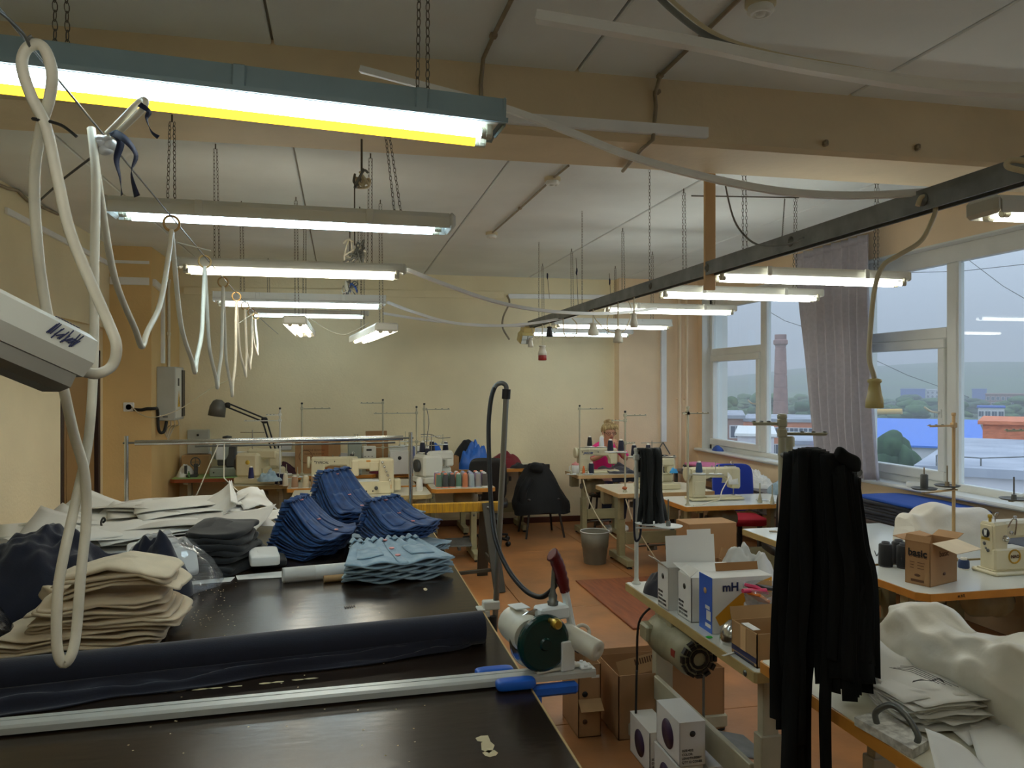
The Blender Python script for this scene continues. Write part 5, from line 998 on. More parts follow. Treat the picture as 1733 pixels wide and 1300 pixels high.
thing('bobbin_winder', 'small bobbin winder with spoked wheel on the green topped table', 'winder', [('base', MB().bx(-1.70, -1.58, 9.4, 9.5, .75, .78, .004).bx(-1.62, -1.58, 9.43, 9.47, .78, .9, .004), m_dkm), ('wheel', MB().at(T(-1.60, 9.42, .92) @ RX(pi / 2)).tube([(.05 * cos(a), .05 * sin(a), 0) for a in [2 * pi * i / 20 for i in range(20)]], .006, 6, closed=True).beam((-.05, 0, 0), (.05, 0, 0), .006, .006).beam((0, -.05, 0), (0, .05, 0), .006, .006), m_dkm), ('post', MB().bx(-1.72, -1.69, 9.42, 9.45, .75, .88, .003), m_dkm)])
solo('small_bottle', 'small green bottle on the green topped table', 'bottle', MB().at(T(-1.66, 9.36, .75)).lathe([(.014, 0), (.014, .05), (.006, .06), (.006, .075), (0, .076)], 12), mat('green_glass', (60, 110, 50), .2))
solo('cloth_wad', 'white and black cloth wad on the corner of the green table', 'cloth', mound(-1.72, 9.5, .2, .2, .11, .75, 4, amp=.5, fr=16, ridge=.5), m_paper)
thing('wall_box', 'white distribution box with round knob above the green table', 'box', [('case', MB().bx(-1.76, -1.52, 9.82, 9.9, .98, 1.26, .006), m_box), ('knob', MB().at(T(-1.64, 9.82, 1.2) @ RX(pi / 2)).lathe([(.014, 0), (.014, .01), (0, .012)], 12), m_black)])
thing('carton', 'brown carton with white sticker behind the green table', 'carton', [('box', MB().bx(-1.80, -1.50, 9.70, 9.88, .75, .97, .003), m_kraft), ('sticker', MB().bx(-1.66, -1.60, 9.698, 9.70, .84, .86), m_paper)])
# overlocks / beige machine with spool tray
overlock('cream overlock machine with round yellow badge beside the green table', (-.83, 8.85, .74), radians(160), s=1.35, badge=True)
stable('small sewing table under the overlock by the green table', (-.80, 8.85, 0), pi, .66, .56, .74, m_gedge, m_lam, m_frame2, legs=(-1,), box=False)
stand('white three arm thread stand beside the desk lamp', (-.62, 8.55, .76), .78, [(.66, pi * .98, .36), (.72, pi * 1.1, .14)], [(.05, .2, .18)], m_lb3)
# desk lamp
a0, a1, a2, a3 = Vector((-.66, 9.05, .79)), Vector((-.70, 9.05, .98)), Vector((-.82, 9.04, 1.40)), Vector((-1.20, 9.0, 1.57))
dl = [('base_clamp', MB().box(a0 + Vector((0, 0, .05)), (.07, .06, .12), .01).box(a1 + Vector((0, 0, -.04)), (.08, .05, .08), .01), m_black)]
for o in (-.022, .022):
    dl.append(('arm_rod', MB().cyl(a1 + Vector((o, 0, 0)), a2 + Vector((o, 0, 0)), .009, n=8), m_black)); dl.append(('arm_rod', MB().cyl(a2 + Vector((0, 0, o)), a3 + Vector((0, 0, o)), .009, n=8), m_black))
dl += [('elbow', MB().soft(a2, (.07, .04, .07), .6, nu=14, nv=8), m_black), ('head_joint', MB().soft(a3, (.06, .04, .06), .6, nu=14, nv=8), m_black), ('shade', MB().at(T(a3 + Vector((-.10, 0, -.02))) @ RY(.15)).lathe([(.03, .08), (.06, .06), (.085, .0), (.09, -.10), (.086, -.10), (.08, 0), (.055, .055)], 22), mat('grey_lamp_shade', (96, 96, 88), .5)), ('bulb', MB().at(T(a3 + Vector((-.10, 0, -.08)))).soft((0, 0, 0), (.06, .06, .08), 1, nu=12, nv=8), m_bluew)]
thing('desk_lamp', 'black jointed desk lamp with grey shade in the back corner', 'lamp', dl)
# thread stands over the left block (positions from the photo poles)
def st_at(label, u, vt, y, zb, arms, rests=(), **kw):
    p = ay(u, vt, y); return stand(label, (p.x, y, zb), p.z - zb, [(p.z - zb - dz, a, l) for dz, a, l in arms], rests, **kw)
st_at('thread stand with a black guide bar left of the cardboard box', 511, 683, 8.72, .75, [(.05, .05, .30)], [(.08, .1, .16)])
st_at('thread stand with thin left arm before the back wall cartons', 648, 677, 9.4, .75, [(.03, pi, .26)], [(.3, .0, .2)])
st_at('thread stand with long left arm above the coverstitch column', 705, 689, 8.6, .75, [(.06, pi, .46)], [(.42, .0, .12)])
st_at('thread stand with a right arm above the dark cones', 718, 684, 8.3, .77, [(.05, 0, .27)], [(.38, .1, .20)])
solo('guide_wires', 'thin bent wires hanging on the thread stands by the dark cones', 'wire', MB().tube(spl([ay(722, 690, 8.3), ay(726, 715, 8.3), ay(722, 745, 8.3), ay(724, 760, 8.3)], 5), .004, 5).tube(spl([ay(712, 735, 8.25), ay(730, 735, 8.25), ay(742, 741, 8.25), ay(762, 740, 8.25)], 4), .004, 5), m_dsteel)
for k, (u, v, y, c) in enumerate(((715, 766, 8.28, NV), (731, 764, 8.5, NV), (754, 765, 8.45, NV), (724, 776, 8.25, NV))):
    p = ay(u, v, y); cone(['navy thread cone on the near spool disc of the right stand', 'navy thread cone behind the stand pole', 'navy thread cone on the far spool disc', 'navy thread cone tucked below the spool disc'][k], (p.x, y, p.z), c, .115, .034)
for k, (u, v, y, c, lab) in enumerate(((425, 808, 8.5, (30, 38, 92), 'dark blue thread cone on the white spool tray'), (470, 800, 8.6, (28, 32, 70), 'navy thread cone leaning behind the white stand'), (548, 797, 8.2, (52, 76, 116), 'slate blue thread spool on the long arm machine'), (440, 784, 9.4, (150, 110, 84), 'brown thread cone behind the spool tray'), (477, 815, 8.55, (34, 34, 66), 'dark navy cone beside the beige cones'), (483, 815, 8.5, (222, 214, 190), 'tall cream cone beside the dark navy cone'))):
    p = ay(u, v, y); cone(lab, (p.x, y, {0: .82, 1: .741, 2: .772, 3: .751, 4: .741, 5: .741}[k]), c, .125, .03)
for k, (u, c) in enumerate(((498, (172, 136, 106)), (517, (216, 204, 170)), (531, (166, 136, 104)))):
    p = ay(u, 824, 8.12); cone(['brown thread cone at the left of three on the table edge', 'cream thread cone between two brown ones', 'brown thread cone nearest the slate blue spool'][k], (p.x, 8.22, .75), c, .12, .035, taper=.85)
p = ay(710, 828, 7.72); cone('white thread cone at the corner of the coverstitch table', (p.x, 7.72, .75), (220, 220, 214), .13, .033, taper=.9)
# tray of coloured cones
colr = [(96, 124, 110), (64, 68, 72), (60, 60, 62), (92, 128, 110), (190, 120, 84), (160, 176, 184), (150, 146, 146), (88, 84, 80), (140, 110, 150), (190, 190, 200), (210, 140, 110), (120, 140, 170)]
Rk = random.Random(2)
for r in range(3):
    for k in range(8):
        c = colr[k] if r == 0 else Rk.choice(colr); x = .955 + .066 * k; y = 7.79 + .09 * r
        cone('%s thread cone in the front row of the coloured cones' % ['grey green', 'charcoal', 'dark grey', 'green', 'copper brown', 'pale blue', 'light grey', 'grey with dark base'][k] if r == 0 else 'coloured thread cone behind the front row of cones on the orange edged table', (x, y, .77), c, .135, .031, None if r == 0 else 'coloured cones behind the front row', taper=.86, tip=Rk.choice([(230, 140, 110), (226, 226, 222), (150, 160, 190)]))
overlock('white overlock with raised cover on the orange edged table', (.98, 8.3, .77), radians(200), m_lb3, 1.2)
# cartons along the back wall
m_card = mat('brown_cardboard', (166, 128, 88), .8, var=.07, vs=5, stretch=(1, 1, .3)); m_cardi = mat('carton_inside', (150, 108, 64), .85); m_ink2 = mat('carton_print', (92, 58, 32), .7); m_tapeb = mat('brown_tape', (156, 98, 52), .35)
def carton(label, x0, x1, y0, y1, z0, z1, m=None, txt=(), tape=False, open_=0.0, name='carton', flaps=(), extra=()):
    m = m or m_card; t = .004; ps = []
    if open_:
        ps.append(('box', MB().bx(x0, x1, y0, y1, z0, z0 + t).bx(x0, x0 + t, y0, y1, z0, z1).bx(x1 - t, x1, y0, y1, z0, z1).bx(x0, x1, y0, y0 + t, z0, z1).bx(x0, x1, y1 - t, y1, z0, z1), m))
    else: ps.append(('box', MB().bx(x0, x1, y0, y1, z0, z1, .003), m))
    for (side, ang, ln) in flaps:
        if side == 'b': M = T(x0, y1, z1) @ RX(ang); mb = MB().at(M).bx(0, x1 - x0, 0, t, 0, ln)
        elif side == 'f': M = T(x0, y0, z1) @ RX(ang); mb = MB().at(M).bx(0, x1 - x0, -t, 0, 0, ln)
        elif side == 'l': M = T(x0, y0, z1) @ RY(ang); mb = MB().at(M).bx(-t, 0, 0, y1 - y0, 0, ln)
        else: M = T(x1, y0, z1) @ RY(ang); mb = MB().at(M).bx(0, t, 0, y1 - y0, 0, ln)
        ps.append(('flap', mb, m))
    if tape: ps.append(('tape', MB().bx((x0 + x1) / 2 + .04, (x0 + x1) / 2 + .12, y0 - .0015, y0, z0, z1), m_tapeb))
    for (s, size, x, z, face) in txt:
        M = T(x0 + (x1 - x0) * x, y0 - .001, z0 + (z1 - z0) * z) @ RX(pi / 2) if face == 'f' else T(x0 - .001, y0 + (y1 - y0) * x, z0 + (z1 - z0) * z) @ RZ(-pi / 2) @ RX(pi / 2)
        ps.append(('printing', text_mb(s, size, M, depth=.0006), m_ink2))
    ps += list(extra); return thing(name, label, 'carton', ps)
carton('large brown carton with printed circle and tape on the back wall table', -.52, .0, 9.5, 9.8, .75, 1.13, tape=True, txt=(('NEEDLE BEARING', .03, .42, .72, 'f'), ('MADE IN CHINA', .03, .42, .6, 'f')), extra=[('print_circle', MB().at(T(-.40, 9.498, .95) @ RX(pi / 2)).tube([(.075 * cos(a), .075 * sin(a), 0) for a in [2 * pi * i / 28 for i in range(28)]], .003, 4, closed=True), m_ink2)])
carton('tall brown carton with open lid behind the coverstitch machine', .30, .56, 9.6, 9.85, .75, 1.17, open_=1, flaps=[('b', -.1, .05)], txt=(('|  [___]', .05, .5, .35, 'f'),))
carton('white thread box with black hole before the tall brown carton', .56, .78, 9.2, 9.42, .75, 1.02, m_paper, open_=0, extra=[('hole', MB().at(T(.67, 9.199, .94) @ RX(pi / 2)).lathe([(.022, 0), (.022, .001), (0, .0015)], 16), m_black), ('lid_flap', MB().at(T(.56, 9.42, 1.02) @ RX(.35)).bx(0, .22, 0, .004, -.002, .05), m_paper)])
def mhbox(label, x0, x1, y0, y1, z0, z1, txt='mH', ts=.05):
    w, h = x1 - x0, z1 - z0; arc = [(0.02 * w, .42 * h)] + [(w * (.02 + .98 * (i / 10)), h * (.36 + .6 * (i / 10) ** 1.6)) for i in range(11)] + [(w, .42 * h), (w * .55, .2 * h), (w * .2, .16 * h)]
    poly = [(w * .05, .3 * h), (w * .25, .5 * h), (w * .5, .72 * h), (w * .8, .9 * h), (w * .99, .97 * h), (w * .99, .45 * h), (w * .7, .36 * h), (w * .4, .26 * h), (w * .12, .14 * h)]
    return thing('thread_box', label, 'box', [('box', MB().bx(x0, x1, y0, y1, z0, z1, .002), m_paper), ('side_panel', MB().bx(x0 - .0015, x0, y0, y1, z0, z1), m_bluep), ('orange_swoosh', MB().at(T(x0, y0 - .0005, z0) @ RX(pi / 2)).prism(poly, 0, .001), mat('orange_print', (226, 160, 40), .5) if 'orange_print' not in MATS else MATS['orange_print']), ('lettering', text_mb(txt, ts, T(x0 + w * .3, y0 - .0015, z0 + h * .82) @ RX(pi / 2), depth=.0006, bold=.0015), m_ink)])
mhbox('white and orange printed thread box standing by the tube rack post', .84, 1.06, 9.15, 9.4, .75, 1.07)
solo('blue_bag', 'small bright blue bag on the printed thread box', 'bag', mound(1.10, 9.3, .14, .14, .1, 1.0, 3, amp=.3, fr=14), m_bluep)
carton('small brown carton under the dark cones', 1.02, 1.32, 8.9, 9.1, .79, .97, open_=1, flaps=[('l', -.5, .08)])
mb = MB().bx(.1, .26, 9.2, 9.34, .75, 1.14, .01).bx(.26, .38, 9.2, 9.3, .95, 1.12, .006)
thing('flatlock_machine', 'grey sewing machine with a control panel before the cartons', 'sewing machine', [('frame', MB().bx(.08, .24, 9.22, 9.36, .75, 1.13, .012), m_grnm), ('control_panel', MB().bx(.25, .40, 9.2, 9.3, .93, 1.08, .008), m_lb3, [('display', MB().bx(.29, .35, 9.198, 9.2, 1.03, 1.05), m_black), ('buttons', MB().bx(.27, .28, 9.197, 9.2, .96, .97).bx(.31, .32, 9.197, 9.2, .96, .97).bx(.35, .36, 9.197, 9.2, .96, .97), m_black, None, {'kind': 'stuff'})]), ('needle_bar', MB().cyl((.13, 9.2, .78), (.13, 9.2, .95), .01, n=8).box((.13, 9.2, .95), (.05, .04, .1), .008), m_dkm), ('yellow_cap', MB().cyl((.21, 9.2, .86), (.25, 9.19, .92), .018, n=10), m_ivory), ('side_rods', MB().cyl((.16, 9.25, 1.1), (.16, 9.25, 1.22), .006, n=6).cyl((.19, 9.25, 1.1), (.19, 9.25, 1.22), .006, n=6), m_chrome, None, {'kind': 'stuff'})])
solo('red_cloth', 'dark red folded cloth under the control panel', 'cloth', mound(.48, 9.4, .3, .22, .07, .75, 7, amp=.3, fr=9), mat('wine_cloth', (110, 36, 56), .9))
solo('maroon_cloth', 'maroon cloth heap left of the large printed carton', 'cloth', mound(-.68, 9.55, .34, .3, .14, .75, 9, amp=.3, fr=9), mat('maroon_cloth', (58, 24, 34), .9))
thing('power_socket', 'white double power socket on the back wall trunking', 'socket', [('plate', MB().bx(-.76, -.58, 9.865, 9.9, 1.0, 1.09, .006), m_white), ('plug', MB().at(T(-.72, 9.865, 1.045) @ RX(pi / 2)).lathe([(.024, 0), (.022, .02), (.01, .03)], 12), m_black)])
ft = mound(-.75, 8.78, .3, .22, .12, .985, 11, amp=.5, fr=18, ridge=.5)
solo('rag_pile', 'blue and white rags on top of the overlock spool tray', 'cloth', mound(-.72, 8.45, .24, .16, .09, .80, 11, amp=.5, fr=18, ridge=.5), m_lden)
# garments on the back table
solo('black_garment', 'black garment heap on the back wall table', 'garment', mound(1.52, 9.52, .44, .36, .30, .78, 4, amp=.2, fr=6, ridge=.3), m_char)
solo('blue_garment', 'bright blue crumpled nylon garment on the back wall table', 'garment', mound(1.58, 9.36, .40, .22, .24, .78, 14, amp=.5, fr=12, ridge=.7, nu=60, nv=40), mat('bright_blue_nylon', (36, 104, 200), .35))
solo('red_garment', 'dark red garment heap on the back wall table', 'garment', mound(1.98, 9.46, .42, .34, .17, .78, 16, amp=.3, fr=8, ridge=.4), mat('dark_red_jersey', (112, 22, 32), .9, sheen=.2))
solo('black_scrap', 'black cloth scrap beside the dark red garment heap', 'garment', mound(2.10, 9.32, .2, .14, .06, .78, 17, amp=.4, fr=14), m_char)
# black office chair
def officechair(label, loc, rz, m, name='office_chair', mseat=None):
    return thing(name, label, 'chair', [('seat', MB().soft((0, 0, .46), (.46, .44, .08), .35, nu=28, nv=10), mseat or m), ('backrest', MB().at(T(0, .22, .75) @ RX(-.1)).soft((0, 0, 0), (.42, .06, .48), .4, nu=28, nv=14), m), ('back_support', MB().beam((0, .22, .44), (0, .26, .62), .06, .015, up=(0, 1, 0)), m_black), ('gas_post', MB().cyl((0, 0, .1), (0, 0, .43), .025, n=12), m_black)] + [('base_arm', MB().beam((0, 0, .11), (.28 * cos(a), .28 * sin(a), .07), .04, .025, b=.004), m_black, [('castor', MB().at(T(.28 * cos(a), .28 * sin(a), .028) @ RZ(a) @ RX(pi / 2)).lathe([(.0, -.02), (.025, -.02), (.028, 0), (.025, .02), (0, .02)], 12), m_black)]) for a in [2 * pi * i / 5 for i in range(5)]], local=True, loc=loc, rz=rz)
officechair('black swivel chair behind the coloured threads', (1.62, 8.72, 0), radians(170), m_black)
# chair with jacket
m_jack = mat('black_jacket', (11, 13, 17), .85, sheen=.05, bump=.1, bs=100); m_wleg = mat('dark_chair_leg', (46, 36, 32), .45)
cx, cy = 2.33, 9.12; lg = []
for x, y, ox, oy in ((-.18, -.20, -.05, -.06), (.18, -.20, .05, -.06), (-.17, .17, -.04, .06), (.17, .17, .04, .06)): lg.append(('leg', MB().cyl((cx + x + ox, cy + y + oy, 0), (cx + x * .9, cy + y * .9, .42), .012, .016, n=10), m_wleg))
thing('wooden_chair', 'dark chair with splayed legs under the black jacket', 'chair', lg + [('seat', MB().bx(cx - .2, cx + .2, cy - .2, cy + .2, .42, .455, .012), m_wleg), ('seat_rail', MB().bx(cx - .17, cx + .17, cy - .19, cy - .17, .27, .31, .003).bx(cx - .17, cx + .17, cy + .16, cy + .18, .25, .29, .003), m_wleg), ('backrest', MB().bx(cx - .17, cx - .14, cy + .17, cy + .2, .45, .8, .004).bx(cx + .14, cx + .17, cy + .17, cy + .2, .45, .8, .004).bx(cx - .17, cx + .17, cy + .17, cy + .2, .7, .82, .006), m_wleg)])
jr = []
for k in range(16):
    t = k / 15; z = .84 - .56 * t; w = .10 + .27 * min(1, t * 1.25) ** .7; dd = .06 + .14 * min(1, t * 1.4); cc = Vector((cx - .02 + .02 * t, cy + .10 - .16 * t, z)); ring = []
    for i in range(30):
        a = 2 * pi * i / 30; n = 1 + .10 * noise.noise(Vector((cos(a) * 2.4, sin(a) * 2.4, t * 3))) + (.06 * sin(a * 7 + t * 2) * t); ring.append(cc + Vector((cos(a) * w * .92 * n, sin(a) * dd * n * 1.1, .02 * sin(a * 3) * t)))
    jr.append(ring)
thing('jacket', 'black jacket draped over the wooden chair near the back wall', 'jacket', [('body', MB().loft(jr), m_jack), ('hood', MB().at(T(cx - .05, cy - .02, .80) @ RY(.3)).soft((0, 0, 0), (.16, .14, .12), .8, .02, 12, 2, 20, 12), m_jack), ('sleeve', MB().tube(spl([(cx - .14, cy - .06, .68), (cx - .24, cy - .12, .52), (cx - .23, cy - .14, .36)], 5), [.05] * 10 + [.045], 12), m_jack)])
# trestle
m_tyel = mat('scratched_yellow_paint', (206, 160, 34), .5, c2=(160, 122, 40), vs=14, stretch=(8, 1, .6)); m_tleg = mat('dark_trestle_leg', (62, 60, 52), .5)
tr = [('top_beam', MB().bx(.42, 1.42, 6.92, 6.99, .66, .74, .004), m_tyel)]
for x in (.56, 1.28):
    for s in (-1, 1): tr.append(('leg', MB().beam((x, 6.955 + s * .05, .74), (x + (.06 if s < 0 else .02), 6.955 + s * .32, 0), .025, .10, up=(1, 0, 0), b=.003), m_tleg, [('bolt', MB().at(T(x, 6.955 + s * .06 - .02, .70) @ RX(pi / 2)).lathe([(.014, 0), (.014, .006), (0, .01)], 8), m_steel)]))
    tr.append(('brace', MB().beam((x + .03, 6.76, .22), (x + .03, 7.15, .22), .02, .05, b=.003), m_tleg))
tr.append(('long_brace', MB().beam((.60, 6.74, .14), (1.32, 6.74, .18), .03, .03, b=.004), m_tleg))
thing('trestle', 'yellow topped trestle with dark splayed legs in the aisle', 'trestle', tr)
# floor sheet, bin
solo('plywood_sheet', 'reddish plywood sheet lying loose on the floor', 'sheet', MB().bx(2.09, 2.86, 5.43, 6.87, 0.0, .014, .003), mat('red_brown_plywood', (150, 84, 48), .45, c2=(124, 66, 40), vs=7, stretch=(4, .5, 1), bump=.1, bs=40))
m_bin = mat('grey_plastic_bin', (112, 110, 98), .45, var=.08, vs=10)
thing('waste_bin', 'grey plastic waste bin on the floor in front of the woman', 'bin', [('bucket', MB().at(T(2.50, 7.55, 0)).lathe([(.108, 0), (.112, .006), (.128, .16), (.133, .165), (.146, .32), (.142, .32), (.128, .17), (.104, .01), (0, .01)], 32), m_bin), ('rim', MB().at(T(2.50, 7.55, .32)).tube([(.146 * cos(a), .146 * sin(a), 0) for a in [2 * pi * i / 32 for i in range(32)]], .005, 6, closed=True), m_lb2)])
# ================================================================ machines near the woman
stable('sewing table with beige edge where the woman sits', (3.02, 8.94, 0), pi, .72, .58, .75, m_bedge)
lockstitch('cream machine with blue lettering in front of the woman', (2.98, 8.92, .75), pi, 'JAKOM', mat('blue_lettering', (40, 80, 150), .5))
st_at('thread stand carrying a black and a white cone before the woman', 981, 687, 8.72, .75, [(.03, 0, .29)], [(.0, 0, .1)])
def rest(label, u, v, y, du, h=.0):
    p, q = ay(u, v, y), ay(u + du, v, y); return p, q
def spools(label, u0, v0, u1, y, cones):
    """a spool rest clamped on a stand pole: bar, discs; then cones standing on it"""
    a, b = ay(u0, v0, y), ay(u1, v0, y); ps = [('bar', MB().beam(a, b, .022, .01, b=.002), m_frame2)]
    for k, (u, c, lab, h) in enumerate(cones):
        p = ay(u, v0, y); p.z += .006
        ps.append(('spool_disc', MB().at(T(p)).lathe([(0, 0), (.056, 0), (.058, .004), (0, .005)], 20), m_lb2))
        if c: cone(lab, (p.x, p.y, p.z + .006), c, h, .031)
        else: ps.append(('spool_pin', MB().at(T(p)).cyl((0, 0, 0), (0, 0, .11), .004, n=8).lathe([(.018, 0), (.014, .02), (.008, .035)], 10), m_frame2))
    thing('spool_rest', label, 'spool rest', ps)
spools('spool rest bar on the stand right before the woman', 981, 757, 1028, 8.72, [(998, BK, 'black thread cone on the spool rest before the woman', .115), (1018, (214, 218, 224), 'white thread cone on the spool rest before the woman', .12)])
p = ay(1001, 800, 8.75); cone('black thread cone standing beside the lettered machine', (p.x, 8.76, .75), NV, .13, .034, taper=.85)
p = ay(976, 799, 8.8)
thing('mug', 'white mug with pink lid on the corner of the beige edged table', 'mug', [('cup', MB().at(T(p.x, 8.85, .75)).lathe([(.034, 0), (.042, .006), (.044, .1), (.04, .1), (.036, .01), (0, .01)], 20), m_white), ('handle', MB().at(T(p.x - .042, 8.85, .76)).tube(spl([(0, 0, .08), (-.03, 0, .07), (-.03, 0, .03), (0, 0, .02)], 4), .006, 6), m_white), ('lid', MB().at(T(p.x, 8.85, .85)).lathe([(.046, 0), (.046, .012), (.03, .022), (.012, .024), (.012, .036), (0, .038)], 20), m_pink)])
solo('orange_bottle', 'small orange bottle beside the mug', 'bottle', MB().at(T(p.x + .085, 8.8, .75)).lathe([(.016, 0), (.016, .06), (.01, .07), (.01, .09), (0, .09)], 12), mat('orange_plastic', (226, 110, 40), .4))
solo('sewn_cloth', 'dark navy cloth being sewn spilling off the table before the woman', 'cloth', MB().grid(lambda u, v: Vector((3.08 + .30 * u, 8.70 + .50 * v - .06 * (v < .15), .762 + .015 * noise.noise(Vector((u * 5, v * 5, 2))) + .02 * sin(u * 9) * v + .05 * u * v - (.10 * (1 - v / .15) if v < .15 else 0))), 24, 20), m_nroll, solid=.006)
stable('sewing table with beige edge and crossed cord behind the waste bin', (3.09, 7.48, 0), pi, 1.0, .74, .75, m_bedge)
overlock('cream overlock machine with light blue rag behind the hanging black straps', (3.12, 7.45, .75), pi, None, 1.15)
st_at('thread stand with two short arms before the overlock and the woman', 1058, 697, 7.22, .75, [(.03, 0, .22), (.08, pi, .14), (.30, 0, .10)])
spools('spool rest with two black cones on the stand before the overlock', 1030, 766, 1062, 7.22, [(1033, NV, 'black cone left on the spool rest before the overlock', .115), (1051, NV, 'black cone right on the spool rest before the overlock', .115)])
spools('spool rest behind the hanging black straps', 1062, 774, 1105, 7.3, [(1073, NV, 'black cone beside the hanging black straps', .115), (1097, NV, 'black cone half behind the hanging black straps', .12)])
solo('orange_thread', 'orange thread wound around the stand foot', 'thread', MB().at(T(ay(1057, 820, 7.22).x, 7.22, .79)).soft((0, 0, 0), (.05, .05, .03), 1, .008, 60, 2, 14, 8), mat('orange_brown_thread', (180, 104, 66), .8))
solo('blue_rag', 'light blue rag knot on the overlock', 'rag', mound(3.22, 7.26, .09, .06, .05, .92, 5, amp=.6, fr=30), mat('light_blue_rag', (60, 150, 210), .8))
officechair('dark grey curved back chair behind the overlock table', (3.62, 8.2, 0), radians(20), m_char)
stable('sewing table with orange edge and machine before the blue chair', (3.45, 6.55, 0), pi, 1.14, .62, .75, m_oedge, m_lam2)
lockstitch('cream machine with tartan cloth on top before the blue chair', (3.31, 6.58, .755), pi)
thing('tartan_cloth', 'small black and white checked cloth draped on the machine arm', 'cloth', [('cloth', MB().grid(lambda u, v: Vector((3.42 + .10 * u, 6.58 + (v - .5) * .13, 1.054 - .9 * abs(v - .5) ** 2 * .5 - (.05 if abs(v - .5) > .4 else 0))), 8, 12), m_paper, None, {'solid': .002})] + [('stripe', MB().bx(3.42, 3.52, 6.515 + .02 * k, 6.521 + .02 * k, 1.0535, 1.0555), m_black) for k in range(1, 6)])
st_at('tall thread stand at the corner of the orange edged table by the far window', 1164, 690, 6.32, .75, [(.045, 0, .20), (.045, pi, .05)], r=.010)
spools('spool rest with slate blue spool on the tall corner stand', 1164, 803, 1225, 6.32, [(1183, (50, 74, 108), 'slate blue thread spool on the tall corner stand', .10), (1211, None, '', 0)])
solo('cord', 'white cord curling from the machine before the blue chair', 'cord', MB().tube(spl([ay(1235, 806, 6.5), ay(1222, 830, 6.45), ay(1218, 845, 6.4), az(1205, 848, .755), az(1190, 853, .755), az(1174, 855, .755)], 6), .005, 6), m_cable)
thing('spool_pins', 'white bare spool rest on the orange edged table corner', 'spool rest', [('disc', MB().at(T(az(1290, 846, .752))).lathe([(0, 0), (.055, 0), (.058, .004), (0, .006)], 20), m_lb2), ('disc', MB().at(T(az(1308, 848, .752))).lathe([(0, 0), (.055, 0), (.058, .004), (0, .006)], 20), m_lb2), ('pin', MB().at(T(az(1286, 850, .756))).cyl((0, 0, 0), (0, 0, .17), .006, n=8).lathe([(.022, 0), (.014, .05), (.009, .07)], 10), m_frame2), ('pin', MB().at(T(az(1307, 853, .756))).cyl((0, 0, 0), (0, 0, .17), .006, n=8).lathe([(.022, 0), (.014, .05), (.009, .07)], 10), m_frame2)])
m_bluech = mat('royal_blue_fabric', (22, 56, 170), .85, sheen=.3); m_redc = mat('red_cushion', (190, 30, 48), .85)
officechair('blue backed swivel chair with red cushion by the far window', (3.86, 7.12, 0), radians(-10), m_bluech, mseat=m_redc)
officechair('black swivel chair in the gap before the orange edged table', (3.62, 5.78, 0), radians(165), m_black)
carton('large brown carton standing under the orange edged table by the aisle', 2.62, 3.02, 5.62, 5.86, .42, .72, tape=False)
carton('flat brown carton base under the large aisle carton', 2.60, 3.06, 5.60, 5.92, .015, .42)
# window side bench
m_wb = mat('dark_window_bench', (84, 76, 74), .4)
wb = [('top', MB().bx(4.14, 4.57, 3.0, 9.45, .68, .71, .003), m_wb)] + [('leg', MB().bx(x - .02, x + .02, y - .02, y + .02, 0, .68, .003), m_leg) for x in (4.18, 4.53) for y in (3.1, 5.2, 7.3, 9.35)]
wb.append(('lower_shelf', MB().bx(4.16, 4.55, 3.1, 9.35, .48, .50, .003), m_wb))
thing('window_bench', 'long dark bench table under the windows', 'bench', wb)
m_pinkc = mat('pink_print_cloth', (214, 120, 160), .85); 
for k in range(4): solo('folded_fabric', ['navy folded fabric lowest in the pile under the far window', 'white and pink folded fabric in the pile under the far window', 'navy folded fabric in the pile under the far window', 'pink edged fabric topmost in the pile under the far window'][k], 'fabric', MB().at(T(4.35, 8.75 - .02 * k, .725 + .032 * k) @ RZ(.05 * k)).soft((0, 0, 0), (.44 - .02 * k, .95 - .06 * k, .035), .4, .012, 6, 60 + k, 36, 8), [m_nroll, m_paper, m_nroll, m_pinkc][k])
solo('ruffle_trim', 'white gathered trim heap on the window bench', 'trim', mound(4.35, 7.75, .36, .7, .10, .71, 25, amp=.7, fr=22, ridge=.8, nu=70, nv=40), m_paper)
solo('denim_pile', 'light denim pieces piled on the window bench', 'denim', mound(4.34, 7.05, .34, .5, .12, .71, 26, amp=.4, fr=10, ridge=.5), m_lden)
for k in range(7):
    solo('folded_trousers', ['navy folded trousers, lowest of the tall window stack', 'navy folded trousers, second from the bottom of the tall window stack', 'navy folded trousers, third from the bottom of the tall window stack', 'navy folded trousers, fourth of seven in the tall window stack', 'navy folded trousers, third from the top of the tall window stack', 'navy folded trousers just under the bright blue top pair', 'bright blue folded trousers topmost of the tall window stack'][k], 'trousers', MB().at(T(4.37, 5.25 + .01 * (k % 2), .724 + .026 * k) @ RZ(.03 * (k % 3))).soft((0, 0, 0), (.46, 1.02 - .03 * (k % 2), .027), .3, .010, 5, 80 + k, 40, 8), m_nroll if k < 6 else mat('bright_blue_cotton', (30, 74, 160), .85, bump=.1, bs=120))
for k in range(3): solo('folded_fabric', ['navy folded fabric lowest in the low pile by the near window', 'bright blue folded fabric in the low pile by the near window', 'navy folded fabric topmost of the low pile by the near window'][k], 'fabric', MB().at(T(4.37, 4.15, .724 + .026 * k)).soft((0, 0, 0), (.46, .8, .027), .3, .01, 5, 90 + k, 34, 8), [m_nroll, MATS['bright_blue_cotton'], m_nroll][k])
solo('paper_stack', 'white papers on the window bench beside the curtain', 'paper', MB().at(T(4.35, 6.1, .718) @ RZ(.1)).box((0, 0, 0), (.42, .5, .016), .002), m_paper)
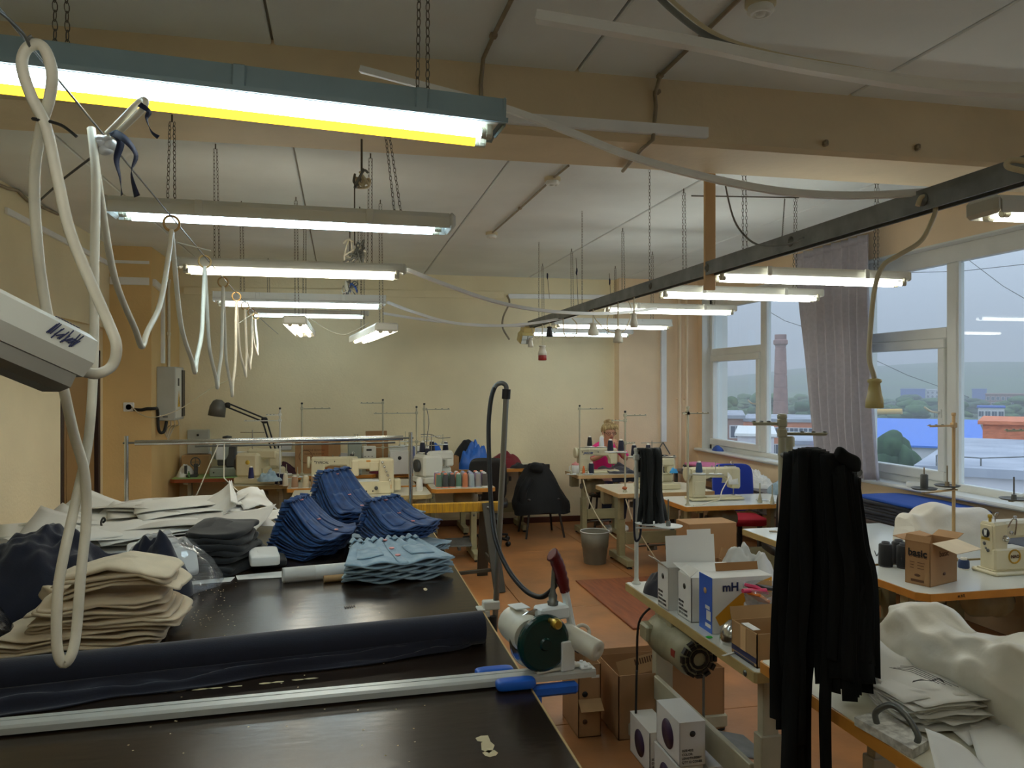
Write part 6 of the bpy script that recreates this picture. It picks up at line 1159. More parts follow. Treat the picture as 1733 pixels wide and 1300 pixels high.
solo('tape_roll', 'white tape roll on the near window sill', 'tape', MB().at(T(4.63, 5.62, SZ + .015)).lathe([(.07, 0), (.07, .035), (.055, .035), (.055, 0)], 26), m_white)
solo('blue_mask', 'blue folded face mask on the far window sill', 'mask', mound(4.66, 9.15, .12, .22, .07, SZ + .015, 5, amp=.3, fr=12), m_bluew)
# ================================================================ right row of tables
TRX = 3.43
stable('white glossy sewing table between the straps and the curtain', (TRX, 4.94, 0), 0, 1.15, .60, .745, m_gedge, m_lam2, box=True)
solo('thread_snips', 'small dark snips on the glossy table beside the black bundle', 'snips', MB().at(T(3.05, 5.05, .746) @ RZ(-.3)).box((0, 0, .004), (.11, .012, .006), .002).box((.02, .012, .004), (.10, .008, .006), .002).box((-.05, .004, .006), (.05, .022, .01), .004), m_pipe)
stable('white sewing table carrying the cloth covered machine', (TRX, 4.31, 0), 0, 1.15, .60, .755, m_gedge, m_lam2)
tbl = stable('white sewing table with orange edge and the brown printed carton', (TRX, 3.69, 0), 0, 1.2, .60, .75, m_oedge, m_lam2)
text3 = text_mb('и.3Л.', .02, T(3.06, 3.3885, .73) @ RX(pi / 2)); mkobj('pen_mark', text3, m_black, tbl, tbl.location.copy())
m_cov = mat('white_cover_cloth', (222, 216, 204), .85, sheen=.2, bump=.1, bs=60, var=.03, vs=8)
def cover(prof, seed, axis, n=34, amp=.02, fr=7):
    """draped cover: prof list of (s, half width, height); axis maps (s, lateral, z)->world"""
    rings = []; K = len(prof)
    P = spl([Vector(p) for p in prof], 7)
    for p in P:
        s, hw, h = p; ring = []
        for i in range(n):
            t = i / (n - 1); a = pi * t; x = -cos(a); y = sin(a)
            lx = hw * math.copysign(abs(x) ** .55, x) * (1.12 - .18 * y); lz = h * abs(y) ** .38
            q = Vector((s * fr, lx * fr * 2, lz * fr * 2 + seed)); k = noise.noise_vector(q); w = min(1, lz / .05)
            ring.append(axis(s + k.x * amp, lx + k.y * amp * w, max(0, lz + k.z * amp * w)))
        rings.append(ring)
    mb = MB(); m_ = len(rings[0])
    V = [p for r in rings for p in r]; mb.add(V, [(i * m_ + k, i * m_ + k + 1, (i + 1) * m_ + k + 1, (i + 1) * m_ + k) for i in range(len(rings) - 1) for k in range(m_ - 1)], True)
    mb.add(rings[0], [tuple(range(m_))]); mb.add(rings[-1], [tuple(range(m_ - 1, -1, -1))]); return mb
solo('machine_cover', 'white cloth cover draped over a machine beside the brown printed carton', 'cover', cover([(-.30, .09, .20), (-.27, .10, .235), (-.20, .10, .23), (-.12, .11, .285), (0, .10, .27), (.15, .09, .25), (.28, .09, .235), (.32, .08, .20)], 3, lambda s, l, z: Vector((3.76 + s, 4.30 + l, .755 + z)), amp=.018), m_cov)
nb = [('badge', MB().at(T(-.242, .0, .225) @ RY(-pi / 2)).lathe([(.026, 0), (.026, .002), (0, .003)], 18), m_black, [('badge_mark', MB().at(T(-.2455, 0, .225) @ RY(-pi / 2)).prism([(-.018, -.006), (.018, -.010), (.014, 0), (.018, .010), (-.018, .006), (-.008, 0)], 0, .001), m_white)]),
      ('plate_hole', MB().at(T(-.242, .01, .165) @ RY(-pi / 2)).lathe([(.010, 0), (.010, .003), (0, .0035)], 12).at(T(-.242, -.015, .13) @ RY(-pi / 2)).lathe([(.010, 0), (.010, .003), (0, .0035)], 12), m_dkm), ('brass_tag', MB().bx(-.2435, -.2405, -.025, .03, .185, .2), m_brass),
      ('yellow_ring', MB().at(T(-.115, -.0625, .10) @ RX(pi / 2)).tube([(.036 * cos(a), .036 * sin(a), 0) for a in [2 * pi * i / 24 for i in range(24)]], .005, 6, closed=True), m_tyel), ('round_lettering', text_mb('NAO', .024, T(-.115, -.067, .10) @ RX(pi / 2), bold=.0008), m_ink2), ('bobbin_cover', MB().bx(-.24, -.02, -.062, .05, .022, .145, .01), m_cream),
      ('take_up_lever', MB().tube(spl([(-.15, -.055, .26), (-.14, -.075, .31), (-.11, -.07, .30), (-.11, -.06, .22)], 4), .004, 6), m_chrome), ('top_knob', MB().at(T(-.215, .0, .285)).lathe([(.008, 0), (.008, .02), (.012, .022), (.012, .04), (0, .042)], 10), m_brass)]
lockstitch('cream machine with round black badge and NAO lettered yellow ring', (3.74, 3.70, .75), 0, extra=nb)
# printed carton
M = T(2.97, 3.5, .75) @ RZ(radians(20)); w, dd, hh = .255, .135, .225
fb = MB().at(M).bx(0, w, 0, dd, 0, .004).bx(0, .004, 0, dd, 0, hh).bx(w - .004, w, 0, dd, 0, hh).bx(0, w, 0, .004, 0, hh).bx(0, w, dd - .004, dd, 0, hh)
MF = M @ T(-.001, dd / 2, 0) @ RZ(-pi / 2) @ RX(pi / 2)
thing('printed_carton', 'open brown carton lettered basic on the orange edged table', 'carton', [('box', fb, m_card), ('flap', MB().at(M @ T(0, -.001, hh) @ RX(radians(104))).bx(.02, w, -.003, 0, 0, .13), m_beige), ('flap', MB().at(M @ T(0, dd, hh) @ RX(radians(-80))).bx(0, w, 0, .003, 0, .07), m_card), ('flap', MB().at(M @ T(0, 0, hh) @ RY(radians(25))).bx(-.003, 0, 0, dd, 0, .035), m_card), ('flap', MB().at(M @ T(w, 0, hh) @ RY(radians(70))).bx(0, .003, 0, dd, 0, .07), m_card),
    ('lettering', text_mb('basic', .052, MF @ T(0, .165, 0), bold=.0016), m_black), ('lettering_shadow', text_mb('basic', .052, MF @ T(.002, .152, -.0004) @ Matrix.Diagonal((1, .6, 1, 1))), m_ink2), ('small_print', MB().at(MF).bx(-.04, -.015, .115, .118, 0, .0008).bx(.0, .04, .115, .118, 0, .0008).bx(-.04, -.02, .10, .103, 0, .0008).bx(.0, .035, .10, .103, 0, .0008).bx(-.04, -.02, .085, .088, 0, .0008).bx(.0, .035, .085, .088, 0, .0008), m_ink2, None, {'kind': 'stuff'}), ('print_oval', MB().at(MF @ T(0, .05, 0) @ Matrix.Diagonal((1, .45, 1, 1))).lathe([(.016, 0), (.016, .0008), (0, .001)], 18), m_ink2), ('print_bar', MB().at(MF).bx(-.035, .035, .015, .028, 0, .0008), m_ink2), ('side_print', MB().at(M @ T(.13, -.001, .055) @ RX(pi / 2) @ Matrix.Diagonal((1, .6, 1, 1))).lathe([(.014, 0), (.014, .0008), (0, .001)], 16), m_ink2), ('side_lettering', text_mb('basic', .045, M @ T(.13, -.001, .16) @ RX(pi / 2)), m_ink2)])
for k, (u, v) in enumerate(((1503, 959), (1521, 955), (1534, 962))):
    p = az(u, v, .75); cone(['black thread cone at the left of three beside the printed carton', 'black thread cone in the middle beside the printed carton', 'black thread cone touching the printed carton'][k], (p.x + .015 * (k == 1), p.y + .02, .75), BK, .135, .040, taper=.95, tip=(60, 60, 64))
p = az(1631, 963, .75); cone('blue thread spool between the printed carton and the lettered machine', (p.x, p.y, .75), (40, 62, 104), .06, .030, taper=.95)
solo('thread_tangle', 'small tangle of black thread beside the black cones', 'thread', MB().tube(spl([az(1480 + 4 * k, 936 + (3 if k % 2 else -4) + k, .755 + .006 * (k % 3)) for k in range(9)], 4), .003, 5), m_black)
st_at('thread stand with perforated arm and dark spool discs before the near window', 1614, 702, 4.02, .755, [(.06, radians(188), .20)], m=m_bedge, r=.010)
for k, (u, v) in enumerate(((1564, 828), (1603, 823))):
    p = ay(u, v, 3.98 + .06 * k); thing('spool_plate', ['dark spool plate holding a grey spool on the window stand', 'dark empty spool plate on the window stand'][k], 'spool plate', [('disc', MB().at(T(p)).lathe([(0, -.002), (.062, 0), (.072, .008), (.070, .010), (.06, .004), (0, .004)], 26), m_dkm), ('pin', MB().at(T(p)).cyl((0, 0, .004), (0, 0, .125 if k else .13), .004, n=8).lathe([(.014, .004), (.012, .02), (.012, .028)], 10), m_pipe)] + ([('spool', MB().at(T(p)).lathe([(.021, .006), (.021, .085), (.015, .09), (0, .09)], 18), m_dkm)] if k == 0 else []))
solo('rest_bracket', 'beige bent bracket carrying the dark spool plates', 'bracket', MB().beam(ay(1562, 834, 4.0), ay(1618, 828, 4.02), .03, .008, b=.002), m_bedge)
p = ay(1716, 846, 3.55); thing('spool_plate', 'grey spool plate with bare pin above the lettered machine', 'spool plate', [('disc', MB().at(T(p)).lathe([(0, 0), (.062, .002), (.072, .010), (.07, .011), (.06, .005), (0, .004)], 26), m_dsteel), ('pin', MB().at(T(p)).cyl((0, 0, .004), (0, 0, .125), .004, n=8).lathe([(.014, .004), (.012, .03)], 10), m_steel)])
p2 = ay(1745, 846, 3.75); thing('spool_plate', 'pale spool plate at the edge beside the grey one', 'spool plate', [('disc', MB().at(T(p2)).lathe([(0, 0), (.062, .002), (.072, .010), (.07, .011), (.06, .005), (0, .004)], 26), m_lb2)])
stand('thread stand behind the lettered machine carrying the grey spool plates', (4.0, 3.88, .75), .85, [(.78, pi, .2)], (), m_frame2)
solo('rest_bracket', 'steel bracket carrying the grey spool plates', 'bracket', MB().beam(p + Vector((-.02, 0, -.006)), Vector((4.0, 3.88, p.z - .006)), .025, .008, b=.002), m_frame2)
# ================================================================ near right table with boxes
mt = MB().at(T(.17, .225, .605) @ RY(pi / 2)).lathe([(.0, -.28), (.06, -.28), (.082, -.265), (.092, -.23), (.092, -.04), (.098, -.035), (.098, .08), (.085, .13), (.06, .15), (0, .15)], 28); mt.at(Matrix()).bx(.08, .24, .16, .27, .68, .711, .004)
vent = MB()
for r_ in (.035, .055, .075):
    for k in range(12):
        a = 2 * pi * k / 12; 
        if .3 < (k / 12) < .98 or True: vent.at(T(-.100, .225, .605) @ RY(-pi / 2) @ RZ(a)).bx(r_ - .006, r_ + .006, -.008 - r_ * .08, .008 + r_ * .08, -.006 if r_ < .07 else -.012, .018)
stable('white topped sewing table with big motor and thread boxes by the aisle', (1.745, 3.27, 0), pi / 2, 1.34, .55, .75, m_gedge, m_lam2, m_frame2, motor=False, box=False, ly=.13, corner=.004, extra=[('motor', mt, m_motor, [('vent_slots', vent, m_black, None, {'kind': 'stuff'}), ('terminal_box', MB().bx(.20, .30, .29, .34, .58, .66, .01), m_motor), ('red_plate', MB().bx(-.06, -.02, .312, .318, .60, .63), m_redp)]), ('rod', MB().cyl((-.02, .16, .1), (-.02, .16, .50), .006, n=8), m_steel), ('edge_screw', MB().at(T(-.60, .2755, .725) @ RX(-pi / 2)).lathe([(.012, 0), (.012, .002), (0, .003)], 12), m_steel)])
solo('motor_cable', 'black cable hanging from the table edge to the floor cartons', 'cable', MB().tube(spl([Vector((1.50, 3.62, .715)), Vector((1.44, 3.66, .62)), Vector((1.43, 3.66, .4)), Vector((1.42, 3.64, .36)), Vector((1.40, 3.6, .05)), Vector((1.42, 3.58, .012))], 6), .006, 7), m_rubber)
def linesbox(label, x0, y0, w=.115, d=.25, h=.18, z=.75, lid=None, sticker=False, side='l', name='thread_box'):
    """white cone box. side 'l': printed narrow face looks to -x, 'f': to -y"""
    X1, Y1 = (x0 + d, y0 + w) if side == 'l' else (x0 + w, y0 + d); t = .003
    ps = [('box', MB().bx(x0, X1, y0, Y1, z, z + t).bx(x0, x0 + t, y0, Y1, z, z + h).bx(X1 - t, X1, y0, Y1, z, z + h).bx(x0, X1, y0, y0 + t, z, z + h).bx(x0, X1, Y1 - t, Y1, z, z + h), m_paper)]
    MF = (T(x0 - .0008, (y0 + Y1) / 2, z) @ RZ(-pi / 2) @ RX(pi / 2)) if side == 'l' else (T((x0 + X1) / 2, y0 - .0008, z) @ RX(pi / 2))
    ps.append(('hole', MB().at(MF @ T(0, h * .74, 0)).lathe([(.013, 0), (.013, .001), (0, .0012)], 18), m_black))
    for k, s in enumerate(('SIZE:40/2', 'COLOR:', 'LENGTH:5000Y', 'QTY:12 CONES')): ps.append(('printing', text_mb(s, .0135, MF @ T(-w * .42, h * (.36 - .09 * k), 0), align='LEFT', depth=.0004, bold=.0003), m_black))
    if sticker: ps.append(('purple_label', MB().at((T(x0 - .0008, (y0 + Y1) / 2, z + h * .48) @ RZ(-pi / 2) @ RX(pi / 2)) @ Matrix.Diagonal((1, 1.0, 1, 1))).lathe([(.062, 0), (.062, .0008), (0, .001)], 30), mat('purple_print', (58, 40, 72), .5) if 'purple_print' not in MATS else MATS['purple_print']))
    for l in (lid or ()): ps.append(('flap', l, m_paper))
    if not lid: ps.append(('lid', MB().bx(x0 - .001, X1 + .001, y0 - .001, Y1 + .001, z + h, z + h + .003), m_paper))
    return thing(name, label, 'box', ps)
x, y, z = 1.48, 3.395, .95
linesbox('white printed thread box with its lid standing upright', 1.48, 3.395, .125, .25, .20, lid=[MB().at(T(1.483, 3.42, .95) @ RX(-.12)).bx(0, .245, 0, .003, 0, .14).bx(.11, .23, 0, .003, .14, .165), MB().at(T(1.48, 3.398, .95) @ RY(-.9)).bx(-.003, 0, 0, .12, 0, .06)])
linesbox('white printed thread box with its lid laid open', 1.505, 3.205, .14, .25, .195, lid=[MB().at(T(1.505, 3.205, .945) @ RX(.12) @ RY(.04)).bx(0, .27, 0, .2, 0, .003), MB().at(T(1.505, 3.215, .945) @ RY(.9)).bx(-.003, 0, 0, .12, 0, .05)])
bxs = mhbox('blue sided thread box with orange swoosh by the aisle', 1.522, 1.80, 3.04, 3.16, .75, .985, 'mH', .05)
for nm, lab, mb, mm in (('side_sticker', None, MB().bx(1.5195, 1.5205, 3.05, 3.09, .80, .84).bx(1.5195, 1.5205, 3.05, 3.10, .77, .785).bx(1.5195, 1.5205, 3.06, 3.10, .845, .86), m_paper), ('side_hole', None, MB().at(T(1.5195, 3.10, .92) @ RY(-pi / 2)).lathe([(.013, 0), (.013, .001), (0, .0012)], 16), m_kraft), ('curved_lettering', None, text_mb('SPUN POLYESTER', .018, T(1.66, 3.0385, .79) @ RX(pi / 2) @ RZ(.5)), m_black)):
    o = mkobj(nm, mb, mm, bxs, bxs.location.copy())
mkobj('flap', MB().at(T(1.525, 3.15, .985) @ RX(-.25)).bx(.07, .27, 0, .003, 0, .035), m_cardi, bxs, bxs.location.copy())
carton('small open kraft carton with navy stripe at the table corner', 1.50, 1.70, 2.64, 2.83, .75, .875, m_kraft, open_=1, flaps=[('l', 2.2, .03), ('b', -.3, .05)], extra=[('navy_stripe', MB().bx(1.4985, 1.4995, 2.642, 2.828, .765, .785), m_ink), ('stripe_lettering', MB().bx(1.4985, 1.4995, 2.66, 2.81, .755, .761), m_ink), ('tape', MB().bx(1.4985, 1.4995, 2.72, 2.76, .785, .875), m_strap), ('white_tear', MB().at(T(1.50, 2.72, .876)).box((.02, 0, .004), (.03, .09, .002)), m_paper)])
thing('chrome_dome', 'shiny chrome dome lamp head beside the blue sided box', 'lamp head', [('shell', MB().at(T(1.562, 2.925, .75)).lathe([(.058, 0), (.06, .015), (.057, .04), (.044, .07), (.022, .09), (0, .095)], 26), m_chrome), ('black_tip', MB().at(T(1.60, 2.88, .79)).soft((0, 0, 0), (.04, .03, .05), .6, nu=14, nv=8), m_black)])
m_tubp = mat('printed_white_tub', (226, 220, 216), .35)
tb = [('tub', MB().at(T(1.715, 2.93, .75)).lathe([(.065, 0), (.072, .01), (.085, .125), (.095, .128), (.096, .14), (.088, .14)], 30), m_tubp), ('tub_upper', MB().at(T(1.715, 2.93, .89)).lathe([(.088, 0), (.10, .08), (.098, .08), (.086, .002)], 30), m_poly)]
Rq = random.Random(8)
for k in range(14):
    a = 2 * pi * k / 14 + Rq.uniform(-.1, .1); z = .80 + .05 * (k % 2); tb.append(('berry_print', MB().at(T(1.715 + (.0765 if k % 2 == 0 else .082) * cos(a), 2.93 + (.0765 if k % 2 == 0 else .082) * sin(a), z) @ RZ(a) @ RY(pi / 2)).lathe([(.014, -.002), (.013, .0035), (0, .004)], 10), m_redp if k % 3 else m_dkm))
thing('plastic_tub', 'white plastic tub printed with berries holding coloured scraps', 'tub', tb)
m_ornp = mat('orange_paper', (240, 130, 40), .6); m_pnk2 = mat('pink_paper', (220, 60, 110), .6)
for k, (dx, dy, dz, m, lab, rz, ry) in enumerate(((-.05, -.02, .90, m_ornp, 'orange label card', .5, .5), (-.04, .02, .925, m_pnk2, 'pink label card', .5, .45), (.04, -.02, .90, m_paper, 'white label card', -.3, -.5), (.03, .04, .92, m_black, 'black elastic coil', .2, .2))):
    solo('label_card', lab + ' sticking out of the berry printed tub', 'card', MB().at(T(1.715 + dx, 2.93 + dy, dz + .03) @ RZ(rz) @ RY(ry)).box((0, 0, 0), (.10, .06, .012), .002), m)
solo('pink_marker', 'red pink marker lying across the tub rim', 'marker', MB().cyl((1.585, 2.90, .965), (1.70, 2.92, .955), .009, n=10), m_pnk2)
solo('plastic_bag', 'white plastic bag stuffed behind the open white boxes', 'bag', mound(1.90, 3.45, .34, .42, .22, .75, 19, amp=.45, fr=10, ridge=.6, nu=60, nv=36), mat('white_polythene_bag', (214, 216, 214), .35, alpha=.9))
solo('bag_handle', 'white bag handle knot beside the stuffed plastic bag', 'bag', mound(1.93, 3.08, .2, .2, .24, .75, 29, amp=.5, fr=14, ridge=.6), m_trunk)
carton('brown carton with white side behind the plastic bag', 1.80, 2.0, 3.68, 3.92, .75, .86, open_=1, flaps=[('r', .3, .06)])
solo('navy_rag', 'navy rag on the far corner of the aisle table', 'rag', mound(1.58, 3.70, .18, .26, .09, .75, 6, amp=.4, fr=12, ridge=.4), m_nroll)
solo('green_scrap', 'small bright green scrap on the aisle table', 'scrap', MB().at(T(az(1200, 1078, .753))).prism([(-.012, -.01), (.01, -.012), (.014, .006), (0, .012), (-.014, .005)], 0, .002), mat('bright_green', (40, 190, 50), .6))
solo('white_slip', 'small white slip on the aisle table', 'paper', MB().at(T(az(1242, 1104, .752)) @ RZ(.4)).box((-.03, 0, 0), (.07, .012, .002)), m_paper)
# stand with black straps at the far corner
sx, sy = 1.52, 3.90
stand('thread stand at the far corner of the aisle table under black straps', (sx, sy, .75), .70, [(.665, -.05, .22)], (), m_lb3, r=.011)
for k, (u, v, y) in enumerate(((1098, 886, 3.85), (1131, 891, 3.75))):
    p = ay(u, v, y); thing('spool_plate', ['white spool plate under the hanging black straps', 'white spool plate with black pin on the aisle table stand'][k], 'spool plate', [('disc', MB().at(T(p)).lathe([(0, -.002), (.066, 0), (.074, .006), (.066, .004), (0, .003)], 26), m_lb2), ('pin', MB().at(T(p)).cyl((0, 0, 0), (0, 0, .14), .004, n=8).box((0, 0, .015), (.02, .02, .03), .004), m_steel)])
solo('rest_bracket', 'pale bracket carrying the white spool plates', 'bracket', MB().beam((sx, sy, 1.045), ay(1135, 894, 3.74), .025, .008, b=.002), m_lb2)
def strap(P, w, seed, side): # one hanging strip
    R = random.Random(seed); N = len(P); V = []
    for i, p in enumerate(P):
        a = .5 * sin(seed * 1.7 + i * .35) ; sd = (Vector(side) * cos(a) + Vector((side[1], -side[0], 0)) * sin(a)); V += [p - sd * w / 2, p + sd * w / 2]
    return MB().add(V, [(2 * i, 2 * i + 1, 2 * i + 3, 2 * i + 2) for i in range(N - 1)], True)
m_strap2 = mat('black_ribbed_strap', (18, 22, 22), .8, sheen=.1, bump=.3, bs=160, stretch=(1, 1, .1)); ps = []
for k in range(7):
    t = k / 6; x = sx + .015 + .09 * t; z0 = 1.455; ze = 1.085 - .012 * (k % 3); y = sy - .035 - .012 * (k % 3)
    P = spl([Vector((x, y + .05, z0 - .12)), Vector((x, y + .035, z0 - .02)), Vector((x, y + .005, z0 + .008)), Vector((x, y - .02, z0 - .05)), Vector((x + .004 * t, y - .022, 1.25)), Vector((x + .03 * (t - .3), y - .02, 1.15)), Vector((x + .05 * (t - .4), y - .02, ze))], 5); ps.append(('strap', strap(P, .034, k, (1, .1, 0)), m_strap2, None, {'solid': .004}))
thing('strap_bunch', 'bunch of wide black straps hung on the aisle table stand', 'straps', ps)
solo('navy_ties', 'navy and blue cords hanging on the aisle table stand pole', 'cord', MB().tube(spl([Vector((sx - .018, sy - .02, 1.2)), Vector((sx - .02, sy - .02, 1.05)), Vector((sx - .012, sy - .02, .98)), Vector((sx + .012, sy - .02, 1.0)), Vector((sx + .02, sy - .02, 1.1))], 5), .006, 6), m_nroll)
# ================================================================ floor boxes under the aisle table
carton('big open brown carton on the floor under the aisle table', 1.37, 1.95, 3.76, 4.08, 0, .325, open_=1, flaps=[('b', -.15, .03)], extra=[('barcode_flap', MB().at(T(1.43, 3.90, .255) @ RX(-.3) @ RY(-.16)).bx(0, .30, 0, .003, 0, .085), m_kraft, [('barcode', (lambda mb: [mb.bx(.10 + .014 * k, .108 + .014 * k, -.001, .0, .045, .075) for k in range(13)] and mb)(MB().at(T(1.43, 3.90, .255) @ RX(-.3) @ RY(-.16))), m_ink2, None, {'kind': 'stuff'})])])
carton('narrow brown carton with small round prints beside the big floor carton', 1.18, 1.30, 3.83, 4.12, 0, .37, open_=1, flaps=[('l', -.3, .05)], extra=[('sticker', MB().bx(1.25, 1.292, 3.8285, 3.8295, .30, .315), m_paper), ('round_print', MB().at(T(1.215, 3.829, .22) @ RX(pi / 2)).lathe([(.015, 0), (.015, .001), (0, .0012)], 16), m_black), ('round_print', MB().at(T(1.215, 3.829, .08) @ RX(pi / 2)).lathe([(.013, 0), (.013, .001), (0, .0012)], 16), m_ink2), ('front_flap', MB().at(T(1.178, 3.826, .195) @ RX(-.9)).bx(0, .12, -.003, 0, -.07, 0), m_kraft)])
linesbox('white printed thread box with purple label on top of the floor boxes', 1.38, 3.05, .115, .245, .18, .204, None, True, 'f')
linesbox('white thread box with purple label lowest beside the big floor carton', 1.39, 3.40, .115, .25, .19, .0, None, True, 'f')
linesbox('white thread box with purple label under the top floor box', 1.375, 3.06, .115, .25, .195, .0, None, True, 'f')
linesbox('white thread box on the floor right of the stacked ones', 1.515, 3.06, .115, .25, .18, .0, None, False, 'f')
# ================================================================ nearest right table
stable('orange edged sewing table with pattern papers and plastic covered machine', (1.765, 1.92, 0), pi / 2, 1.24, .63, .82, m_oedge, m_lam, m_frame2, motor=True, box=False, ly=-.05, corner=.004)
m_pbag = mat('milky_plastic_cover', (212, 208, 194), .4, bump=.25, bs=22, var=.03, vs=6)
solo('machine_cover', 'milky plastic bag pulled over a machine beside the pattern papers', 'cover', cover([(-.44, .10, .16), (-.40, .12, .20), (-.28, .13, .215), (-.15, .12, .19), (-.02, .13, .20), (.12, .14, .235), (.24, .14, .19), (.34, .12, .215), (.42, .11, .17)], 9, lambda s, l, z: Vector((1.955 + l + .02 * sin(s * 9), 2.02 - s, .82 + z)), n=40, amp=.03, fr=8), m_pbag)
Rs = random.Random(12)
for k in range(22):
    c = (1.70 + Rs.uniform(-.03, .03), 2.08 + Rs.uniform(-.04, .04), .826 + .0035 * k); rot = Rs.uniform(-.25, .35)
    mb = sheet(c, .22, .32, rot, .12 if k < 12 else -.12, .05, (-.4, 1, .5, .35 + .02 * k) if k % 2 else (-1, .6, .1, .12), k, 10); mb.v = [Vector((max(v.x, 1.46), v.y, max(v.z, .823 + .001 * k))) for v in mb.v]
    lab = 'top sheet of the pattern papers under the iron weight' if k == 21 else 'white drawn pattern paper in the stack beside the iron weight'
    tops = solo('pattern_paper', lab, 'paper', mb, m_paper, None if k == 21 else 'papers in the stack beside the iron weight', solid=.0008)
ln = MB()
for k in range(4):
    o = .012 + .012 * k; ln.tube([Vector((1.62 + o, 2.20 - o, .912 + .001 * k)), Vector((1.78 - o, 2.17 - o, .906)), Vector((1.80 - o, 1.98 + o, .902))], .0008, 4)
tagit(mkobj('pencil_lines', ln, m_dkm, tops, tops.location.copy()), kind='stuff')
for k, (a, b, c, e) in enumerate((((1566, 1232), (1640, 1270), (1700, 1330), (1590, 1330)), ((1640, 1236), (1745, 1226), (1760, 1330), (1665, 1320)), ((1585, 1212), (1700, 1200), (1750, 1236), (1640, 1262)))):
    zz = (.86, .84, .83)[k]; solo('pattern_paper', ['curled white paper in front of the iron weight', 'white ruled paper beside the curled sheet', 'torn white paper under the plastic cover edge'][k], 'paper', quadsheet(az(*a, zz + .03 * (k == 0)), az(*b, zz), az(*c, zz), az(*e, zz), .004, k + 40, 10, .006), m_paper, solid=.0008)
ribbon('black_tape_strip', 'curled black tape lying on the pattern papers', [az(1545, 1153, .92), az(1560, 1150, .93), az(1575, 1152, .925), az(1588, 1148, .93), az(1598, 1155, .92)], .016, m_black, 'tape', .6, (0, 0, 1))
m_iron = mat('chipped_white_iron', (216, 214, 204), .5, c2=(160, 156, 146), vs=40, bump=.2, bs=60)
cs = [az(1446, 1226, .824), az(1492, 1213, .824), az(1572, 1266, .824), az(1545, 1283, .824)]; cc = sum(cs, Vector()) / 4
pl = MB(); V = [Vector((q.x, q.y, .822)) for q in cs] + [Vector((q.x, q.y, .846)) for q in cs]; pl.add(V, [(3, 2, 1, 0), (4, 5, 6, 7)] + [(k, (k + 1) % 4, 4 + (k + 1) % 4, 4 + k) for k in range(4)])
h0, h1 = az(1484, 1224, .846), az(1552, 1256, .846)
thing('iron_weight', 'chipped white iron weight plate with arched steel handle', 'weight', [('plate', pl, m_iron), ('handle', MB().tube(spl([h0, h0 + Vector((-.004, 0, .03)), h0.lerp(h1, .25) + Vector((0, 0, .062)), h0.lerp(h1, .5) + Vector((0, 0, .07)), h0.lerp(h1, .78) + Vector((0, 0, .055)), h1 + Vector((.002, 0, .02)), h1], 5), .0085, 10), m_steel)])
# black strip bundle on its stand
px, py = 1.50, 2.47
stand('thread stand with two short arms holding the big black strip bundle', (px, py, .82), .862, [(.845, radians(160), .10), (.81, radians(-20), .15)], (), m_frame2, r=.013)
solo('pole_cap', 'second grey capped post behind the black strip bundle', 'post', MB().cyl((px + .045, py + .03, .82), (px + .045, py + .03, 1.58), .014, n=12).at(T(px + .045, py + .03, 1.58)).lathe([(.019, 0), (.019, .03), (.014, .036)], 12), m_frame2)
solo('hanger_bar', 'dark bar on the stand carrying the black strips', 'bar', MB().cyl(Vector((px, py - .03, 1.555)), ad(1455, 800, 2.42), .012, n=10).cyl((px, py + .01, 1.555), (px, py - .04, 1.555), .012, n=8), m_dsteel)
m_bstrip = mat('black_jersey_strip', (11, 13, 13), .9, spec=.3, sheen=.0, bump=.15, bs=120, stretch=(1, 1, .1))
ps = []; RB = random.Random(6)
def bpt(u, z, d): 
    r = ray(u, 0); p = CAM + Vector((r.x, r.y, 0)) * d; p.z = z; return p
def clampt(p): 
    if p.x > 1.435 and p.y < 2.56 and p.z < .84: p.z = .84
    return p
NB = 58
for k in range(NB):
    t = RB.random(); layer = RB.random(); u0 = 1335 + 108 * t; dep = 2.50 - .10 * t - .09 * layer
    top = 1.60 - .012 * abs(t - .35) * 6 - .035 * max(0, t - .6) * 3 + .01 * layer; u1 = 1322 + 150 * t + RB.uniform(-5, 5); u2 = 1312 + 160 * t + RB.uniform(-5, 5)
    zend = RB.uniform(.86, 1.0)
    low = t < .60 and RB.random() < .8
    pts = [bpt(u0, top - .15, dep + .07), bpt(u0, top - .03, dep + .05), bpt(u0, top, dep + .02), bpt(u0, top - .03, dep - .01), bpt(u0 + (u1 - u0) * .5, top - .2, dep - .02), bpt(u1, 1.22, dep - .02), bpt(u2, 1.0, dep - .02)]
    if low:
        zl = RB.uniform(.40, .78) if t > .12 else RB.uniform(.7, .95); ul = 1312 + 150 * t + RB.uniform(-6, 6); pts += [bpt(ul, .82, dep - .03), bpt(ul + RB.uniform(-4, 4), zl, dep - .03)]
    else: pts += [bpt(u2 + 2, max(zend, .845), dep - .02)]
    pts = [clampt(p) for p in pts]; P = spl(pts, 4); P = [clampt(p) for p in P]
    ps.append(('strip', strap(P, RB.uniform(.032, .05), k, (.83, -.55, 0)), m_bstrip, None, {'solid': .003}))
core = []
for i in range(12):
    t = i / 11; z = 1.585 - .60 * t; w = .085 + .045 * min(1, t * 1.6); ring = []
    for j in range(18):
        a = 2 * pi * j / 18; cpt = bpt(1388 + 8 * t, z, 2.42); ring.append(cpt + Vector((.83, -.55, 0)) * (w * cos(a) * (.75 if i == 0 else 1)) + Vector((.55, .83, 0)) * (.045 * sin(a)))
    core.append(ring)
ps.append(('inner_strips', MB().loft(core), m_bstrip))
ps.append(('folded_end', MB().at(T(bpt(1432, 1.575, 2.36)) @ RY(.5)).soft((0, 0, 0), (.09, .06, .05), .6, .015, 20, 4, 20, 12), m_bstrip))
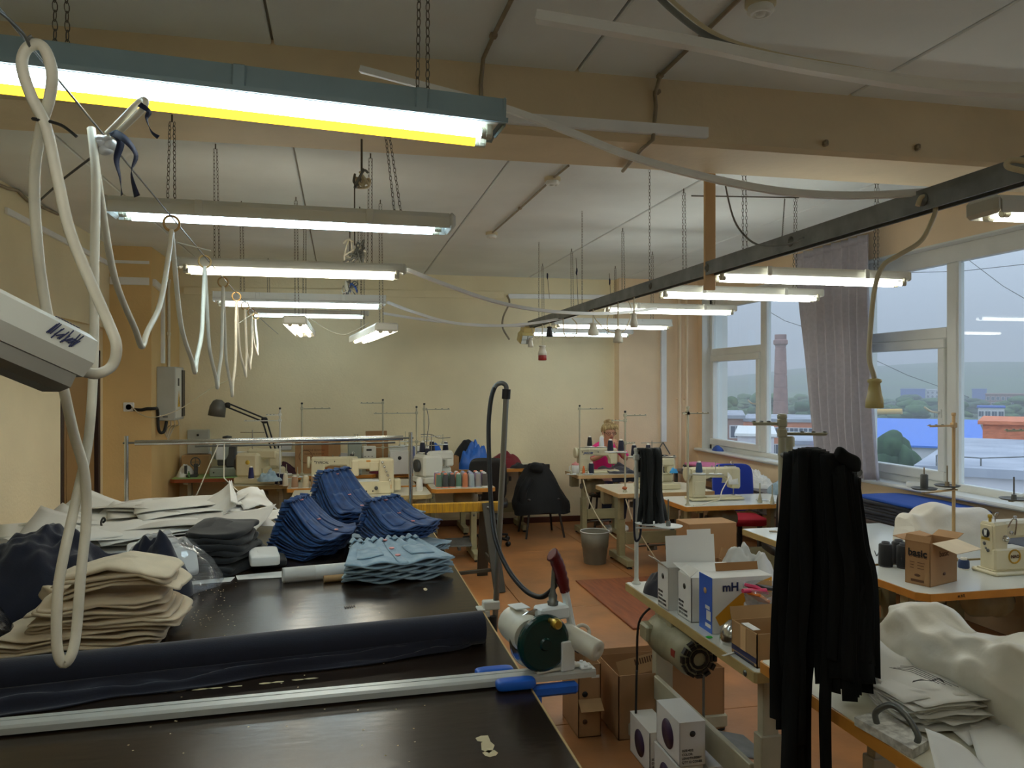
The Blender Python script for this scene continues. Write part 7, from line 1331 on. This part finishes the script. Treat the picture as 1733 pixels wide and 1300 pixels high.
P = spl([bpt(1336, 1.56, 2.52), bpt(1328, 1.45, 2.50), bpt(1322, 1.25, 2.49), bpt(1320, 1.05, 2.48), bpt(1318, .90, 2.46), bpt(1320, .80, 2.45)], 5)
ps.append(('pink_lining', strap(P, .03, 3, (.83, -.55, 0)), mat('dusty_pink_strip', (176, 124, 116), .85), None, {'solid': .003}))
thing('strip_bundle', 'thick bundle of black fabric strips hanging on the stand in the foreground', 'fabric strips', ps)
# ================================================================ seated woman
m_skin = mat('skin', (216, 160, 132), .55, sss=.1); m_pinkt = mat('hot_pink_tshirt', (244, 40, 140), .8, sheen=.2, bump=.05, bs=100); m_hair = mat('blonde_hair', (206, 180, 128), .6, c2=(150, 122, 82), vs=40, stretch=(1, 1, .2)); m_jeans = mat('dark_trousers', (34, 38, 56), .85)
ox, oy = 3.27, 9.42
def skin(name, verts, edges, rad, m, parent, root=0, lv=2):
    me = bpy.data.meshes.new(name); me.from_pydata(verts, edges, []); o = bpy.data.objects.new(name, me); COL.objects.link(o); me.materials.append(m); o.parent = parent
    md = o.modifiers.new('skin', 'SKIN'); md.use_smooth_shade = True; o.modifiers.new('sub', 'SUBSURF').render_levels = lv; o.modifiers['sub'].levels = lv
    if not me.skin_vertices: me.skin_vertices.new()
    for i, r in enumerate(rad): me.skin_vertices[0].data[i].radius = (r, r) if not isinstance(r, tuple) else r
    me.skin_vertices[0].data[root].use_root = True; return o
W_ = bpy.data.objects.new('person', None); COL.objects.link(W_); W_.location = (ox, oy, 0); tagit(W_, 'person in hot pink top and glasses bent over sewing at the back table', 'person')
# body: pelvis, spine, chest, neck, head, arms with hands, legs
V = [(0, .12, .50), (0, .10, .70), (0, .04, .92), (0, -.02, 1.04), (0, -.06, 1.09), (0, -.10, 1.135), (0, -.115, 1.20), (0, -.10, 1.25)]; R = [.13, .115, .12, .07, .05, (.062, .07), (.078, .088), (.062, .07)]
E = [(i, i + 1) for i in range(7)]
def chainv(pts, rads, start):
    i0 = start
    for p, r in zip(pts, rads): V.append(p); R.append(r); E.append((i0, len(V) - 1)); i0 = len(V) - 1
    return i0
for s in (-1, 1):
    wr = chainv([(s * .10, .0, 1.0), (s * .17, -.02, .98), (s * .22, -.12, .86), (s * .13, -.24, .93), (s * .055, -.27, 1.02)], [.05, .045, .036, .028, .023], 3)
    pm = chainv([(s * .04, -.27, 1.06)], [.026], wr)
    for f in range(4): chainv([(s * (.045 - .014 * f), -.285, 1.085 + .004 * (f % 2)), (s * (.035 - .012 * f), -.265, 1.112), (s * (.03 - .012 * f), -.24, 1.115)], [.0085, .008, .0065], pm)
    chainv([(s * .02, -.29, 1.05), (s * .01, -.29, 1.075)], [.009, .008], wr)
    chainv([(s * .09, .06, .48), (s * .10, -.16, .50), (s * .10, -.34, .48), (s * .10, -.30, .28), (s * .10, -.27, .09), (s * .10, -.36, .05)], [.09, .08, .06, .05, .038, .032], 0)
body_ = skin('body', V, E, R, m_skin, W_, 0)
Vs = [(0, .12, .56), (0, .10, .70), (0, .045, .90), (0, -.005, 1.02), (0, -.03, 1.055)]; Rs_ = [(.16, .13), (.155, .125), (.17, .13), (.11, .09), (.065, .065)]; Es = [(0, 1), (1, 2), (2, 3), (3, 4)]
for s in (-1, 1):
    b = len(Vs); Vs += [(s * .11, .0, 1.0), (s * .185, -.03, .965), (s * .225, -.115, .875)]; Rs_ += [.068, .064, .058]; Es += [(3, b), (b, b + 1), (b + 1, b + 2)]
skin('shirt', Vs, Es, Rs_, m_pinkt, W_, 0)
Vt = [(0, .13, .54), (0, .11, .47)]; Rt = [.145, .14]; Et = [(0, 1)]
for s in (-1, 1):
    b = len(Vt); Vt += [(s * .10, -.02, .49), (s * .10, -.20, .50), (s * .10, -.34, .48), (s * .10, -.30, .28), (s * .10, -.27, .12)]; Rt += [.10, .088, .072, .064, .055]; Et += [(1, b), (b, b + 1), (b + 1, b + 2), (b + 2, b + 3), (b + 3, b + 4)]
skin('trousers', Vt, Et, Rt, m_jeans, W_, 0)
for s in (-1, 1): mkobj('shoe', MB().soft((s * .10, -.33, .045), (.095, .26, .09), .7, nu=20, nv=10), m_white, W_)
hc = Vector((0, -.105, 1.20)); hr = MB(); rings = []
for j in range(11):
    ph = pi * (.0 + .62 * j / 10); ring = []
    for i in range(24):
        th = 2 * pi * i / 24; fr_ = max(0, -sin(th)); k = 1 - .30 * fr_ * max(0, (j - 4.5) / 6)
        p = hc + Vector((.088 * sin(ph) * cos(th), .02 + .098 * sin(ph) * sin(th) * k + .01, .03 + .085 * cos(ph))); p += Vector((1, 1, 1)) * .007 * noise.noise(p * 60); ring.append(p)
    rings.append(ring)
hr.loft(rings, caps=False)
ho = mkobj('hair', hr, m_hair, W_, solid=.012)
mkobj('hair_bun', MB().soft(hc + Vector((.01, .05, .12)), (.10, .10, .08), 1, .022, 40, 3, 22, 14), m_hair, ho)
for k in range(7): mkobj('hair_lock', MB().tube(spl([hc + Vector((-.06 + .02 * k, -.04, .105)), hc + Vector((-.075 + .025 * k, -.092, .07)), hc + Vector((-.08 + .027 * k, -.098, .035 + .004 * (k % 3)))], 4), [.012] * 4 + [.010] * 4 + [.004], 6), m_hair, ho)
gl = MB()
for s in (-1, 1): gl.tube([hc + Vector((s * .036 + .027 * cos(a), -.097 + .006 * abs(s), -.012 + .018 * sin(a))) for a in [2 * pi * i / 16 for i in range(16)]], .0028, 5, closed=True); gl.tube([hc + Vector((s * .062, -.09, -.008)), hc + Vector((s * .082, 0, .0))], .0028, 5)
gl.tube([hc + Vector((-.01, -.10, -.01)), hc + Vector((.01, -.10, -.01))], .0028, 5); mkobj('glasses', gl, m_black, W_)
mkobj('nose', MB().soft(hc + Vector((0, -.10, -.028)), (.026, .034, .04), 1, nu=14, nv=10), m_skin, W_)
mkobj('mouth', MB().soft(hc + Vector((0, -.088, -.062)), (.042, .014, .014), 1, nu=14, nv=8), mat('lips', (170, 84, 84), .5), W_)
for s in (-1, 1):
    mkobj('eye', MB().soft(hc + Vector((s * .034, -.084, -.01)), (.016, .010, .009), 1, nu=12, nv=8), m_dkm, W_); mkobj('ear', MB().soft(hc + Vector((s * .082, .0, -.01)), (.016, .03, .05), 1, nu=12, nv=8), m_skin, W_)
thing('stool', 'dark stool under the woman in pink', 'stool', [('seat', MB().at(T(ox, oy + .14, .37)).lathe([(.17, 0), (.18, .01), (.18, .03), (.17, .04)], 24), m_wleg)] + [('leg', MB().cyl((ox + .11 * a, oy + .14 + .11 * b, .37), (ox + .16 * a, oy + .14 + .16 * b, 0), .014, n=8), m_wleg) for a in (-1, 1) for b in (-1, 1)])

# ---------------------------------------------------------------- loose cords under the machines
solo('drooping_cord', 'grey cord drooping under the table where the woman sits', 'cord', MB().tube(spl([(2.72, 8.64, .70), (2.76, 8.5, .45), (2.85, 8.2, .2), (3.0, 7.95, .06), (3.1, 7.9, .02)], 6), .007, 6), m_cable2)
solo('drooping_cord', 'grey cord hanging under the beige edged table behind the waste bin', 'cord', MB().tube(spl([(2.66, 7.10, .70), (2.72, 7.06, .5), (2.85, 7.0, .25), (2.98, 6.95, .05), (3.05, 6.93, .015)], 6), .006, 6), m_cable2)
thing('hanging_switch_box', 'small brown box hanging askew under the beige edged table', 'box', [('case', MB().at(T(2.80, 7.08, .50) @ RY(-.6)).box((0, 0, 0), (.15, .07, .09), .006), m_tapeb), ('hanger_wire', MB().tube([(2.84, 7.08, .55), (2.86, 7.10, .71)], .004, 5), m_dsteel)])
